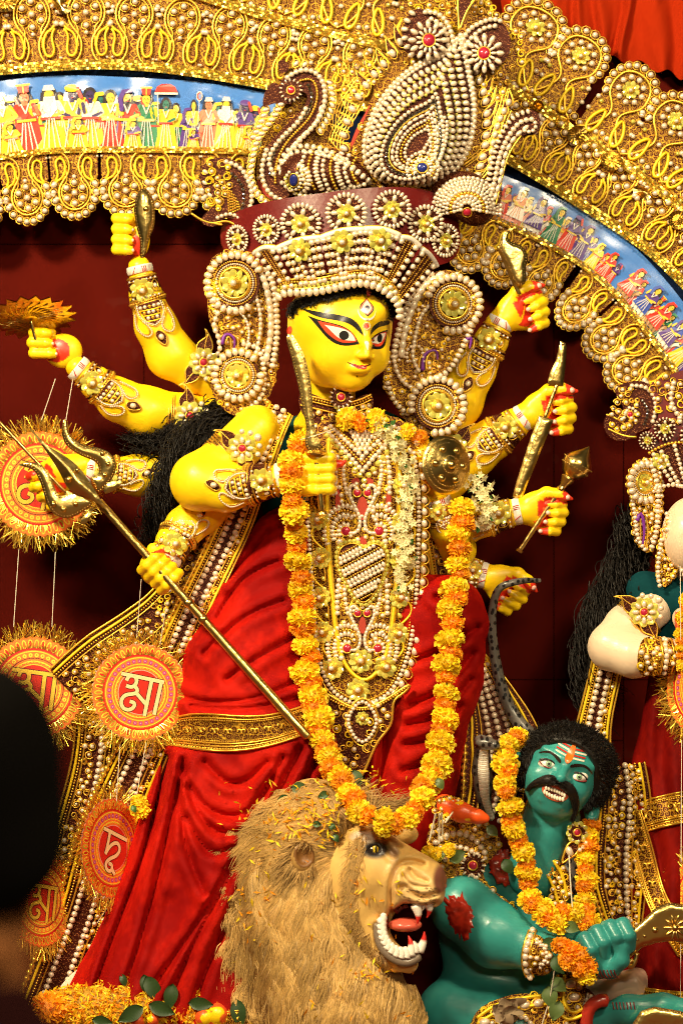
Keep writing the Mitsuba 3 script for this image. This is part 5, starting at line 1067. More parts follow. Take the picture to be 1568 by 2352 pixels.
blade(k + '__left_prong', [(42, 1068), (66, 1062), (90, 1066), (108, 1080), (120, 1102), (128, 1124), (138, 1138), (158, 1134), (180, 1128), (200, 1136), (214, 1156), (196, 1172), (176, 1184), (148, 1190), (122, 1178), (106, 1150), (98, 1122), (88, 1096), (70, 1076)], 138, 8, 4, 150, beads=7, studs=((124, 1158, 7), (147, 1170, 7), (174, 1158, 6)))
blade(k + '__right_prong', [(148, 962), (156, 985), (166, 1004), (192, 1022), (222, 1028), (246, 1036), (262, 1052), (267, 1078), (256, 1102), (240, 1122), (226, 1132), (212, 1110), (208, 1096), (222, 1092), (228, 1078), (218, 1060), (200, 1052), (178, 1042), (156, 1026), (144, 998)], 138, 8, 4, 150, beads=7, studs=((236, 1042, 6), (249, 1066, 6), (241, 1091, 6)))
blade(k + '__leaf_finial', [(244, 1112), (262, 1106), (282, 1104), (272, 1118), (256, 1130), (240, 1132)], 140, 4, 3, 50); blade(k + '__leaf_finial', [(212, 1160), (204, 1176), (190, 1188), (186, 1204), (204, 1196), (212, 1178), (216, 1168)], 140, 4, 3, 50)
k = weapon('spiked_disc', 'flat brass disc with pointed edge balanced above the left raised fist', 'disc')
b = B(); n = 19; f = frame((72, 730, -40), 4, -62, 7); a = np.arange(2 * n) * np.pi / n
def dsc(h): return [f(0, 0, h + 2)[None]] + [f(r * np.cos(a), r * np.sin(a), h + z) for r, z in ((14, 4), (24, 1), (38, 3), (52, 1), (66, 3), (80, 0))] + [f(np.where(np.arange(2 * n) % 2, 84, 106) * np.cos(a), np.where(np.arange(2 * n) % 2, 84, 106) * np.sin(a), h)]
for h in (0, -3):
    P = dsc(h); i = np.arange(2 * n); j = (i + 1) % (2 * n); F = [np.stack([i * 0, 1 + i, 1 + j], 1)]
    for q in range(len(P) - 2): F += [np.stack([1 + q * 2 * n + i, 1 + (q + 1) * 2 * n + i, 1 + (q + 1) * 2 * n + j], 1), np.stack([1 + q * 2 * n + i, 1 + (q + 1) * 2 * n + j, 1 + q * 2 * n + j], 1)]
    b.add(np.vstack(P), np.vstack(F))
b.put(k, 'brass', 30)
b = B()
for i in range(26):
    t = np.linspace(0, 1, 8); a = 2 * math.pi * i / 26 + t * .7; r = 16 + 60 * t; tube(b, f(r * np.cos(a), r * np.sin(a), 3 - t), 1.6 * S, 4)
b.put(k + '__swirl_relief', 'brass', True, kind='stuff')
rod(k + '__pin', (72, 738, -42), (88, 800, -50), 4)
k = weapon('conch_blade', 'small spoon shaped brass conch held by the topmost left fist', 'conch')
blade(k, [(332, 432), (350, 452), (356, 485), (354, 520), (344, 548), (338, 570), (331, 592), (324, 594), (322, 560), (316, 530), (309, 490), (312, 455), (320, 438)], -52, 16, 4, 80, beads=7, studs=((336, 480, 7),))
k = weapon('thin_arrow', 'thin straight brass rod held behind the trident head', 'arrow'); rod(k, (-30, 938, -40), (150, 1130, -60), 4, 8); blade(k + '__arrow_tip', [(150, 1128), (172, 1138), (178, 1160), (158, 1150)], -60, 3, 3, 30)
k = weapon('axe', 'brass axe with a wavy blade held by the topmost right fist', 'axe'); rod(k + '__handle', (1144, 566, -48), (1192, 676, -60), 5)
blade(k + '__blade', [(1178, 524), (1166, 540), (1174, 556), (1192, 562), (1206, 576), (1211, 596), (1206, 618), (1208, 640), (1198, 656), (1184, 652), (1172, 630), (1160, 600), (1146, 572), (1150, 548), (1162, 528)], -42, 7, 4, 120, beads=7, lim=9)
k = weapon('bow', 'flat brass bow of two tapering blades held by the second right fist', 'bow')
blade(k + '__upper_blade', [(1286, 783), (1298, 788), (1300, 800), (1298, 840), (1292, 888), (1256, 883), (1262, 856), (1276, 828), (1282, 800)], -44, 5, 4, 0, lim=9, studs=((1292, 790, 4),)); rod(k + '__grip', (1278, 884, -46), (1250, 960, -46), 5)
blade(k + '__lower_blade', [(1237, 954), (1270, 964), (1252, 1010), (1232, 1060), (1212, 1108), (1198, 1146), (1176, 1142), (1184, 1110), (1198, 1066), (1216, 1010)], -44, 5, 4, 0, lim=9, studs=((1187, 1138, 5),))
k = weapon('mace', 'brass mace with a pointed onion head held by the third right fist', 'mace'); a0, a1 = W(1190, 1268, -34), W(1352, 1026, -14); L = np.linalg.norm(a1 - a0) / S
b = B(); lathe(b, np.array([(0, 0), (8, 1), (9, 5), (5.5, 9), (6, 60), (6.5, L * .58), (11, L * .60), (8, L * .625), (12, L * .66), (17, L * .70), (15, L * .715), (24, L * .74), (33, L * .79), (36, L * .84), (30, L * .88), (20, L * .92), (9, L * .965), (1, L)]) * S, (a0, a1 - a0), 30); b.put(k, 'brass', 40)
bb = B(); ax = nrm(a1 - a0); e = nrm(np.cross(ax, [0, -1, 0])); f = np.cross(ax, e)
for r, h in ((34.5, .80), (37, .845)):
    for t in np.arange(30) * 2 * np.pi / 30: ball(bb, a0 + ax * L * h * S + r * S * (math.cos(t) * e + math.sin(t) * f), 2. * S, 0)
bb.put(k + '__bead_trim', 'brass', True, kind='stuff')
k = weapon('round_shield', 'round brass shield with raised bosses held in front of the right shoulder', 'shield'); f = frame((1024, 1068, 108), 36, 4, -12)
b = B(); o0 = f(0, 0, 0); ax = f(0, 0, 1) - o0; lathe(b, np.array([(64, -3), (67, 0), (64, 3), (58, 4), (54, 7), (30, 14), (20, 16), (18, 19), (8, 21), (0, 21)]) * S, (o0, ax), 48); b.add(*(lambda m: (m.V[0], m.F[0]))(lathe(mm := B(), np.array([(64, -3), (40, 2), (0, 8)]) * S, (o0, ax), 48) or mm)); b.put(k, 'brass', 50)
for i in range(6): t = 2 * math.pi * i / 6 + .3; b = B(); ball(b, f(38 * math.cos(t), 38 * math.sin(t), 11), 8.5 * S, 2); b.put(k + '__boss', 'brass', True)
b = B(); ball(b, f(0, 0, 19), 11 * S, 2); b.put(k + '__boss', 'brass', True); bb = B()
for r, n in ((60, 60), (20, 26), (50, 44)):
    for t in np.arange(n) * 2 * np.pi / n: ball(bb, f(r * math.cos(t), r * math.sin(t), 4.5 if r == 60 else (17 if r == 20 else 8.5)), 2. * S, 0)
bb.put(k + '__bead_trim', 'brass', True, kind='stuff')
# ================================================================ red velvet sari
CREASE = [(p, a) for a, l in ((11, [[(640, 1290), (560, 1330), (500, 1420)], [(650, 1380), (560, 1420), (470, 1500)], [(690, 1560), (600, 1600), (480, 1612), (420, 1600)], [(690, 1600), (560, 1628), (440, 1622)], [(620, 1220), (560, 1290), (520, 1330)], [(700, 1450), (610, 1500), (520, 1560)]]),
    (17, [[(690, 1720), (560, 1960), (430, 2200), (370, 2340)], [(735, 1730), (606, 1960), (486, 2200), (436, 2340)], [(650, 1740), (585, 1860), (500, 2040), (300, 2340)], [(385, 1740), (330, 1960), (250, 2180), (200, 2330)], [(420, 1745), (388, 1900), (340, 2100), (262, 2340)], [(700, 1790), (640, 2000), (560, 2340)]]),
    (13, [[(420, 1765), (470, 1850), (550, 1872), (625, 1790)], [(430, 1810), (490, 1905), (560, 1915)], [(470, 1750), (540, 1800), (615, 1750)], [(430, 1880), (490, 1960), (530, 1950)], [(410, 1800), (430, 1950), (470, 2050)]]),
    (13, [[(940, 1620), (1020, 1580), (1085, 1500)], [(935, 1665), (1010, 1640), (1080, 1560)], [(930, 1710), (1000, 1690), (1055, 1620)], [(925, 1770), (990, 1745), (1035, 1690)], [(930, 1520), (1000, 1500), (1095, 1440)], [(900, 1560), (880, 1700), (870, 1850)], [(860, 1620), (840, 1750), (830, 1850)], [(1000, 1370), (1040, 1400), (1060, 1470)]])) for p in l]
CREASE = [(shapely.LineString(spl(p, 40)), a) for p, a in CREASE]
def folds(P):
    uv = P[:, :, 0, :2].reshape(-1, 2); pts = shapely.points(uv); f = 0
    nz = meshkit.fbm(np.c_[uv * .014, uv[:, :1] * 0], 3) - .5
    for l, a in CREASE: d = shapely.distance(pts, l); f = f + 1.15 * a * np.exp(-(d / 6.) ** 2) - .7 * a * np.exp(-((d - 20) / 13) ** 2)
    f = f + 7 * nz
    a = np.arctan2(uv[:, 0] - 800, uv[:, 1] - 1180); t = np.clip((uv[:, 1] - 1700) / 120, 0, 1) * np.clip((1000 - uv[:, 0]) / 100, 0, 1); f = f + t * 3.5 * np.sin(a * 44 + 4 * nz)
    return f.reshape(P.shape[0], P.shape[1])[:, :, None]
sari_p = [('c', (690, 1270, -40), (565, 1540, 0), 120, 142, 40.), ('c', (565, 1540, 0), (575, 1660, 10), 142, 150, 40.), ('c', (840, 1420, -40), (1010, 1420, 20), 130, 92, 40.), ('c', (1022, 1420, 20), (1010, 1560, 10), 92, 92, 30.), ('c', (1000, 1560, 0), (920, 1900, 0), 92, 110, 40.),
    ('c', (570, 1700, -10), (480, 2000, 20), 165, 175, 50.), ('c', (480, 2000, 20), (330, 2330, 70), 150, 150, 60.), ('c', (520, 2000, 20), (520, 2380, 80), 170, 160, 60.), ('c', (640, 1700, -10), (720, 2300, 20), 180, 170, 60.), ('c', (430, 1900, 10), (195, 2330, 40), 70, 66, 40.)]
sari_b = Body(sari_p, 5.6, 30., folds)
b = B(); sari_b.into(b); key = b.put(idol + '__sari', 'velvet', True, label='red velvet sari')
def border(bd, top, bot, key, label=None, lift=5, seed=0):
    n = 90; A, C = spl(top, n), spl(bot, n); t = np.linspace(0, 1, 8)[None, :, None]; Q = A[:, None] * (1 - t) + C[:, None] * t
    sf = bd.sf(lift) if isinstance(bd, Body) else bd
    b = B(); sheet(b, sf(Q[..., 0], Q[..., 1], 0.)); k = b.put(key, 'filigree', True, **({'label': label} if label else {}))
    o = Orn(sf); mid = lambda s: A * (1 - s) + C * s
    for s, r in ((0, 2.6), (.10, 1.8), (.80, 2.2), (.88, 1.8), (1, 3.)): o.cord(mid(s)[::2], r, h=2)
    o.row(mid(.16), 2.4, 5.4, role='bead'); o.row(mid(.95), 3., 6.6, role='bead'); o.row(mid(.74), 2., 5., role='bead')
    m = mid(.45); L = plen(m); wd = np.linalg.norm(A[0] - C[0]); c = even(m, max(3, int(L / (wd * .75))))
    for i, (u, v) in enumerate(c):
        for s in (-1, 1):
            tt = np.linspace(0, 4.6, 14); rr = wd * .20 * (1 - tt / 6.4); o.cord(np.stack([u + s * (wd * .17 + rr * np.cos(tt + 2.2) * .9), v + rr * np.sin(tt + 2.2)], 1), 2.6, n=14, raw=True, h=2)
        o.pearl(u, v - wd * .12, wd * .05, 3, role='bead')
    o.emit(k, 99); return k
border(sari_b, [(372, 1672), (400, 1650), (470, 1640), (560, 1645), (640, 1638), (706, 1618)], [(368, 1708), (400, 1712), (470, 1722), (560, 1722), (640, 1706), (704, 1684)], idol + '__sari_border', 'gold embroidered border across the thigh')
border(sari_b, [(470, 2335), (540, 2322), (640, 2330)], [(470, 2375), (540, 2365), (640, 2370)], idol + '__sari_border')
# ================================================================ embroidered sashes
def sash(name, label, cen, wd, w, pearls=2, scal=True, seed=0, holder=None, scr=30):
    """a strip along a path: backing, rope edges, pearl columns, scalloped gold hem"""
    k = thing(name, label, 'sash') if holder is None else num(holder + '__sash'); q = spl(cen, 120); t = nrm(np.gradient(q, axis=0)); n = np.stack([-t[:, 1], t[:, 0]], 1); wd = np.interp(np.linspace(0, 1, 120), np.linspace(0, 1, len(wd)), wd)[:, None] if np.ndim(wd) else np.full((120, 1), wd)
    ww = np.interp(np.linspace(0, 1, 120), np.linspace(0, 1, len(w)), w) if np.ndim(w) else np.full(120, w)
    from scipy.spatial import cKDTree
    tr = cKDTree(q); sf = lambda u, v, h: (lambda uv: W(uv[..., 0], uv[..., 1], ww[tr.query(uv)[1]] + np.asarray(h, float)))(np.stack(np.broadcast_arrays(np.asarray(u, float), np.asarray(v, float)), -1))
    o = Orn(sf); E = lambda s: q + n * wd * s
    o.plate(np.vstack([E(-.5)[::3], E(.5)[::-3]]), 3, 'back', -4, fine=14)
    for s, r, role in ((-.5, 2.6, 'cord'), (-.40, 3.4, 'ycord'), (.5, 2.6, 'cord'), (.40, 3.4, 'ycord'), (-.22, 2., 'cord'), (.26, 2., 'cord')): o.cord(E(s)[::2], r, role, 4)
    o.row(E(-.31), 2.6, 6, role='bead', h=4); o.row(E(.33), 2.8, 6.6, role='bead', h=4)
    for s in np.linspace(-.12, .16, pearls) if pearls else (): o.row(E(s), 7., 15., h=5)
    if scal:
        hem = E(.5); c = even(hem, int(plen(hem) / 15)); b_ = o.B('bead')
        for u, v in c: o.pearl(u, v, 7.5, -1, 0, 1., 'bead')
    if scr: scrolls(o, np.vstack([E(-.20)[::3], E(.24)[::-3]]) if not pearls else np.vstack([E(-.38)[::3], E(-.14)[::-3]]), scr, (6, 10), (3.5, 5.5), seed, 3)
    if pearls == 1: scrolls(o, np.vstack([E(-.03)[::3], E(.27)[::-3]]), scr, (6, 11), (3.5, 6), seed + 50, 3)
    o.emit(k, 5.9); return k
sash('shoulder_sash', 'maroon sash with double pearl row from left shoulder to hip of the yellow idol', [(644, 940), (622, 985), (598, 1045), (572, 1110), (548, 1180), (515, 1255), (476, 1335), (440, 1410), (405, 1492)], [64, 76, 78, 80, 86], [36, 70, 60, 40, 20, 20, 30, 40, 40], 2, True, 1)
sash('side_sash', 'dark embroidered sash with gold scrolls behind the trident shaft', [(470, 1240), (425, 1330), (372, 1405), (300, 1465), (215, 1525), (150, 1580)], [60, 90, 110, 120, 110], [-30, -30, -20, 0, 0], 0, False, 2, None, 60)
sash('trailing_sash', 'dark sash with pearl columns trailing down behind the hanging letter discs', [(345, 1690), (300, 1790), (262, 1880), (230, 1970), (200, 2080), (160, 2190), (110, 2330)], [110, 130, 130, 150], [10, 0, -10, -20, -30], 2, True, 3, None, 50)
sash('trailing_sash', 'dark beaded sash half hidden by the dark head of the onlooker', [(225, 1650), (215, 1760), (180, 1900), (150, 2020), (110, 2160)], [100, 110, 110], [-40, -50, -60], 1, False, 4, None, 50)
sash('knee_sash', 'gold edged sash with pearls below the right knee of the yellow idol', [(1086, 1500), (1110, 1560), (1130, 1620), (1150, 1690), (1152, 1790), (1130, 1880)], [40, 110, 170, 180, 150], [-40, -30, -20, -10, 0], 3, True, 5, None, 50)
sash('side_sash', 'brown sash with gold rope edges hanging beside the right edge of the apron', [(985, 1130), (1000, 1200), (1010, 1260), (1016, 1325)], [70, 66, 50], [-20, -20, -20], 0, False, 6, None, 16)
# ================================================================ black hair of the idol
def hair(key, guides, n, spread, r=1.4, curl=9., L=(.25, .6), seed=0, bsdf='hairb', back=None, col=None):
    g = np.random.default_rng(seed); b = B(); G = [spl(p, 60) for p in guides]
    if back: 
        for p, rr in back: inflate(b, p, 0, rr, sf=lambda u, v, h, w=G[0][30, 2]: W(u, v, w - 22 + h))
    for _ in range(n):
        q = G[g.integers(len(G))]; a = g.random() * .85; l = g.uniform(*L); i = np.linspace(a, min(1, a + l), 16) * 59; c = np.stack([np.interp(i, np.arange(60), q[:, k]) for k in range(3)], 1); c = c + g.normal(size=3) * spread
        ph = g.uniform(0, 6.28); s = np.linspace(0, g.uniform(9, 20), 16); c[:, 0] += curl * np.sin(s + ph) * np.linspace(.3, 1, 16); c[:, 1] += curl * .7 * np.cos(s * .9 + ph); c[:, 2] += curl * np.cos(s + ph)
        tube(b, W3(c), np.linspace(r, r * .4, 16) * S, 3, caps=False)
    b.put(key, bsdf, True, kind=None)
hair(idol + '__hair', [[(590, 930, -70), (500, 960, -60), (430, 1010, -30), (390, 1090, -20), (365, 1170, -30), (350, 1250, -40)], [(560, 960, -60), (470, 1000, -30), (410, 1060, -20), (385, 1150, -20)], [(520, 930, -80), (420, 990, -70), (340, 1010, -90), (300, 1000, -100)]], 900, (16, 16, 12), 1.9, 9, seed=2)
# ================================================================ the lion
lion = thing('lion', 'tan lion with shaggy mane roaring with bared red tipped teeth below the yellow idol', 'lion statue')
grv = [([(900, 2110), (897, 2050), (906, 2005), (930, 1980), (970, 1984)], 5, 6), ([(916, 2040), (930, 2036), (945, 2050), (975, 2060), (1002, 2052)], 5, 5), ([(912, 2086), (930, 2076), (965, 2083), (1000, 2073)], 4, 4), ([(940, 1996), (952, 2012), (980, 2024)], 4, 4), ([(862, 2128), (868, 2160), (880, 2195), (900, 2222)], 4, 5), ([(880, 1925), (892, 1950), (902, 1962)], 5, 6), ([(925, 2012), (945, 2032), (985, 2038)], 3, 4)]
GL = [(shapely.LineString(spl(p, 40)), d, s) for p, d, s in grv]
def lion_disp(P):
    uv = P[:, :, 0, :2].reshape(-1, 2); f = np.zeros(len(uv)); pts = shapely.points(uv)
    for l, d, s in GL: dd = shapely.distance(pts, l); f += 2.1 * d * np.exp(-(dd / s) ** 2) - .8 * d * np.exp(-((dd - 13) / 8) ** 2)
    f -= 5 * np.exp(-(((uv[:, 0] - 845) / 30) ** 2 + ((uv[:, 1] - 1918) / 12) ** 2))
    return f.reshape(P.shape[0], P.shape[1])[:, :, None] * (P[..., 2] > 290)
lp = [('e', (815, 2030, 255), (105, 135, 105), None), ('c', (850, 1960, 300), (985, 2008, 318), 62, 34, 30.), ('c', (868, 2010, 308), (972, 2036, 332), 68, 46, 26.), ('e', (985, 2045, 322), (30, 30, 42), 14.), ('c', (885, 2062, 322), (984, 2054, 334), 38, 28, 18.),
    ('c', (820, 2110, 290), (880, 2190, 306), 62, 34, 26.), ('c', (880, 2190, 306), (938, 2214, 314), 36, 22, 16.), ('e', (838, 1912, 318), (44, 16, 26), 16.), ('e', (930, 1916, 250), (30, 24, 30), 16.), ('-', ('e', (940, 2122, 338), (52, 44, 60)), 8.), ('-', ('e', (985, 2130, 330), (50, 46, 70)), 8.), ('-', ('e', (862, 1950, 372), (20, 11, 20)), 6.)]
lb = Body(lp, 3.6, 20., lion_disp)
def lion_col(V):
    u, v, w = V.T; t = meshkit.fbm(V * .02, 3)[:, None]; c = np.array((.66, .41, .12)) * (.85 + .3 * t)
    pale = np.exp(-((u - 960) / 60) ** 2 - ((v - 2050) / 45) ** 2)[:, None]; c = c * (1 - .55 * pale) + np.array((.80, .58, .30)) * .55 * pale
    for (x, y, a, b_, cc, k) in ((862, 1951, 31, 20, (.02, .015, .015), 1.), (905, 1958, 12, 10, (.12, .06, .04), .7), (836, 1922, 30, 12, (.78, .66, .55), .7), (1012, 2020, 16, 34, (.20, .07, .045), 1.), (905, 1965, 10, 60, (.36, .22, .16), .4), (875, 2200, 20, 14, (.5, .36, .25), .5)):
        m = np.clip(1.6 - ((u - x) / a) ** 2 - ((v - y) / b_) ** 2, 0, 1)[:, None] * k; c = c * (1 - m) + np.array(cc) * m
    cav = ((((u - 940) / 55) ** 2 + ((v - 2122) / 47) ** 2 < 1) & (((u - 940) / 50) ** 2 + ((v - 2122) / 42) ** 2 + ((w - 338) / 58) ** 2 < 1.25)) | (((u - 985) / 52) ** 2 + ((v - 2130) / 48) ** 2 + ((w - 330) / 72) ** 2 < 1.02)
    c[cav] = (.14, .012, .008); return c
b = B(); lb.into(b, lion_col); b.put(lion + '__head', 'paint', True, label='painted tan head with wrinkled snout')
b = B(); ball(b, W(1006, 2022, 322), 1, 3, (.20, .065, .040), np.diag([19, 26, 25]) * S); ball(b, W(1016, 2034, 330), 1, 2, (.34, .12, .08), np.diag([9, 10, 9]) * S); b.put(lion + '__nose', 'gloss', True)
b = B(); ball(b, W(861, 1951, 345), 1, 2, (.03, .02, .02), np.diag([22, 14, 12]) * S); k = b.put(lion + '__eye', 'gloss', True)
b = B(); ball(b, W(862, 1951, 352), 1, 2, (.85, .55, .02), np.diag([9, 8, 11.5]) * S); b.put(k + '__iris', 'gloss', True); b = B(); ball(b, W(863, 1951, 358.5), 1, 2, (.01, .01, .01), np.diag([2.6, 3, 7.5]) * S); b.put(k + '__pupil', 'gloss', True)
b = B(); ball(b, W(930, 2124, 322), 1, 3, (.62, .10, .06), np.diag([36, 30, 15]) * S); b.put(lion + '__tongue', 'gloss', True)
b = B(); q = spl([(868, 2122, 344), (868, 2150, 348), (880, 2180, 352), (905, 2202, 354), (935, 2210, 350), (962, 2196, 342)], 30); tube(b, W3(q), 10 * S, 8, c=(.20, .15, .11)); b.put(lion + '__lower_lip', 'gloss', True)
def fang(p, q, r, tip=True, tp=.88):
    b = B(); P = even(np.array([p, q], float), 9); t = np.linspace(0, 1, 9); P[:, 0] += 4 * np.sin(t * math.pi); c = np.where((t > .62)[:, None] & tip, (.62, .02, .015), (.86, .80, .70)); tube(b, W3(P), r * (1 - tp * t ** 1.4) * S, 8, c=c); b.put(lion + '__tooth', 'gloss', True)
fang((954, 2078, 350), (958, 2122, 350), 12); fang((984, 2068, 338), (980, 2108, 340), 11); fang((968, 2074, 344), (969, 2092, 345), 6, False)
q = spl([(872, 2112, 350), (873, 2138, 353), (884, 2166, 356), (906, 2186, 357), (932, 2190, 353), (952, 2178, 346)], 12)
for i, p in enumerate(q): fang(p + [0, 8, 0], p + [7 - i * 1.2, -13 if i not in (10,) else -36, 2], 10.5 if i != 10 else 11, i == 10, .88 if i == 10 else .45)
fang((962, 2184, 340), (974, 2140, 344), 11)
b = B(); g = np.random.default_rng(12)
for _ in range(40):
    u, v = g.uniform(925, 1000), g.uniform(2036, 2078); p = np.array([[u, v], [u + 6, v + 1.5]]); tube(b, lb.sf(1.)(p[:, 0], p[:, 1], 0), .7 * S, 3, c=(.08, .05, .03))
b.put(lion + '__whisker_mark', 'matte', True, kind='stuff')
eb = Body([('e', (694, 1968, 352), (29, 35, 16), None), ('-', ('e', (700, 1964, 368), (20, 25, 16)), 6.)], 3.); b = B(); eb.into(b, lambda V: np.where((np.hypot((V[:, :1] - 700) / 25, (V[:, 1:2] - 1964) / 30) < 1) & (V[:, 2:3] > 345), (.20, .085, .02), (.46, .27, .08))); b.put(lion + '__ear', 'paint', True)
mane_p = [('e', (712, 1995, 190), (140, 180, 140), None), ('e', (775, 1875, 230), (88, 70, 95), 40.), ('c', (690, 2110, 200), (770, 2340, 210), 150, 165, 60.), ('c', (840, 2270, 240), (870, 2360, 230), 85, 100, 50.), ('e', (648, 2020, 170), (86, 150, 90), 40.)]
mb = Body(mane_p, 6., 30., lambda P: 7 * (meshkit.fbm(np.stack([P[..., 0] * .03, P[..., 1] * .012, P[..., 2] * .03], -1), 3) - .5) * 2)
b = B(); mb.into(b, (.22, .12, .04))
g = np.random.default_rng(5); seeds = []
pan = g.uniform((528, 1765), (985, 2360), (60000, 2)); P0 = np.c_[pan, mb.H(pan[:, 0], pan[:, 1])]
okm = field(mane_p, P0, 30.) < 14
facep = Polygon(spl([(815, 1935), (860, 1900), (1040, 1960), (1030, 2080), (1000, 2200), (960, 2260), (905, 2245), (860, 2200), (830, 2140), (800, 2080), (790, 2010)], 60, True))
okm &= ~shapely.contains_xy(facep, pan[:, 0], pan[:, 1]); okm &= np.hypot((pan[:, 0] - 702) / 17, (pan[:, 1] - 1962) / 22) > 1
P0 = P0[okm][:21000]; n = len(P0)
cl = meshkit.noise(np.c_[P0[:, 0] * .035, P0[:, 1] * .02, P0[:, 0] * 0], 3); cl2 = meshkit.noise(np.c_[P0[:, 0] * .05, P0[:, 1] * .05, P0[:, 0] * 0], 8)
d = nrm(np.c_[P0[:, 0] - 815, P0[:, 1] - 1955]); wt = np.clip((P0[:, 1] - 1830) / 260, 0.0, 1)[:, None]; top = np.clip((1905 - P0[:, 1:2]) / 90, 0, 1); d = nrm(d * (1 - top) + top * np.where(P0[:, :1] > 790, np.array([.45, .9]), np.array([-.95, .45]))); lw = np.clip((720 - P0[:, :1]) / 120, 0, 1); wt = np.maximum(wt, .62 * lw); d = nrm(d * (1 - .80 * wt) + np.array([-.05, 1.]) * 1.0 * wt)
Lh = g.uniform(60, 125, n); pts = np.zeros((n, 7, 3)); p = P0[:, :2].copy(); ang = (cl - .5) * .9 + g.normal(size=n) * .10
for k in range(7):
    hgt = mb.H(p[:, 0], p[:, 1]); lift = 4 + 13 * math.sin(math.pi * min(k / 6., 1) * .8) * (.3 + cl2) + g.random(n) * 3
    pts[:, k] = np.c_[p, np.maximum(hgt, P0[:, 2] - 60) + lift]
    a = ang + .35 * np.sin(k * 1.1 + cl * 9); dd = np.c_[d[:, 0] * np.cos(a) - d[:, 1] * np.sin(a), d[:, 0] * np.sin(a) + d[:, 1] * np.cos(a)]
    p = p + dd * (Lh / 6)[:, None]; d = nrm(d + [0, .09])
tone = (.42 + .95 * meshkit.fbm(P0 * [.03, .014, .02], 3, 2)[:, None] + .12 * g.normal(size=(n, 1))) * np.array((.56, .335, .095))
hue = g.random((n, 1)); tone = np.clip(tone * (1 + .25 * (hue - .5)) + .05 * (hue > .85), .02, .9)
from scipy.spatial import cKDTree as KD
ci = g.choice(n, 1500, replace=False); cn = ci[KD(P0[ci]).query(P0)[1]]; kk = (np.linspace(0, 1, 7) ** 1.3 * .55)[None, :, None]
off = P0 - P0[cn]; pts = pts * (1 - kk) + (pts[cn] + off[:, None] * .35) * kk
W7 = W3(pts); t7 = nrm(np.gradient(W7, axis=1)); ref = np.array([0, -1., .02]); sd = nrm(np.cross(t7, ref)); up = np.cross(sd, t7); rr = (np.array([.95, 1.05, 1., .85, .65, .45, .2]) * S)[None, :, None] * g.uniform(.7, 1.25, (n, 1, 1))
Vh = np.stack([W7 + sd * rr, W7 - sd * rr], 2).reshape(-1, 3)
i = np.arange(6); fq = np.stack([i * 2, i * 2 + 1, i * 2 + 3, i * 2 + 2], -1)
b.add(Vh, (fq[None] + (np.arange(n) * 14)[:, None, None]).reshape(-1, 4), np.repeat(tone, 14, 0))
for _ in range(420):     # fur grown over the ear
    t = g.uniform(.5, 5.6); c = np.array([694 + 27 * math.cos(t), 1968 + 33 * math.sin(t), 352 + g.uniform(-4, 6)]); d3 = np.array([math.cos(t) * .5 - .35, math.sin(t) * .5 + .45, .1]) + g.normal(size=3) * .25
    q = np.array([c - d3 * 6, c + d3 * 10 + [0, 0, 4], c + d3 * 24 + [0, 3, 2], c + d3 * 38 + [-2, 8, -4]]); tube(b, W3(q), np.array([1.1, 1.1, .8, .3]) * S, 3, c=np.array((.54, .32, .10)) * g.uniform(.6, 1.1), caps=False)
for _ in range(900):     # short fur that blends the mane into the cheek
    s_ = g.random(); c2 = np.array([np.interp(s_, [0, .3, .6, 1], [828, 806, 812, 880]), np.interp(s_, [0, .3, .6, 1], [1925, 2010, 2110, 2236])]) + g.normal(size=2) * [7, 8]; L_ = g.uniform(18, 40); a_ = g.normal() * .3 + 2.0
    q2 = c2 + np.linspace(0, 1, 4)[:, None] * L_ * np.array([math.cos(a_), math.sin(a_)]); h_ = np.maximum(lb.H(q2[:, 0], q2[:, 1]), mb.H(q2[:, 0], q2[:, 1])) + np.array([0, 4, 6, 5]); tube(b, W(q2[:, 0], q2[:, 1], h_), np.array([.9, .9, .7, .3]) * S, 3, c=np.array((.58, .35, .11)) * g.uniform(.6, 1.1), caps=False)
for _ in range(170):     # loose wisps on the left edge
    c = np.array([556, 2050, 150.]) + g.normal(size=3) * [7, 26, 10]; q = spl([c, c + [-8 + g.normal() * 6, 60, 5], c + [-16 + g.normal() * 8, 130, 5], c + [-26 + g.normal() * 12, 190 + g.normal() * 30, 0]], 9); tube(b, W3(q), np.linspace(1.3, .4, 9) * S, 3, c=np.array((.52, .32, .13)), caps=False)
b.put(lion + '__mane', 'fur', True, label='shaggy tan mane')
# petals and leaves that fell on the mane
def petals(key, label, pts, n0, seed, size=(5, 10), bsdf='petal'):
    g = np.random.default_rng(seed); b = B()
    for p in pts:
        s = g.uniform(*size); z = nrm(g.normal(size=3) * [.7, .7, .5] + [0, 0, .7]); e = nrm(np.cross(z, g.normal(size=3))); f = np.cross(z, e); c = np.array((.95, .66, .01) if g.random() < .62 else (.92, .33, .003)) * g.uniform(.8, 1)
        Q = np.array([p - e * s, p - e * s * .2 + f * s * .24 + z * 1.5, p + e * s + z * g.uniform(0, 4), p - e * s * .2 - f * s * .24 + z * 1.5]); b.add(W3(Q), [[0, 1, 2], [0, 2, 3]], c)
    return b.put(key, bsdf, False, kind='stuff', label=label, category='petals')
g = np.random.default_rng(31); q = np.vstack([g.normal((700, 1860), (70, 40), (210, 2)), g.normal((700, 1905), (45, 30), (60, 2)), g.uniform((545, 1850), (640, 2200), (60, 2)), g.normal((812, 2010), (12, 60), (26, 2)), g.uniform((700, 2000), (950, 2340), (70, 2)), g.normal((855, 1800), (30, 20), (40, 2)), g.normal((850, 2240), (20, 14), (22, 2)), g.normal((548, 2060), (10, 90), (30, 2))])
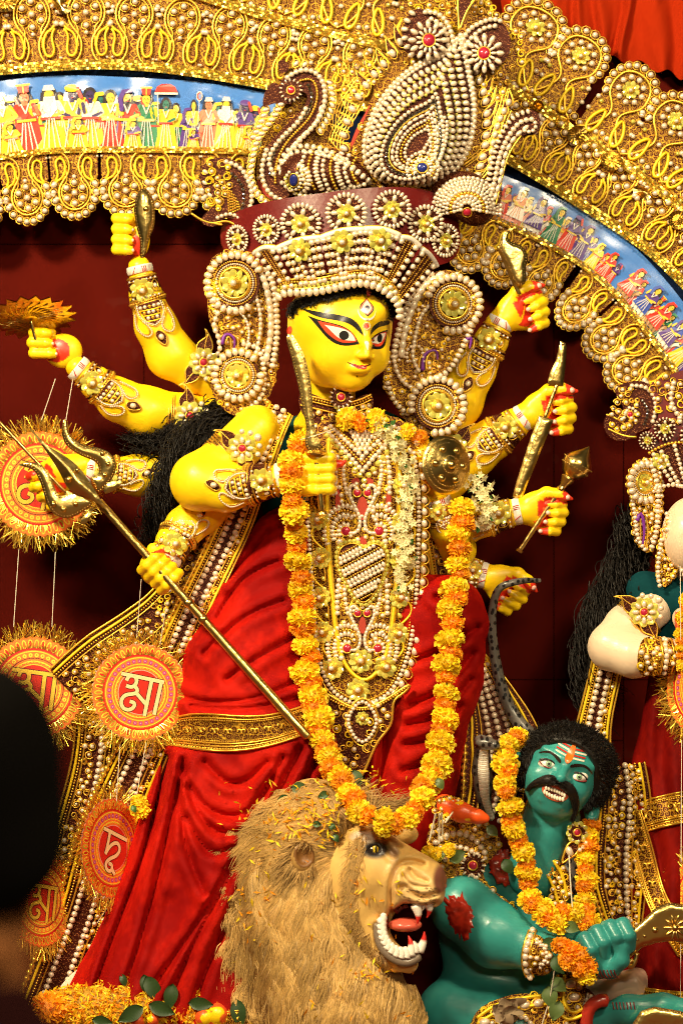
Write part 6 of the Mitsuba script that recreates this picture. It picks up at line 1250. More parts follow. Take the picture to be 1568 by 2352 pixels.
petals('scattered_petals', 'small yellow and orange marigold petals scattered over the lion mane', np.c_[q, np.maximum(mb.H(q[:, 0], q[:, 1]) + 25, np.where(shapely.contains_xy(facep, q[:, 0], q[:, 1]), lb.H(q[:, 0], q[:, 1]) + 3, 0))], 0, 32, (7, 13))
def leaf(c, L, a, col=(.045, .12, .03), label=None, wd=.36, tw=.3):
    k = num('green_leaf'); b = B(); t = np.linspace(0, 1, 9); w_ = wd * L * np.sin(np.pi * t ** .8) ** .9; A = rot2(a); rows = []
    for s in (-1, 0, 1): q = np.stack([t * L - L / 2, s * w_], 1) @ A.T; rows.append(np.c_[q + c[:2], c[2] + 4 * abs(s) * tw * 3 + 8 * np.sin(t * 3) - (1 - abs(s)) * 1.5])
    sheet(b, W3(np.stack(rows, 1)), col); b.put(k, 'paint', True); labels[k] = {'label': label, 'category': 'leaf'}
for u, v, L, a, lab in ((690, 1812, 44, 10, 'dark green leaf with red spots on top of the lion mane, left of the garland'), (650, 1838, 36, 165, 'narrow green leaf on the upper left of the lion mane'), (818, 1790, 46, 70, 'broad green leaf beside the garland on top of the lion head'), (728, 1893, 22, 10, 'small green leaf on the mane above the lion ear, left of two others'), (763, 1900, 22, 70, 'small green leaf on the mane above the lion ear, middle one of three'), (771, 1925, 22, 60, 'small green leaf on the mane above the lion ear, lowest of three'), (742, 1826, 26, 160, 'thin green leaf just left of the garland on the lion head')):
    leaf((u, v, float(mb.H(u, v)) + 20), L, a, (.04, .10, .03) if L < 40 else (.06, .11, .04), lab)
# ================================================================ the green demon
demon = thing('demon', 'green skinned demon with black hair and thick moustache baring his teeth, head tilted back', 'statue')
TEAL = np.array((.030, .275, .262)); HA = 22; HC = np.array([1288, 1785, 150.]); RA = rot2(HA)
def hp(x, y, z): return np.array([*(RA @ np.array([x, y], float) + HC[:2]), HC[2] + z])
def hinv(V): q = (V[:, :2] - HC[:2]) @ RA; return q[:, 0], q[:, 1], V[:, 2] - HC[2]
R3 = np.eye(3); R3[:2, :2] = RA
def hE(x, y, z, r, k=None): return ('e', hp(x, y, z), r, k, R3)
def hC(a, b_, ra, rb, k=None): return ('c', hp(*a), hp(*b_), ra, rb, k)
hd_p = [hE(0, -30, -10, (86, 88, 88)), hE(0, 30, 12, (75, 66, 74), 30), hE(3, 74, 36, (34, 22, 28), 26), hE(-46, 14, 52, (26, 24, 20), 22), hE(42, 14, 52, (26, 24, 20), 22), hC((-12, -40, 78), (-60, -46, 54), 9, 8, 12), hC((10, -40, 78), (56, -46, 54), 9, 8, 12),
    hC((0, -30, 76), (0, 2, 100), 8, 13, 12), hE(-13, 5, 86, (10, 9, 10), 7), hE(13, 5, 86, (10, 9, 10), 7), hE(0, 40, 70, (38, 22, 18), 12), hC((-22, 62, 66), (24, 62, 66), 8, 8, 8), ('-', hE(-40, -17, 88, (22, 10, 16)), 8), ('-', hE(36, -15, 88, (22, 10, 16)), 8), ('-', hC((0, -62, 96), (0, -44, 98), 4, 5), 6),
    ('-', hE(0, 40, 100, (30, 13, 22)), 5), ('c', (1266, 1870, 110), (1228, 2000, 96), 62, 66, 16), ('c', (1300, 1880, 96), (1260, 2000, 80), 30, 40, 14)]
hdb = Body(hd_p, 3.4, 12.)
def dcol(V):
    t = meshkit.fbm(V * .018, 3, 4)[:, None]; return TEAL * (.55 + .8 * t) + np.array((.05, .04, .0)) * np.clip(t - .55, 0, 1)
db = B(); hdb.into(db, dcol)
for c, r, a in (((1190, 1752, 130), (13, 26, 14), 10), ((1358, 1862, 140), (18, 30, 14), 25)):
    e = Body([('e', c, r, None), ('-', ('e', (c[0] + 1, c[1] - 2, c[2] + 12), (r[0] * .6, r[1] * .62, 9)), 4)], 2.6); e.into(db, dcol)
# right arm across the front, trunk, belly, thigh
arm_p = [('c', (1062, 2085, 110), (1140, 2150, 170), 76, 70, 30.), ('c', (1140, 2150, 170), (1225, 2185, 205), 70, 44, 30.), ('c', (1225, 2185, 205), (1320, 2195, 222), 44, 38, 20.)]
ab = Body(arm_p, 4.5, 30.); ab.into(db, dcol)
Body([('e', (1170, 2140, 0), (165, 160, 95), None), ('c', (1100, 2010, 40), (1270, 2050, 20), 60, 54, 40.), ('e', (1160, 2280, 10), (150, 130, 90), 40.), ('c', (1040, 2330, 60), (1200, 2380, 90), 85, 90, 40.)], 6.5, 30.).into(db, dcol)
pr = [('e', (1374, 2198, 236), (52, 50, 36), None), ('c', (1320, 2198, 224), (1360, 2205, 232), 38, 40, 16.)]
for i, (u, v) in enumerate(((1338, 2152), (1366, 2136), (1396, 2124), (1424, 2120))): pr += chain([(u - 8, v + 8, 224, 17), (u + 6, v + 4, 262, 18.), (u + 20, v + 30, 280, 16.5)], 2.) + chain([(u + 20, v + 30, 280, 16.5), (u + 20, v + 56, 264, 15)], 2.)
pr += chain([(1400, 2226, 250, 24), (1426, 2206, 268, 18), (1428, 2178, 274, 14)], 8.)
fb = Body(pr, 3.4, 8.); fb.into(db, dcol)
db.put(demon + '__body', 'skin', True, label='glossy green painted body')
hsf = hdb.sf(0.)
def hdecal(key, pts, col, lift, n=50, bsdf='gloss', fine=4):
    global fsf
    old, fsf = fsf, hsf; q = np.array([hp(x, y, 0)[:2] for x, y in (spl(pts, n, True) if n else pts)]); k = decal(key, q, col, lift, 0, bsdf, fine=fine); fsf = old; return k
for x, y in ((-40, -17), (36, -15)):
    b = B(); ball(b, W3(hp(x, y, 62)), 1, 2, (.80, .76, .68), np.diag([22, 17, 12.5]) * S); k = b.put(demon + '__eye', 'gloss', True)
    b = B(); ball(b, W3(hp(x + 2, y - 1, 76)), 1, 2, (.26, .42, .26), np.diag([7, 5, 7]) * S); b.put(k + '__iris', 'gloss', True); b = B(); ball(b, W3(hp(x + 2, y - 1, 80)), 1, 1, (.01, .01, .01), np.diag([3, 3, 3]) * S); b.put(k + '__pupil', 'gloss', True)
    b = B(); 
    for dy, c, r in ((-9.5, (.02, .015, .015), 2.6), (8.5, (.25, .03, .03), 1.8)):
        q = np.array([hp(x + t, y + dy * math.cos(t / 22 * 1.45), 77 - abs(t) * .28) for t in np.linspace(-21, 21, 12)]); tube(b, W3(q), r * S, 5, c=c)
    b.put(k + '__eyelid_line', 'gloss', True)
for s in (-1, 1): hdecal(demon + '__eyebrow', [(s * 12 - 2, -34), (s * 30 - 2, -44), (s * 52 - 2, -44), (s * 68 - 2, -32), (s * 52 - 2, -39), (s * 30 - 2, -37), (s * 12 - 2, -29)], (.02, .012, .01), 1.2)
for i, (y, c) in enumerate(((-58, (.5, .03, .02)), (-66, (.82, .75, .62)), (-73, (.5, .03, .02)), (-51, (.82, .75, .62)))): hdecal(demon + '__forehead_stripe', [(-36, y - 5), (0, y), (36, y - 5), (36, y - 1), (0, y + 4), (-36, y - 1)], c, 1.3, 0)
hdecal(demon + '__forehead_flame', [(0, -86), (-8, -58), (-7, -40), (0, -34), (7, -42), (8, -60)], (.85, .17, .01), 2.4)
hdecal(demon + '__lips', [(-32, 36), (-16, 24), (0, 21), (16, 24), (32, 36), (22, 52), (0, 57), (-22, 52)], (.60, .09, .03), 2.0)
b = B()
for r_, n_, y0 in ((0, 8, 34), (1, 8, 46)):
    for i in range(n_):
        t = (i - (n_ - 1) / 2) / (n_ / 2); x = t * 26; y = y0 - (4 if r_ == 0 else -4) * (1 - t * t) + (2 if r_ == 0 else -2) + 1; p = hp(x, y, 0); p[2] = float(hdb.H(p[0], p[1])) + 4
        bb = B(); ball(bb, W3(p), 1, 2, (.85, .76, .60), np.diag([3.2, 4, 5.4]) * S); bb.put(demon + '__tooth', 'gloss', True)
hdecal(demon + '__mouth_gap', [(-26, 37), (0, 29), (26, 37), (18, 49), (0, 52), (-18, 49)], (.12, .01, .008), 3.)
b = B(); g = np.random.default_rng(41)
for s in (-1, 1):
    q = spl([(s * 3, 12, 99), (s * 22, 16, 92), (s * 44, 32, 76), (s * 60, 62 if s > 0 else 50, 60), (s * 62, 84 if s > 0 else 58, 52)], 14); P = np.array([hp(*p) for p in q]); tube(b, W3(P), np.interp(np.linspace(0, 1, 14), [0, .25, .6, 1], [9, 13, 10, 2]) * S, 8)
    for _ in range(500):
        i = g.integers(0, 11); c = P[i] + g.normal(size=3) * [5, 5, 4] * (1 - i / 16); e = P[min(13, i + 3)] + g.normal(size=3) * 3; tube(b, W3(np.array([c + [0, 0, 6], (c + e) / 2 + [0, 0, 8], e + [0, 0, 2]])), np.array([1., .9, .3]) * S, 3, caps=False)
b.put(demon + '__moustache', 'hairb', True)
cap_p = [hE(8, -58, -10, (98, 68, 92)), hE(84, -12, -30, (30, 58, 56), 30), hE(-78, -10, -34, (26, 64, 52), 30), ('-', hE(0, -4, 88, (84, 78, 84)), 10)]
cb = Body(cap_p, 4.5, 20.); b = B(); cb.into(b)
Pn = W3(cb.V); hx, hy, hz = hinv(cb.V); ok_ = np.where(((hx / 86) ** 2 + ((hy + 2) / 80) ** 2 > 1.06) | (hz < -10))[0]; idx = ok_[g.integers(0, len(ok_), 6500)]; cen = W3(hp(0, -30, -30)); dn = nrm(Pn[idx] - cen)
for k in range(0, 6500):
    p = Pn[idx[k]]; d = dn[k] + g.normal(size=3) * .55; L = g.uniform(4, 8) * S; tube(b, np.array([p, p + d * L * .6, p + d * L + g.normal(size=3) * .2 * L]), np.array([1.1, .9, .3]) * S, 3, caps=False)
for x, s in ((-80, -1), (88, 1)):     # sideburns
    for _ in range(260):
        y = g.uniform(-30, 44); p = hp(x - s * max(0, y) * .22 + g.normal() * 4, y, 20 + g.normal() * 5); tube(b, W3(np.array([p, p + [g.normal() * 2, 8, 3], p + [g.normal() * 3, 15, 0]])), np.array([1.2, 1., .3]) * S, 3, caps=False)
b.put(demon + '__hair', 'hairb', True)
# wounds: lumpy red patches
def wound(pts, sf, seed, h=5):
    q = spl(pts, 60, True); g = np.random.default_rng(seed); c = q.mean(0); q = c + (q - c) * (1 + .10 * g.normal(size=(60, 1))); v, f = trif(Polygon(q).buffer(0), 3.5); d = shapely.distance(shapely.points(v), Polygon(q).buffer(0).exterior)
    z = np.clip(d / 5, 0, 1) * h * (.4 + 1.2 * meshkit.fbm(np.c_[v * .14, v[:, :1] * 0], 3, seed)); b = B(); b.add(sf(v[:, 0], v[:, 1], z - .5), f, np.array((.38, .020, .008)) * (.55 + .9 * meshkit.noise(np.c_[v * .10, v[:, :1] * 0], seed))[:, None]); b.put(demon + '__wound', 'gloss', True)
wound([(1022, 2062), (1050, 2056), (1078, 2078), (1084, 2100), (1080, 2140), (1066, 2160), (1050, 2150), (1030, 2112)], ab.sf(1.), 3)
wound([(1125, 1958), (1160, 1952), (1178, 1985), (1180, 2020), (1150, 2032), (1128, 2005)], lambda u, v, h: W(u, v, 112 + h), 4)
b = B()
for i in range(9): u = 1345 + i * 8; q = spl([(u, 2228, 0), (u + 4, 2240, 0), (u + 10, 2246, 0)], 6); tube(b, fb.sf(1.5)(q[:, 0], q[:, 1], 0), 1.4 * S, 4, c=(.22, .03, .03))
b.put(demon + '__palm_stripe', 'gloss', True, kind='stuff')
# jewels of the demon
key = num(demon + '__collar'); cw = lambda u, v, h: W(u, v, 118 + (np.asarray(v, float) - 1950) * .12 + h); o = Orn(cw)
pl = [(985, 1905), (1040, 1875), (1110, 1885), (1150, 1940), (1125, 1975), (1110, 2010), (1140, 2050), (1180, 2080), (1190, 2100), (1130, 2085), (1080, 2040), (1020, 2020), (990, 1975)]
o.plate(pl, 3, 'fili', -4, 90); scrolls(o, pl, 60, (7, 12), (4, 6.5), 51, 3); o.row([(1000, 1935), (1040, 1915), (1085, 1925), (1112, 1958)], 7, 14.5, h=6); o.row([(1005, 1960), (1050, 1945), (1095, 1962)], 6.2, 13, h=6); o.row([(1010, 2030), (1070, 2045), (1130, 2090), (1180, 2108)], 6, 14, ln=1.4, across=True, h=5)
o.emit(key, 5.8); key = num(demon + '__gem_flower'); o = Orn(frame((1086, 1988, 130), -10, 0)); o.rosette(0, 0, 30, 13, 0, 'gem', ln=2.2); o.emit(key, 5.6)
key = num(demon + '__throat_chain'); o = Orn(lambda u, v, h: W(u, v, 150 + h)); pl = [(1235, 2010), (1262, 2030), (1262, 2085), (1300, 2070), (1312, 2030), (1296, 1990), (1272, 1975), (1240, 1985)]; o.plate(pl, 3, 'fili', -8, 50); scrolls(o, pl, 22, (6, 10), (3, 5), 52, 3)
for p in ([(1238, 1990), (1262, 2020), (1280, 2070)], [(1268, 1975), (1290, 2010), (1300, 2060)]): o.cord(p, 4, 'ycord')
o.emit(key, 5.6)
key = num(demon + '__earring'); o = Orn(frame((1324, 1912, 176), 10, 0)); o.flower(0, 0, 26, 0, 9, cone=False); o.rosette(0, 0, 23, 9, 0, 'gem', ln=1.8); o.plate([(-14, 22), (-30, 48), (-34, 70), (-22, 62), (0, 46), (2, 26)], 3, 'back', -4, 30); o.cord([(-14, 22), (-30, 48), (-34, 70), (-22, 62), (0, 46), (2, 26)], 2.6, closed=True, n=30); o.pearl(-18, 44, 8, 5, 70, 1.5)
for x, y in ((6, 40), (14, 34), (20, 24)): o.pearl(x, y, 5, 4)
o.emit(key, 5.6)
key = num(demon + '__wristlet'); o = Orn(lambda u, v, h: ab.sf(1.)(u, v, h)); pl = [(1212, 2150), (1236, 2148), (1262, 2180), (1268, 2225), (1250, 2240), (1216, 2232), (1206, 2190)]; o.plate(pl, 3, 'fili', 0, 50, fine=7); scrolls(o, pl, 14, (6, 9), (4, 6), 53, 4)
for p in ([(1222, 2136), (1212, 2165), (1206, 2195), (1208, 2225), (1216, 2244)],): o.row(p, 7, 15.5, ln=1.3, h=4); o.cord(np.array(p) - [8, 0], 2.4, h=4); o.cord(np.array(p) + [9, 0], 2.4, h=4)
for r in (14, 22): o.row([(1232, 2180 - r), (1250, 2184 - r * .3), (1254, 2200), (1240, 2200 + r)], 4.6, 10, h=5)
o.emit(key, 5.6)
key = num(demon + '__belt'); o = Orn(lambda u, v, h: W(u, v, 165 + h + (np.asarray(v, float) - 2300) * .2)); pl = [(1090, 2330), (1130, 2300), (1200, 2282), (1260, 2276), (1290, 2230), (1340, 2250), (1330, 2330), (1300, 2380), (1090, 2390)]; o.plate(pl, 3, 'fili', -6, 80); scrolls(o, pl, 50, (7, 12), (4, 6), 54, 4)
for p in ([(1095, 2338), (1140, 2308), (1200, 2292), (1265, 2284)], [(1095, 2352), (1140, 2326), (1200, 2312), (1265, 2306)], [(1280, 2240), (1276, 2300), (1300, 2340), (1340, 2330)], [(1296, 2240), (1294, 2296), (1312, 2324), (1345, 2312)]): o.cord(p, 4.4, 'ycord', 7)
for u, v in ((1112, 2348), (1142, 2326), (1172, 2316), (1204, 2308), (1236, 2304), (1310, 2260), (1318, 2290)): o.pearl(u, v, 9, 9, -15, 1.35); a = np.arange(12) * 2 * np.pi / 12; o.cord(np.stack([u + 16 * np.cos(a), v + 11 * np.sin(a)], 1), 2.4, h=6, n=12, closed=True, raw=True)
o.row([(1150, 2352), (1180, 2336), (1212, 2344), (1220, 2362)], 6, 12.5, h=8); o.emit(key, 5.8)
garland('marigold garland round the neck of the green demon, its left strand beside the cobra', [(1200, 1692, 120), (1166, 1714, 160), (1156, 1750, 190), (1159, 1795, 205), (1168, 1845, 210), (1184, 1905, 200), (1202, 1965, 190), (1212, 2010, 190), (1216, 2046, 200), (1218, 2074, 215), (1250, 2096, 225), (1280, 2120, 235), (1300, 2100, 235), (1320, 2096, 235), (1350, 2126, 230), (1340, 2080, 210), (1346, 2030, 190), (1348, 1985, 175), (1352, 1940, 160), (1356, 1895, 140)], 27, 24, 8)
gk = thing('marigold_bunch', 'bunch of orange marigolds tied with leaves above the fist of the green demon', 'flowers'); g = np.random.default_rng(77)
for u, v, w in ((1288, 2172, 262), (1312, 2184, 276), (1336, 2196, 282), (1302, 2206, 280), (1328, 2222, 282), (1350, 2216, 276), (1346, 2240, 272)): bloom(gk + '__flower', W(u, v, w), 24 * S, g.normal(size=3), 1 if v < 2230 else 0, g)
for u, v, w, L, a, lab in ((1312, 2130, 250, 40, 20, 'folded green leaf on the garland above the orange marigold bunch'), (1282, 2216, 262, 50, 60, 'dark green leaf hanging left of the orange marigold bunch'), (1262, 2166, 250, 40, -20, 'dark green leaf beside the wristlet of the green demon'), (1262, 2290, 220, 52, 80, 'long green leaf hanging on the string over the belt, left one'), (1282, 2262, 220, 46, 40, 'green leaf on the string over the belt, right one'), (1276, 2322, 220, 50, 110, 'green leaf on the string over the belt, lowest one'), (1165, 1990, 150, 40, 60, 'dark green leaf beside the red chest wound of the green demon'), (1050, 1966, 160, 44, -30, 'broad light green leaf over the jewelled collar'), (1010, 1965, 170, 30, 100, 'small green leaf beside the lion snout'), (1130, 1908, 160, 34, 40, 'green leaf under the cobra'), (1010, 1800, 330, 30, 60, 'wilted green leaf tucked in the garland right of the lion head')): leaf((u, v, w), L, a, (.035, .085, .025) if 'dark' in lab else (.09, .14, .04), lab)
def string(pts, label, r=1.1, c=(.75, .68, .55)): k = num('thread'); b = B(); tube(b, W3(spl(pts, 20)), r * S, 4, (0, -1, .02), c=c); b.put(k, 'matte', True); labels[k] = {'label': label, 'category': 'thread'}
string([(1306, 1965, 215), (1310, 2040, 240), (1314, 2090, 250)], 'pale thread hanging under the earring of the green demon', 1.5); string([(1272, 2230, 250), (1262, 2290, 225), (1244, 2352, 220)], 'pale thread hanging across the belt of the green demon', 1.3)
for i, (a, c) in enumerate((((1000, 1868, 250), (986, 1930, 230)), ((1008, 1868, 250), (1008, 1938, 230)), ((1014, 1866, 250), (1016, 1930, 230)), ((1052, 1848, 190), (1022, 1890, 190)))): string([a, c], ('leftmost', 'second', 'third', 'rightmost')[i] + ' of the pale sticks tied above the jewelled collar by the lion snout', 2., (.8, .72, .52))
gk = thing('marigold_bunch', 'small yellow marigold clump lying on the jewelled collar beside the lion snout', 'flowers')
for u, v in ((984, 1958), (1004, 1962), (1030, 1952)): bloom(gk + '__flower', W(u, v, 170), 17 * S, (g.normal(), -1, .3), 0, g)
# the foot of the yellow idol on the demon's shoulder
b = B(); Body([*chain([(1020, 1850, 150, 26), (1060, 1866, 175, 22), (1098, 1876, 190, 15), (1114, 1880, 192, 10)], 12.)], 2.6, 12.).into(b, lambda V: np.where((meshkit.noise(V * .07, 5) > .60)[:, None] & (V[:, :1] < 1080), YEL, (.78, .09, .012))); b.put(idol + '__foot', 'skin', True, label='red painted foot with yellow patches')
key = num(idol + '__anklet'); o = Orn(lambda u, v, h: W(u, v, 172 + h)); pl = [(1000, 1838), (1040, 1828), (1066, 1850), (1052, 1882), (1010, 1890), (996, 1865)]; o.plate(pl, 3, 'fili', -6, 40); scrolls(o, pl, 16, (5, 8), (3, 4), 61, 3); o.row([(1018, 1886), (1036, 1868), (1040, 1840)], 3, 7, h=5); o.emit(key, 5.6)
# the cobra
def sspots(p, n, uv):
    d1, d2, c = mikit.voronoi(p.x * 62, p.z * 48)
    return mikit.mix((.008, .008, .009), (.11, .10, .09), mikit.smoothstep(.24, .34, d1))
M['snakeskin'] = prin(mikit.proc(sspots), .3, specular=.6)
snake = thing('cobra', 'grey black spotted cobra gripped by the tail, its hood raised behind the demon', 'snake')
q = spl([(1240, 1334, -30), (1222, 1333, -24), (1200, 1334, 4), (1170, 1340, 20), (1146, 1352, 12), (1132, 1390, 0), (1129, 1440, -5), (1136, 1510, -8), (1152, 1580, -5), (1178, 1640, 0), (1210, 1680, 10), (1250, 1712, -20)], 70); b = B(); tube(b, W3(q), np.interp(np.linspace(0, 1, 70), [0, .08, .3, .7, 1], [5, 7, 9.5, 14, 18]) * S, 14, (0, -1, .05)); b.put(snake + '__body', 'snakeskin', True)
q = spl([(1126, 1880, 60), (1112, 1840, 100), (1108, 1800, 130), (1106, 1750, 140), (1108, 1722, 150), (1112, 1708, 168)], 24); b = B(); hoodr = np.interp(np.linspace(0, 1, 24), [0, .2, .45, .65, .85, 1], [11, 14, 20, 24, 18, 14]); tube(b, W3(q), hoodr * S, 18, (0, -1, .05), flat=.5); b.put(snake + '__hood', 'snakeskin', True)
b = B(); Body([('c', (1104, 1704, 150), (1136, 1712, 190), 17, 12, 10.), ('e', (1112, 1706, 168), (22, 13, 18), 8.)], 3.).into(b); b.put(snake + '__head', 'snakeskin', True)
b = B(); i = np.linspace(.02, .93, 44); P = np.stack([np.interp(i, np.linspace(0, 1, 24), q[:, k]) for k in range(3)], 1); hw = np.interp(i, np.linspace(0, 1, 24), hoodr)
for k in range(44):
    for s in np.linspace(-1, 1, 1): pass
    e = np.linspace(-.52, .52, 7); g_ = np.stack([P[k, 0] + 3 + e * hw[k], P[k, 1] + 2.5 * (1 - (e / .52) ** 2), P[k, 2] + hw[k] * .5 * np.sqrt(1 - e ** 2) + 1.6 + 0 * e], 1)
    tube(b, W3(g_), 3.2 * S, 5, (0, -1, .05), c=(.80, .76, .66) if k % 2 else (.66, .60, .48))
b.put(snake + '__belly_scale', 'paint', True, kind='stuff')
for s in (0,): b = B(); ball(b, W(1128, 1706, 196), 3 * S, 1, (.01, .01, .01)); b.put(snake + '__eye', 'gloss', True)
q = spl([(1290, 1960, 90), (1300, 2000, 105), (1310, 2045, 110)], 20); b = B(); tube(b, W3(q), 30 * S, 14, (0, -1, .05)); b.put(snake + '__coil', 'snakeskin', True)
# his sword
k = weapon('broad_sword', 'wide brass sword with beaded edges and a star flower, held by the green demon', 'sword')
blade(k + '__blade', [(1442, 2140), (1476, 2112), (1504, 2086), (1536, 2072), (1570, 2078), (1640, 2100), (1700, 2080), (1760, 2140), (1700, 2210), (1640, 2180), (1570, 2166), (1540, 2162), (1508, 2165), (1474, 2176), (1446, 2200)], 252, 9, 5, 0, .5, lim=10, beads=6, studs=((1462, 2158, 4), (1479, 2150, 4), (1503, 2136, 7)))
o = Orn(flat(262)); b = B()
for i in range(10): a = 2 * math.pi * i / 10; p = flat(262)(1549 + 15 * math.cos(a), 2131 + 19 * math.sin(a), 0); e = np.array([math.cos(a), 0, -math.sin(a)]); f_ = np.array([-e[2], 0, e[0]]); b.add(ICO[1].vertices @ (np.stack([e * 12, f_ * 3.4, np.array([0, -1, 0]) * 3.4], 1) * S).T + p, ICO[1].faces)
ball(b, W(1549, 2131, 263), 7 * S, 1); b.put(k + '__star_flower', 'brass', True)
b = B(); tube(b, W3(spl([(1462, 2190, 256), (1456, 2212, 258), (1446, 2222, 258), (1444, 2212, 258), (1452, 2206, 258)], 16)), 5 * S, 8); b.put(k + '__hook', 'brass', True); rod(k + '__hilt', (1330, 2192, 250), (1460, 2164, 250), 10)
# ================================================================ the second idol at the right edge
idol2 = thing('idol', 'second idol with cream skin cut off by the right edge, wearing a red sari', 'statue')
CRM = np.array((.80, .62, .44)); b = B()
a2 = Body(chain([(1500, 1400, -40, 44), (1440, 1440, -10, 50), (1405, 1486, 20, 52), (1455, 1506, 50, 48), (1520, 1506, 70, 38), (1590, 1500, 85, 30)], 20.), 4.5, 20.); a2.into(b, CRM)
Body([('e', (1588, 1230, -20), (70, 90, 80), None), ('c', (1600, 1300, -60), (1610, 1420, -80), 50, 60, 20.), *chain([(1640, 1490, 95, 34), (1590, 1450, 96, 34), (1568, 1420, 90, 26)], 12.)], 5., 20.).into(b, lambda V: np.where((V[:, 2:3] > 60) & (V[:, 1:2] > 1405) & (V[:, :1] > 1548), np.array((.72, .09, .03)), CRM))
b.put(idol2 + '__body', 'skin', True, label='cream painted arm and cheek')
b = B(); Body([('c', (1480, 1355, -60), (1600, 1390, -60), 44, 60, 20.), ('e', (1610, 1520, -80), (110, 170, 60), None)], 6., 20.).into(b, (.005, .045, .055)); b.put(idol2 + '__sleeve', 'matte', True, label='dark teal sleeve')
def f2(P):
    u, v = P[..., 0], P[..., 1]; nz = meshkit.noise(np.stack([u * .006, v * .004, u * 0], -1)); return 10 * np.sin(u * .06 + v * .012 + 4 * nz) + 5 * np.sin(u * .13 - v * .01 + 6 * nz)
sb2 = Body([('c', (1590, 1580, -60), (1570, 1900, -60), 110, 130, 40.), ('c', (1570, 1900, -60), (1560, 2400, -40), 130, 160, 40.), ('c', (1500, 2000, -70), (1460, 2400, -60), 60, 90, 40.)], 6., 30., f2); b = B(); sb2.into(b); b.put(idol2 + '__sari', 'velvet_shaded', True, label='red sari with shade painted into its colour')
border(sb2, [(1478, 1840), (1530, 1826), (1620, 1810)], [(1486, 1908), (1540, 1894), (1620, 1880)], idol2 + '__sari_border'); border(sb2, [(1400, 2255), (1480, 2270), (1600, 2282)], [(1395, 2290), (1480, 2306), (1600, 2318)], idol2 + '__sari_border')
border(sb2, [(1470, 1860), (1500, 1960), (1530, 2060), (1600, 2160)], [(1425, 1870), (1455, 1980), (1490, 2080), (1560, 2200)], idol2 + '__sari_border')
sash('pearl_sash', 'maroon sash with two pearl columns in front of the dark hair of the second idol', [(1400, 1490), (1384, 1570), (1368, 1640), (1360, 1720), (1380, 1800), (1420, 1900)], [70, 74, 90, 120], [-30, -30, -30, -20, -10], 2, False, 7, None, 20)
sash('pearl_sash', 'maroon and gold sash with scalloped hem right of the green demon garland', [(1420, 1760), (1430, 1850), (1422, 1950), (1424, 2060), (1440, 2170)], [120, 130, 130, 60], [40, 40, 40, 40], 1, True, 8, None, 60)
hair(idol2 + '__hair', [[(1440, 1180, -110), (1420, 1300, -90), (1380, 1380, -80), (1350, 1460, -80), (1340, 1560, -80), (1370, 1640, -80)], [(1440, 1250, -100), (1400, 1360, -70), (1370, 1440, -60), (1356, 1540, -60), (1400, 1600, -80)], [(1470, 1260, -90), (1430, 1360, -70), (1396, 1420, -60), (1385, 1500, -80)], [(1430, 1180, -100), (1450, 1300, -110), (1440, 1400, -110)]], 1000, (15, 20, 12), 1.9, 12, seed=8)
b = B(); inflate(b, [(1430, 1180), (1470, 1180), (1480, 1340), (1430, 1440), (1400, 1600), (1350, 1620), (1336, 1520), (1352, 1420), (1400, 1330)], -125, 20); b.put(idol2 + '__hair_mass', 'hairb', True)
crown2 = thing('crown', 'pearl and gold crown of the second idol, only its left tip inside the picture', 'crown')
key = num(crown2 + '__small_bird'); o = Orn(flat(-40)); o.plate([(1412, 900), (1440, 878), (1485, 880), (1512, 920), (1505, 975), (1470, 990), (1440, 1010), (1396, 1000), (1392, 955), (1430, 940)], 8, 'back', -4, 60); o.row([(1450, 886), (1484, 892), (1504, 925), (1498, 968)], 5.6, 11, h=7); scrolls(o, [(1416, 905), (1450, 890), (1470, 940), (1450, 990), (1410, 990)], 22, (6, 10), (3, 5), 71, 6); o.gem(1446, 952, 6, 'ruby', 8); o.row([(1432, 960), (1446, 936), (1464, 952)], 4.4, 9, h=7); o.row([(1474, 920), (1486, 945), (1478, 975)], 4, 9, role='mirror', h=6)
for p in ([(1392, 952), (1420, 965), (1445, 985)], [(1396, 985), (1430, 1000), (1460, 1004)]): o.cord(p, 3.4)
o.emit(key, 5.6)
key = num(crown2 + '__edge_panel'); o = Orn(flat(-30)); pl = [(1490, 890), (1540, 860), (1640, 850), (1640, 1050), (1500, 1040), (1470, 1010), (1510, 960)]; o.plate(pl, 6, 'satin', -6, 50); scrolls(o, [(1500, 880), (1560, 860), (1620, 900), (1600, 960), (1520, 960)], 26, (8, 13), (4, 7), 72, 4); o.row([(1546, 880), (1540, 920), (1560, 960)], 6.4, 13, h=6); o.emit(key, 5.6)
for u, v, r in ((1524, 985, 28), (1484, 1012, 22), (1590, 1000, 34)): key = num(crown2 + '__rosette'); o = Orn(frame((u, v, -14), 20, 0)); o.rosette(0, 0, r, 18, 6); o.emit(key, 5.6)
key = num(crown2 + '__tiara_panel'); o = Orn(lambda u, v, h: W(u, v, -10 + h)); pl = [(1492, 1040), (1540, 1020), (1640, 1030), (1640, 1140), (1540, 1110)]; o.plate(pl, 4, 'back', -6, 0)
for p in ([(1500, 1044), (1545, 1112)], [(1518, 1038), (1560, 1116)], [(1548, 1024), (1575, 1118)]): o.row(p, 5.4, 11, h=5)
o.row([(1504, 1122), (1540, 1114), (1580, 1122), (1640, 1150)], 5, 10.5, h=5); o.row([(1490, 1040), (1540, 1018), (1640, 1026)], 4, 8, role='bead'); o.flower(1516, 1058, 20, 5); o.emit(key, 5.6)
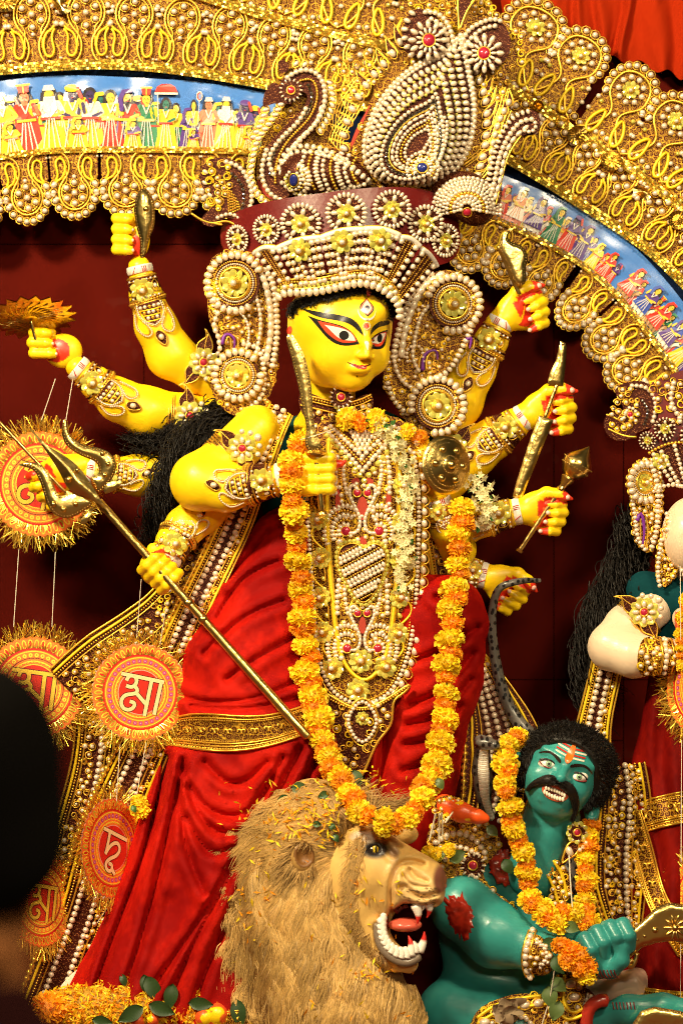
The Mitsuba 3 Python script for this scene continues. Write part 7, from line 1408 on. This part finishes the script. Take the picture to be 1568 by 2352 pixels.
ear('tall pearl ear ornament of the second idol near the right edge', [(1478, 1108, 42, 70, 380)], [([(1496, 1070), (1508, 1110), (1510, 1160), (1506, 1220), (1496, 1256)], 5.4, 12, 1.3, True), ([(1450, 1140), (1456, 1180), (1466, 1240), (1480, 1262)], 4.6, 10, 1.2, True)], [(1442, 1100), (1460, 1060), (1500, 1055), (1520, 1110), (1512, 1230), (1490, 1270), (1462, 1250), (1446, 1160)], 0, -20, [[(1462, 1196), (1470, 1180), (1478, 1210), (1474, 1256)]], 23)
ear('narrow beaded side chain on the cheek of the second idol', [(1546, 1216, 20, 0, 360)], [([(1518, 1240), (1512, 1280), (1510, 1320), (1514, 1345)], 4.8, 10.5, 1.2, True), ([(1530, 1180), (1540, 1240), (1560, 1300), (1580, 1340)], 5.4, 11.5, 1, False)], [(1510, 1250), (1530, 1200), (1560, 1190), (1575, 1240), (1560, 1300), (1530, 1345), (1508, 1330)], 0, 0, [], 24)
for c, ax, r, cl, an in (((1462, 1424, -12), (-.6, .6), 52, (1478, 1406), -40),):
    key0 = idol; idol = idol2; armband(c, ax, r, cl, an); idol = key0
key = num(idol2 + '__cuff'); o = Orn(a2.sf(1.)); pl = [(1474, 1470), (1500, 1462), (1540, 1470), (1548, 1540), (1500, 1552), (1470, 1548)]; o.plate(pl, 3, 'fili', 0, 50, fine=8); scrolls(o, pl, 22, (6, 10), (4, 6.5), 73, 4); o.row([(1500, 1464), (1508, 1506), (1500, 1550)], 4, 9, role='bead', h=5); o.row([(1524, 1468), (1530, 1506), (1524, 1546)], 6, 14, ln=1.3, h=5)
for x in (1480, 1514, 1540): o.cord([(x, 1466), (x + 7, 1506), (x, 1548)], 2.6, h=4)
o.emit(key, 5.6); b = B(); lathe(b, np.array([(36, -11), (40, -9), (41, 0), (40, 9), (34, 11)]) * S, (W(1562, 1502, 78), np.array([1, -.15, 0.])), 28, (.84, .72, .60)); b.put(idol2 + '__bangle', 'gloss', True)
garland('thin marigold string hanging down at the right edge in front of the second idol', [(1572, 1380, 130), (1570, 1420, 130), (1568, 1480, 130), (1567, 1545, 130)], 17, 18, 9)
# things lying at the bottom right
b = B(); q = Body(chain([(1370, 2345, 120, 34), (1440, 2322, 150, 36), (1520, 2316, 150, 34), (1600, 2330, 150, 30)], 14.), 4.); q.into(b, TEAL * .9); k = thing('teal_arm', 'teal painted arm with dark red stripes lying along the bottom right corner', 'statue'); b.put(k + '__forearm', 'skin', True)
b = B()
for i in range(7): u = 1406 + i * 8; pp = np.array([(u, 2302), (u + 3, 2318)], float); tube(b, q.sf(2.)(pp[:, 0], pp[:, 1], 0), 1.4 * S, 4, c=(.25, .03, .03))
b.put(k + '__stripe', 'gloss', True, kind='stuff'); b = B(); tube(b, W3(spl([(1345, 2352, 170), (1352, 2318, 178), (1372, 2300, 182), (1392, 2298, 180)], 16)), 15 * S, 10, (0, -1, .05), c=(.42, .03, .015)); b.put(k + '__red_bangle', 'gloss', True)
k = weapon('shield', 'brass shield edge with beaded rim in the bottom right corner', 'shield'); blade(k, [(1440, 2370), (1470, 2322), (1500, 2312), (1560, 2322), (1640, 2350), (1640, 2420), (1440, 2420)], 200, 8, 5, 0, .5, lim=12, beads=7)
b = B(); Body(chain([(1330, 2290, 30, 24), (1400, 2268, 60, 30), (1460, 2262, 60, 40)], 20.), 5.).into(b, (.70, .48, .36)); key = num('foot'); b.put(key, 'skin', True, label='pale foot under the sari hem in the bottom right corner, behind the teal arm', category='statue')
key = num(demon + '__knee_ornament'); o = Orn(lambda u, v, h: W(u, v, 140 + h)); pl = [(1290, 2280), (1320, 2262), (1360, 2280), (1372, 2310), (1340, 2352), (1296, 2340)]; o.plate(pl, 4, 'back', -6, 40)
for r in (14, 24, 34): a = np.radians(np.linspace(170, 330, 9)); o.row(np.stack([1338 + r * np.cos(a), 2318 + r * np.sin(a)], 1), 4.2, 8.6, ln=1.4, across=True, h=4)
o.row([(1296, 2340), (1330, 2322), (1366, 2310)], 4.6, 10, h=4); o.emit(key, 5.6)

# ================================================================ paper discs with tinsel fringes on threads
def stroke(b, f, pts, wd, col, z, close=False, n=26):
    q = spl(pts, n) if len(pts) > 2 else even(np.array(pts, float), 5); t = nrm(np.gradient(q, axis=0)); nn = np.stack([-t[:, 1], t[:, 0]], 1) * wd / 2; sheet(b, f(np.stack([q[:, 0] - nn[:, 0], q[:, 0] + nn[:, 0]], 1), np.stack([q[:, 1] - nn[:, 1], q[:, 1] + nn[:, 1]], 1), z), col)
MA = [[(-42, -36), (48, -24)], [(-30, -22), (-24, -32), (-12, -30), (-10, -18), (-18, -10), (-30, -12)], [(-14, -14), (-6, -2), (-14, 4), (-30, 8), (-38, 22), (-30, 36), (-14, 34), (-10, 24), (-20, 20)], [(-8, 2), (6, 16), (14, 24)], [(22, -28), (12, 48)], [(42, -24), (32, 44)]]
DU = [[(-34, -36), (42, -20)], [(-14, -32), (-18, -8), (-24, 14)], [(-24, 14), (-6, -6), (14, -10), (20, 2), (10, 14), (-4, 20)], [(-4, 20), (-20, 32), (-16, 44), (-2, 44), (-2, 34), (-12, 32)], [(-2, 40), (10, 52)]]
def paper_disc(c, r, yaw, pitch, roll, label, glyph, style, seed):
    k = thing('letter_disc', label, 'hanging disc', 'paper discs hanging on threads'); f = frame(c, yaw, pitch, roll, r / 100.); g = np.random.default_rng(seed)
    b = B(); n = 240
    for _ in range(620):      # tinsel
        a = g.uniform(0, 2 * math.pi); l = g.uniform(12, 34); d = g.normal() * .14; z = g.normal() * 7; r0, r1 = 94, 100 + l; a1 = a + d; wv = .9
        P = f(np.array([r0 * math.cos(a - .006), r0 * math.cos(a + .006), r1 * math.cos(a1 + .005), r1 * math.cos(a1 - .005)]), np.array([r0 * math.sin(a - .006), r0 * math.sin(a + .006), r1 * math.sin(a1 + .005), r1 * math.sin(a1 - .005)]), np.array([-2, -2 + g.normal() * .8, z, z + g.normal() * 1.6])); b.add(P, [[0, 1, 2], [0, 2, 3]])
    for rr, ll in ((78, 12),):
        for _ in range(240):
            a = g.uniform(0, 2 * math.pi); a1 = a + g.normal() * .05; P = f(np.array([rr * math.cos(a - .012), rr * math.cos(a + .012), (rr + ll) * math.cos(a1)]), np.array([rr * math.sin(a - .012), rr * math.sin(a + .012), (rr + ll) * math.sin(a1)]), np.array([1.5, 1.5, 2 + g.uniform(1, 7)])); b.add(P, [[0, 1, 2]])
    b.put(k + '__tinsel_fringe', 'tinsel', False, kind='stuff')
    a = np.linspace(0, 2 * np.pi, 481); ring_ = lambda r_, sc=0, m=40: r_ + sc * np.abs(np.sin(a * m / 2)); b = B()
    def ann(r0, r1, z, col, sc=0): sheet(b, f(np.stack([r0 * np.cos(a), (r1 if not sc else ring_(r1, sc, 44)) * np.cos(a)], 1), np.stack([r0 * np.sin(a), (r1 if not sc else ring_(r1, sc, 44)) * np.sin(a)], 1), z), col)
    OR, RD, YL, PK, MG_ = (.88, .20, .03), (.62, .025, .012), (.90, .68, .05), (.88, .42, .32), (.50, .05, .28)
    ann(0, 97, -1.5, PK if style else OR, 3.5); ann(0, 96, 0, OR, 2.5); ann(74, 78, .5, RD)
    for i in range(44):
        t = 2 * math.pi * (i + .5) / 44; e = np.arange(10) * 2 * np.pi / 10
        for q, (ra, rb, col) in enumerate(((9, 4.6, YL if i % 3 else (.55, .60, .04)), (6.5, 2.6, OR if i % 2 else RD))):
            x = 86 + ra * np.cos(e); y = rb * np.sin(e); P = f(x * math.cos(t) - y * math.sin(t), x * math.sin(t) + y * math.cos(t), .7 + .4 * q); b.add(P, [[0, m, m + 1] for m in range(1, 9)], col)
    ann(0, 72, .9, OR); ann(70, 72, 1.2, YL); ann(57, 58.5, 1.2, YL if style else (.15, .02, .02))
    for i in range(34):
        t = 2 * math.pi * i / 34; e = np.arange(8) * 2 * np.pi / 8
        for q, (ra, col) in enumerate(((4.2, MG_ if style else YL), (1.5, PK if style else OR))): P = f(64 * math.cos(t) + ra * np.cos(e), 64 * math.sin(t) + ra * np.sin(e), 1.3 + .3 * q); b.add(P, [[0, m, m + 1] for m in range(1, 7)], col)
    ann(0, 54, 1.6, OR); ann(51, 53, 1.9, YL); ann(0, 46, 2.0, YL if not style else PK); ann(0, 44.5, 2.3, RD)
    for i in range(22):
        t = 2 * math.pi * i / 22; x, y = 48.5 * math.cos(t), 48.5 * math.sin(t); stroke(b, f, [(x - 4 * math.sin(t) * 1.4, y + 4 * math.cos(t) * 1.4), (x * 1.06, y * 1.06), (x + 4 * math.sin(t) * 1.4, y - 4 * math.cos(t) * 1.4)], 1.1, YL, 2.3, n=8)
    for p in glyph: stroke(b, f, p, 10.5, (.10, .01, .01), 2.7); stroke(b, f, p, 7.4, (.86, .68, .34) if style else (.86, .55, .05), 3.1)
    b.put(k + '__printed_face', 'paint', False, label='printed face with a large gold letter')
    b = B(); ee = np.arange(48) * 2 * np.pi / 48; sheet(b, np.stack([f(97 * np.cos(ee), 97 * np.sin(ee), z) for z in (-1.5, -3.5)]), (.7, .2, .1)); b.put(k + '__card_edge', 'paint', True)
    return k, f
discs = [((92, 1112, -170), 122, -12, 0, 8, 'orange letter disc with gold tinsel fringe behind the trident head', MA, 0, 1, 1.2), ((78, 1580, -10), 118, 6, 2, 0, 'orange letter disc with tinsel fringe half covered by the dark head, below the trident disc', MA, 0, 2, 1.), ((322, 1590, 60), 112, 8, -2, 4, 'bright round letter disc with pink scalloped edge below the trident hand', MA, 1, 3, 1.),
    ((258, 1948, 70), 116, 52, 0, 6, 'tilted letter disc turned aside with a yellow marigold on its thread', DU, 1, 4, 1.), ((96, 2068, 40), 108, 46, 0, 0, 'lowest letter disc at the left edge, mostly hidden behind the dark head', MA, 0, 5, 1.), ((1606, 1580, 140), 112, -46, 0, 0, 'orange letter disc cut off by the right edge beside the cream arm', MA, 1, 6, 1.), ((1612, 2064, 130), 100, -40, 0, 0, 'orange letter disc cut off by the right edge above the brass sword', MA, 0, 7, 1.)]
for c, r, ya, pi_, ro, lab, gl_, st, sd, sy in discs: paper_disc(c, r, ya, pi_, ro, lab, gl_, st, sd)
for p, lab in ((((128, 870, -60), (96, 965, -30)), 'left one of two threads from the left fist down to the disc behind the trident'), (((168, 870, -60), (152, 965, -30)), 'right one of two threads from the left fist down to the disc behind the trident'), (((44, 1262, -20), (32, 1440, -12)), 'left thread between the upper and middle left letter discs'), (((128, 1268, -20), (120, 1440, -12)), 'right thread between the upper and middle left letter discs'), (((325, 1330, 30), (314, 1470, 55)), 'left thread holding the bright letter disc under the trident hand'), (((382, 1395, 70), (368, 1480, 60)), 'right thread holding the bright letter disc under the trident hand'),
    (((276, 1710, 62), (268, 1840, 70)), 'left thread between the bright disc and the tilted disc'), (((336, 1706, 62), (314, 1828, 72)), 'right thread carrying the yellow marigold above the tilted disc'), (((250, 2080, 70), (224, 2120, 70)), 'short thread hanging under the tilted letter disc'), (((1564, 1700, 140), (1563, 1980, 140)), 'vertical thread between the two letter discs at the right edge'), (((1561, 1300, 140), (1562, 1470, 140)), 'vertical thread above the upper letter disc at the right edge'), (((1562, 2170, 140), (1561, 2352, 140)), 'vertical thread below the lower letter disc at the right edge')): string(p, lab, 1.)
string([(690, 1010, 196), (725, 1000, 226), (768, 985, 160)], 'pale thread tied across the curved sword to the throat marigolds', 1.)
g = np.random.default_rng(15); k = thing('marigold', 'single yellow marigold on the thread above the tilted letter disc', 'flower'); bloom(k + '__flower', W(322, 1858, 84), 24 * S, (.3, -1, .5), 0, g); bloom(k + '__flower', W(320, 1842, 84), 20 * S, (.3, -.6, .8), 0, g)
leaf((308, 1858, 100), 20, 60, (.06, .16, .03), 'small green leaf on the single yellow marigold')
# ================================================================ heap of petals, leaves and toes at the bottom left
heap_p = [('e', (300, 2330, 170), (200, 72, 60), None), ('e', (330, 2280, 150), (85, 50, 40), 30.), ('e', (520, 2345, 180), (170, 52, 50), 30.), ('e', (150, 2320, 160), (75, 45, 40), 30.), ('e', (450, 2300, 160), (70, 40, 40), 30.)]
hpb = Body(heap_p, 5., 30.); b = B(); hpb.into(b, lambda V: np.array((.55, .30, .02)) * (.4 + .8 * meshkit.fbm(V * .07, 3))[:, None]); b.put('petal_heap', 'petal', True, kind='stuff', label='heap of yellow and orange marigold petals at the bottom left', category='petals')
g = np.random.default_rng(16); q = np.c_[g.uniform(80, 690, 4200), g.uniform(2200, 2352, 4200)]; q = q[field(heap_p, np.c_[q, hpb.H(q[:, 0], q[:, 1])], 30.) < 6]
petals('petal_heap_cover', 'loose bright petals on top of the petal heap at the bottom left', np.c_[q, hpb.H(q[:, 0], q[:, 1]) + g.uniform(1, 9, len(q))], 0, 33, (6, 12))
for u, v, L, a, lab in ((352, 2272, 70, 60, 'tall dark green leaf standing up in the petal heap'), (392, 2290, 64, 100, 'upright dark green leaf in the petal heap, right of the tallest'), (335, 2262, 50, 80, 'dark green leaf tip behind the tallest leaf in the petal heap'), (372, 2318, 66, 20, 'broad green leaf lying at the middle of the petal heap'), (462, 2306, 60, 5, 'broad green leaf lying on the right of the petal heap'), (548, 2328, 70, 80, 'dark green leaf hanging down beside the dried petals'), (300, 2330, 70, 150, 'long dark green leaf on the left of the petal heap'), (236, 2346, 50, 10, 'green leaf at the bottom of the petal heap beside the orange marigold'), (284, 2252, 34, 70, 'small green leaf tip at the top left of the petal heap')): leaf((u, v, float(hpb.H(u, v)) + 16), L, a, (.022, .052, .013), lab, .26)
for u, v, c, lab in ((640, 2322, (.42, .30, .20), 'dried beige flower at the right of the petal heap, right half'), (606, 2318, (.50, .36, .24), 'dried beige flower at the right of the petal heap, left half'), (1170, 2322, (.36, .26, .16), 'dried beige flower left of the demon belt')):
    b = B()
    for i in range(14):
        z = nrm(g.normal(size=3) + [0, .2, .8]); e = nrm(np.cross(z, g.normal(size=3))); f = np.cross(z, e); p = np.array([u, v, 205.]) + g.normal(size=3) * 10; t = np.linspace(-1, 1, 5); G = np.stack([p + e * 24 * tt * .9 + f * s * 15 * math.sqrt(max(0, 1.05 - tt * tt)) + z * (6 * tt * tt + 5 * s * s) for tt in t for s in (-1, 0, 1)]).reshape(5, 3, 3); sheet(b, W3(G), np.array(c) * g.uniform(.7, 1.15))
    b.put(num('dried_flower'), 'matte', True, label=lab, category='flower')
k = thing('marigold', 'single orange marigold at the left end of the petal heap', 'flower'); bloom(k + '__flower', W(112, 2316, 222), 40 * S, (.2, -.8, .6), 1, g)
tk = idol + '__toe'
for i, (u, v, r) in enumerate(((318, 2346, 16), (352, 2342, 15), (470, 2338, 24), (500, 2332, 28))): b = B(); Body([('c', (u, v + 30, 200), (u, v, 232), r, r * .9, 6.), ('c', (u, v + 20, 200), (u, v - 16, 212), r, r * .7, 6.)], 3.).into(b, lambda V: np.where((meshkit.noise(V * .05, 9) > .52)[:, None], np.array((.80, .10, .02)), YEL)); b.put(tk, 'skin', True)
b = B(); inflate(b, [(104, 2352), (116, 2310), (140, 2265), (180, 2225), (196, 2216), (176, 2260), (140, 2352)], 30, 6, c=(.80, .66, .50)); b.put(num('lotus_petal'), 'paint', True, label='pale curved stand petal with gold edge at the lower left', category='stand')
# ================================================================ the onlooker, out of focus close to the camera
per = thing('person', 'out of focus person with short black hair seen from behind at the left edge', 'person')
WP = 3720.; kp = (D - WP * S) / D
def wp(u, v, dw=0.): return np.array([u, v, WP]) + np.array([0, 0, dw])
P = lambda x, y, z: np.array([(-70 - 784) * S * kp + 1.08 * x, -WP * S + z, CZ + (1176 - 1890) * S * kp + 1.12 * y])   # metres about the head
def pbody(prims, h, key, bsdf, col, k=.03):
    lo, hi = bounds(prims, .02); n = np.ceil((hi - lo) / h).astype(int) + 2; G = np.stack(np.meshgrid(*[lo[i] + np.arange(n[i]) * h for i in range(3)], indexing='ij'), -1); V, F = nets(field(prims, G, k), lo, h); b = B(); b.add(V, F, col); return b.put(key, bsdf, True)
hcen = P(0, 0, 0); e3 = lambda x, y, z, r: ('e', P(x, y, z), r, None); c3 = lambda a, b_, ra, rb: ('c', P(*a), P(*b_), ra, rb, None)
pbody([e3(0, .03, 0, (.082, .105, .10)), e3(0, -.04, .02, (.070, .09, .085)), c3((0, -.10, -.01), (0, -.20, -.01), .055, .062), e3(.026, -.098, -.078, (.017, .034, .016)), e3(.02, -.02, .085, (.03, .05, .03))], .007, per + '__head', 'matte', (.24, .09, .03))
pbody([e3(0, .05, -.015, (.094, .108, .105)), e3(0, -.02, -.045, (.088, .062, .07)), e3(.055, -.01, -.01, (.036, .05, .05))], .007, per + '__hair', 'matte', (.0030, .0025, .0022))
pbody([c3((0, -.17, -.02), (0, -.24, -.01), .072, .09), c3((-.02, -.24, 0), (.19, -.29, 0), .085, .085), c3((-.02, -.24, 0), (-.19, -.29, 0), .085, .085), e3(0, -.52, 0, (.21, .30, .13)), c3((.19, -.32, 0), (.22, -.62, .06), .06, .05), c3((-.19, -.32, 0), (-.22, -.62, .06), .06, .05), e3(0, -.95, 0, (.18, .26, .12)), c3((.08, -1.1, 0), (.09, -1.55, 0), .08, .06), c3((-.08, -1.1, 0), (-.09, -1.55, 0), .08, .06)], .014, per + '__clothing', 'matte', (.018, .004, .004), .06)
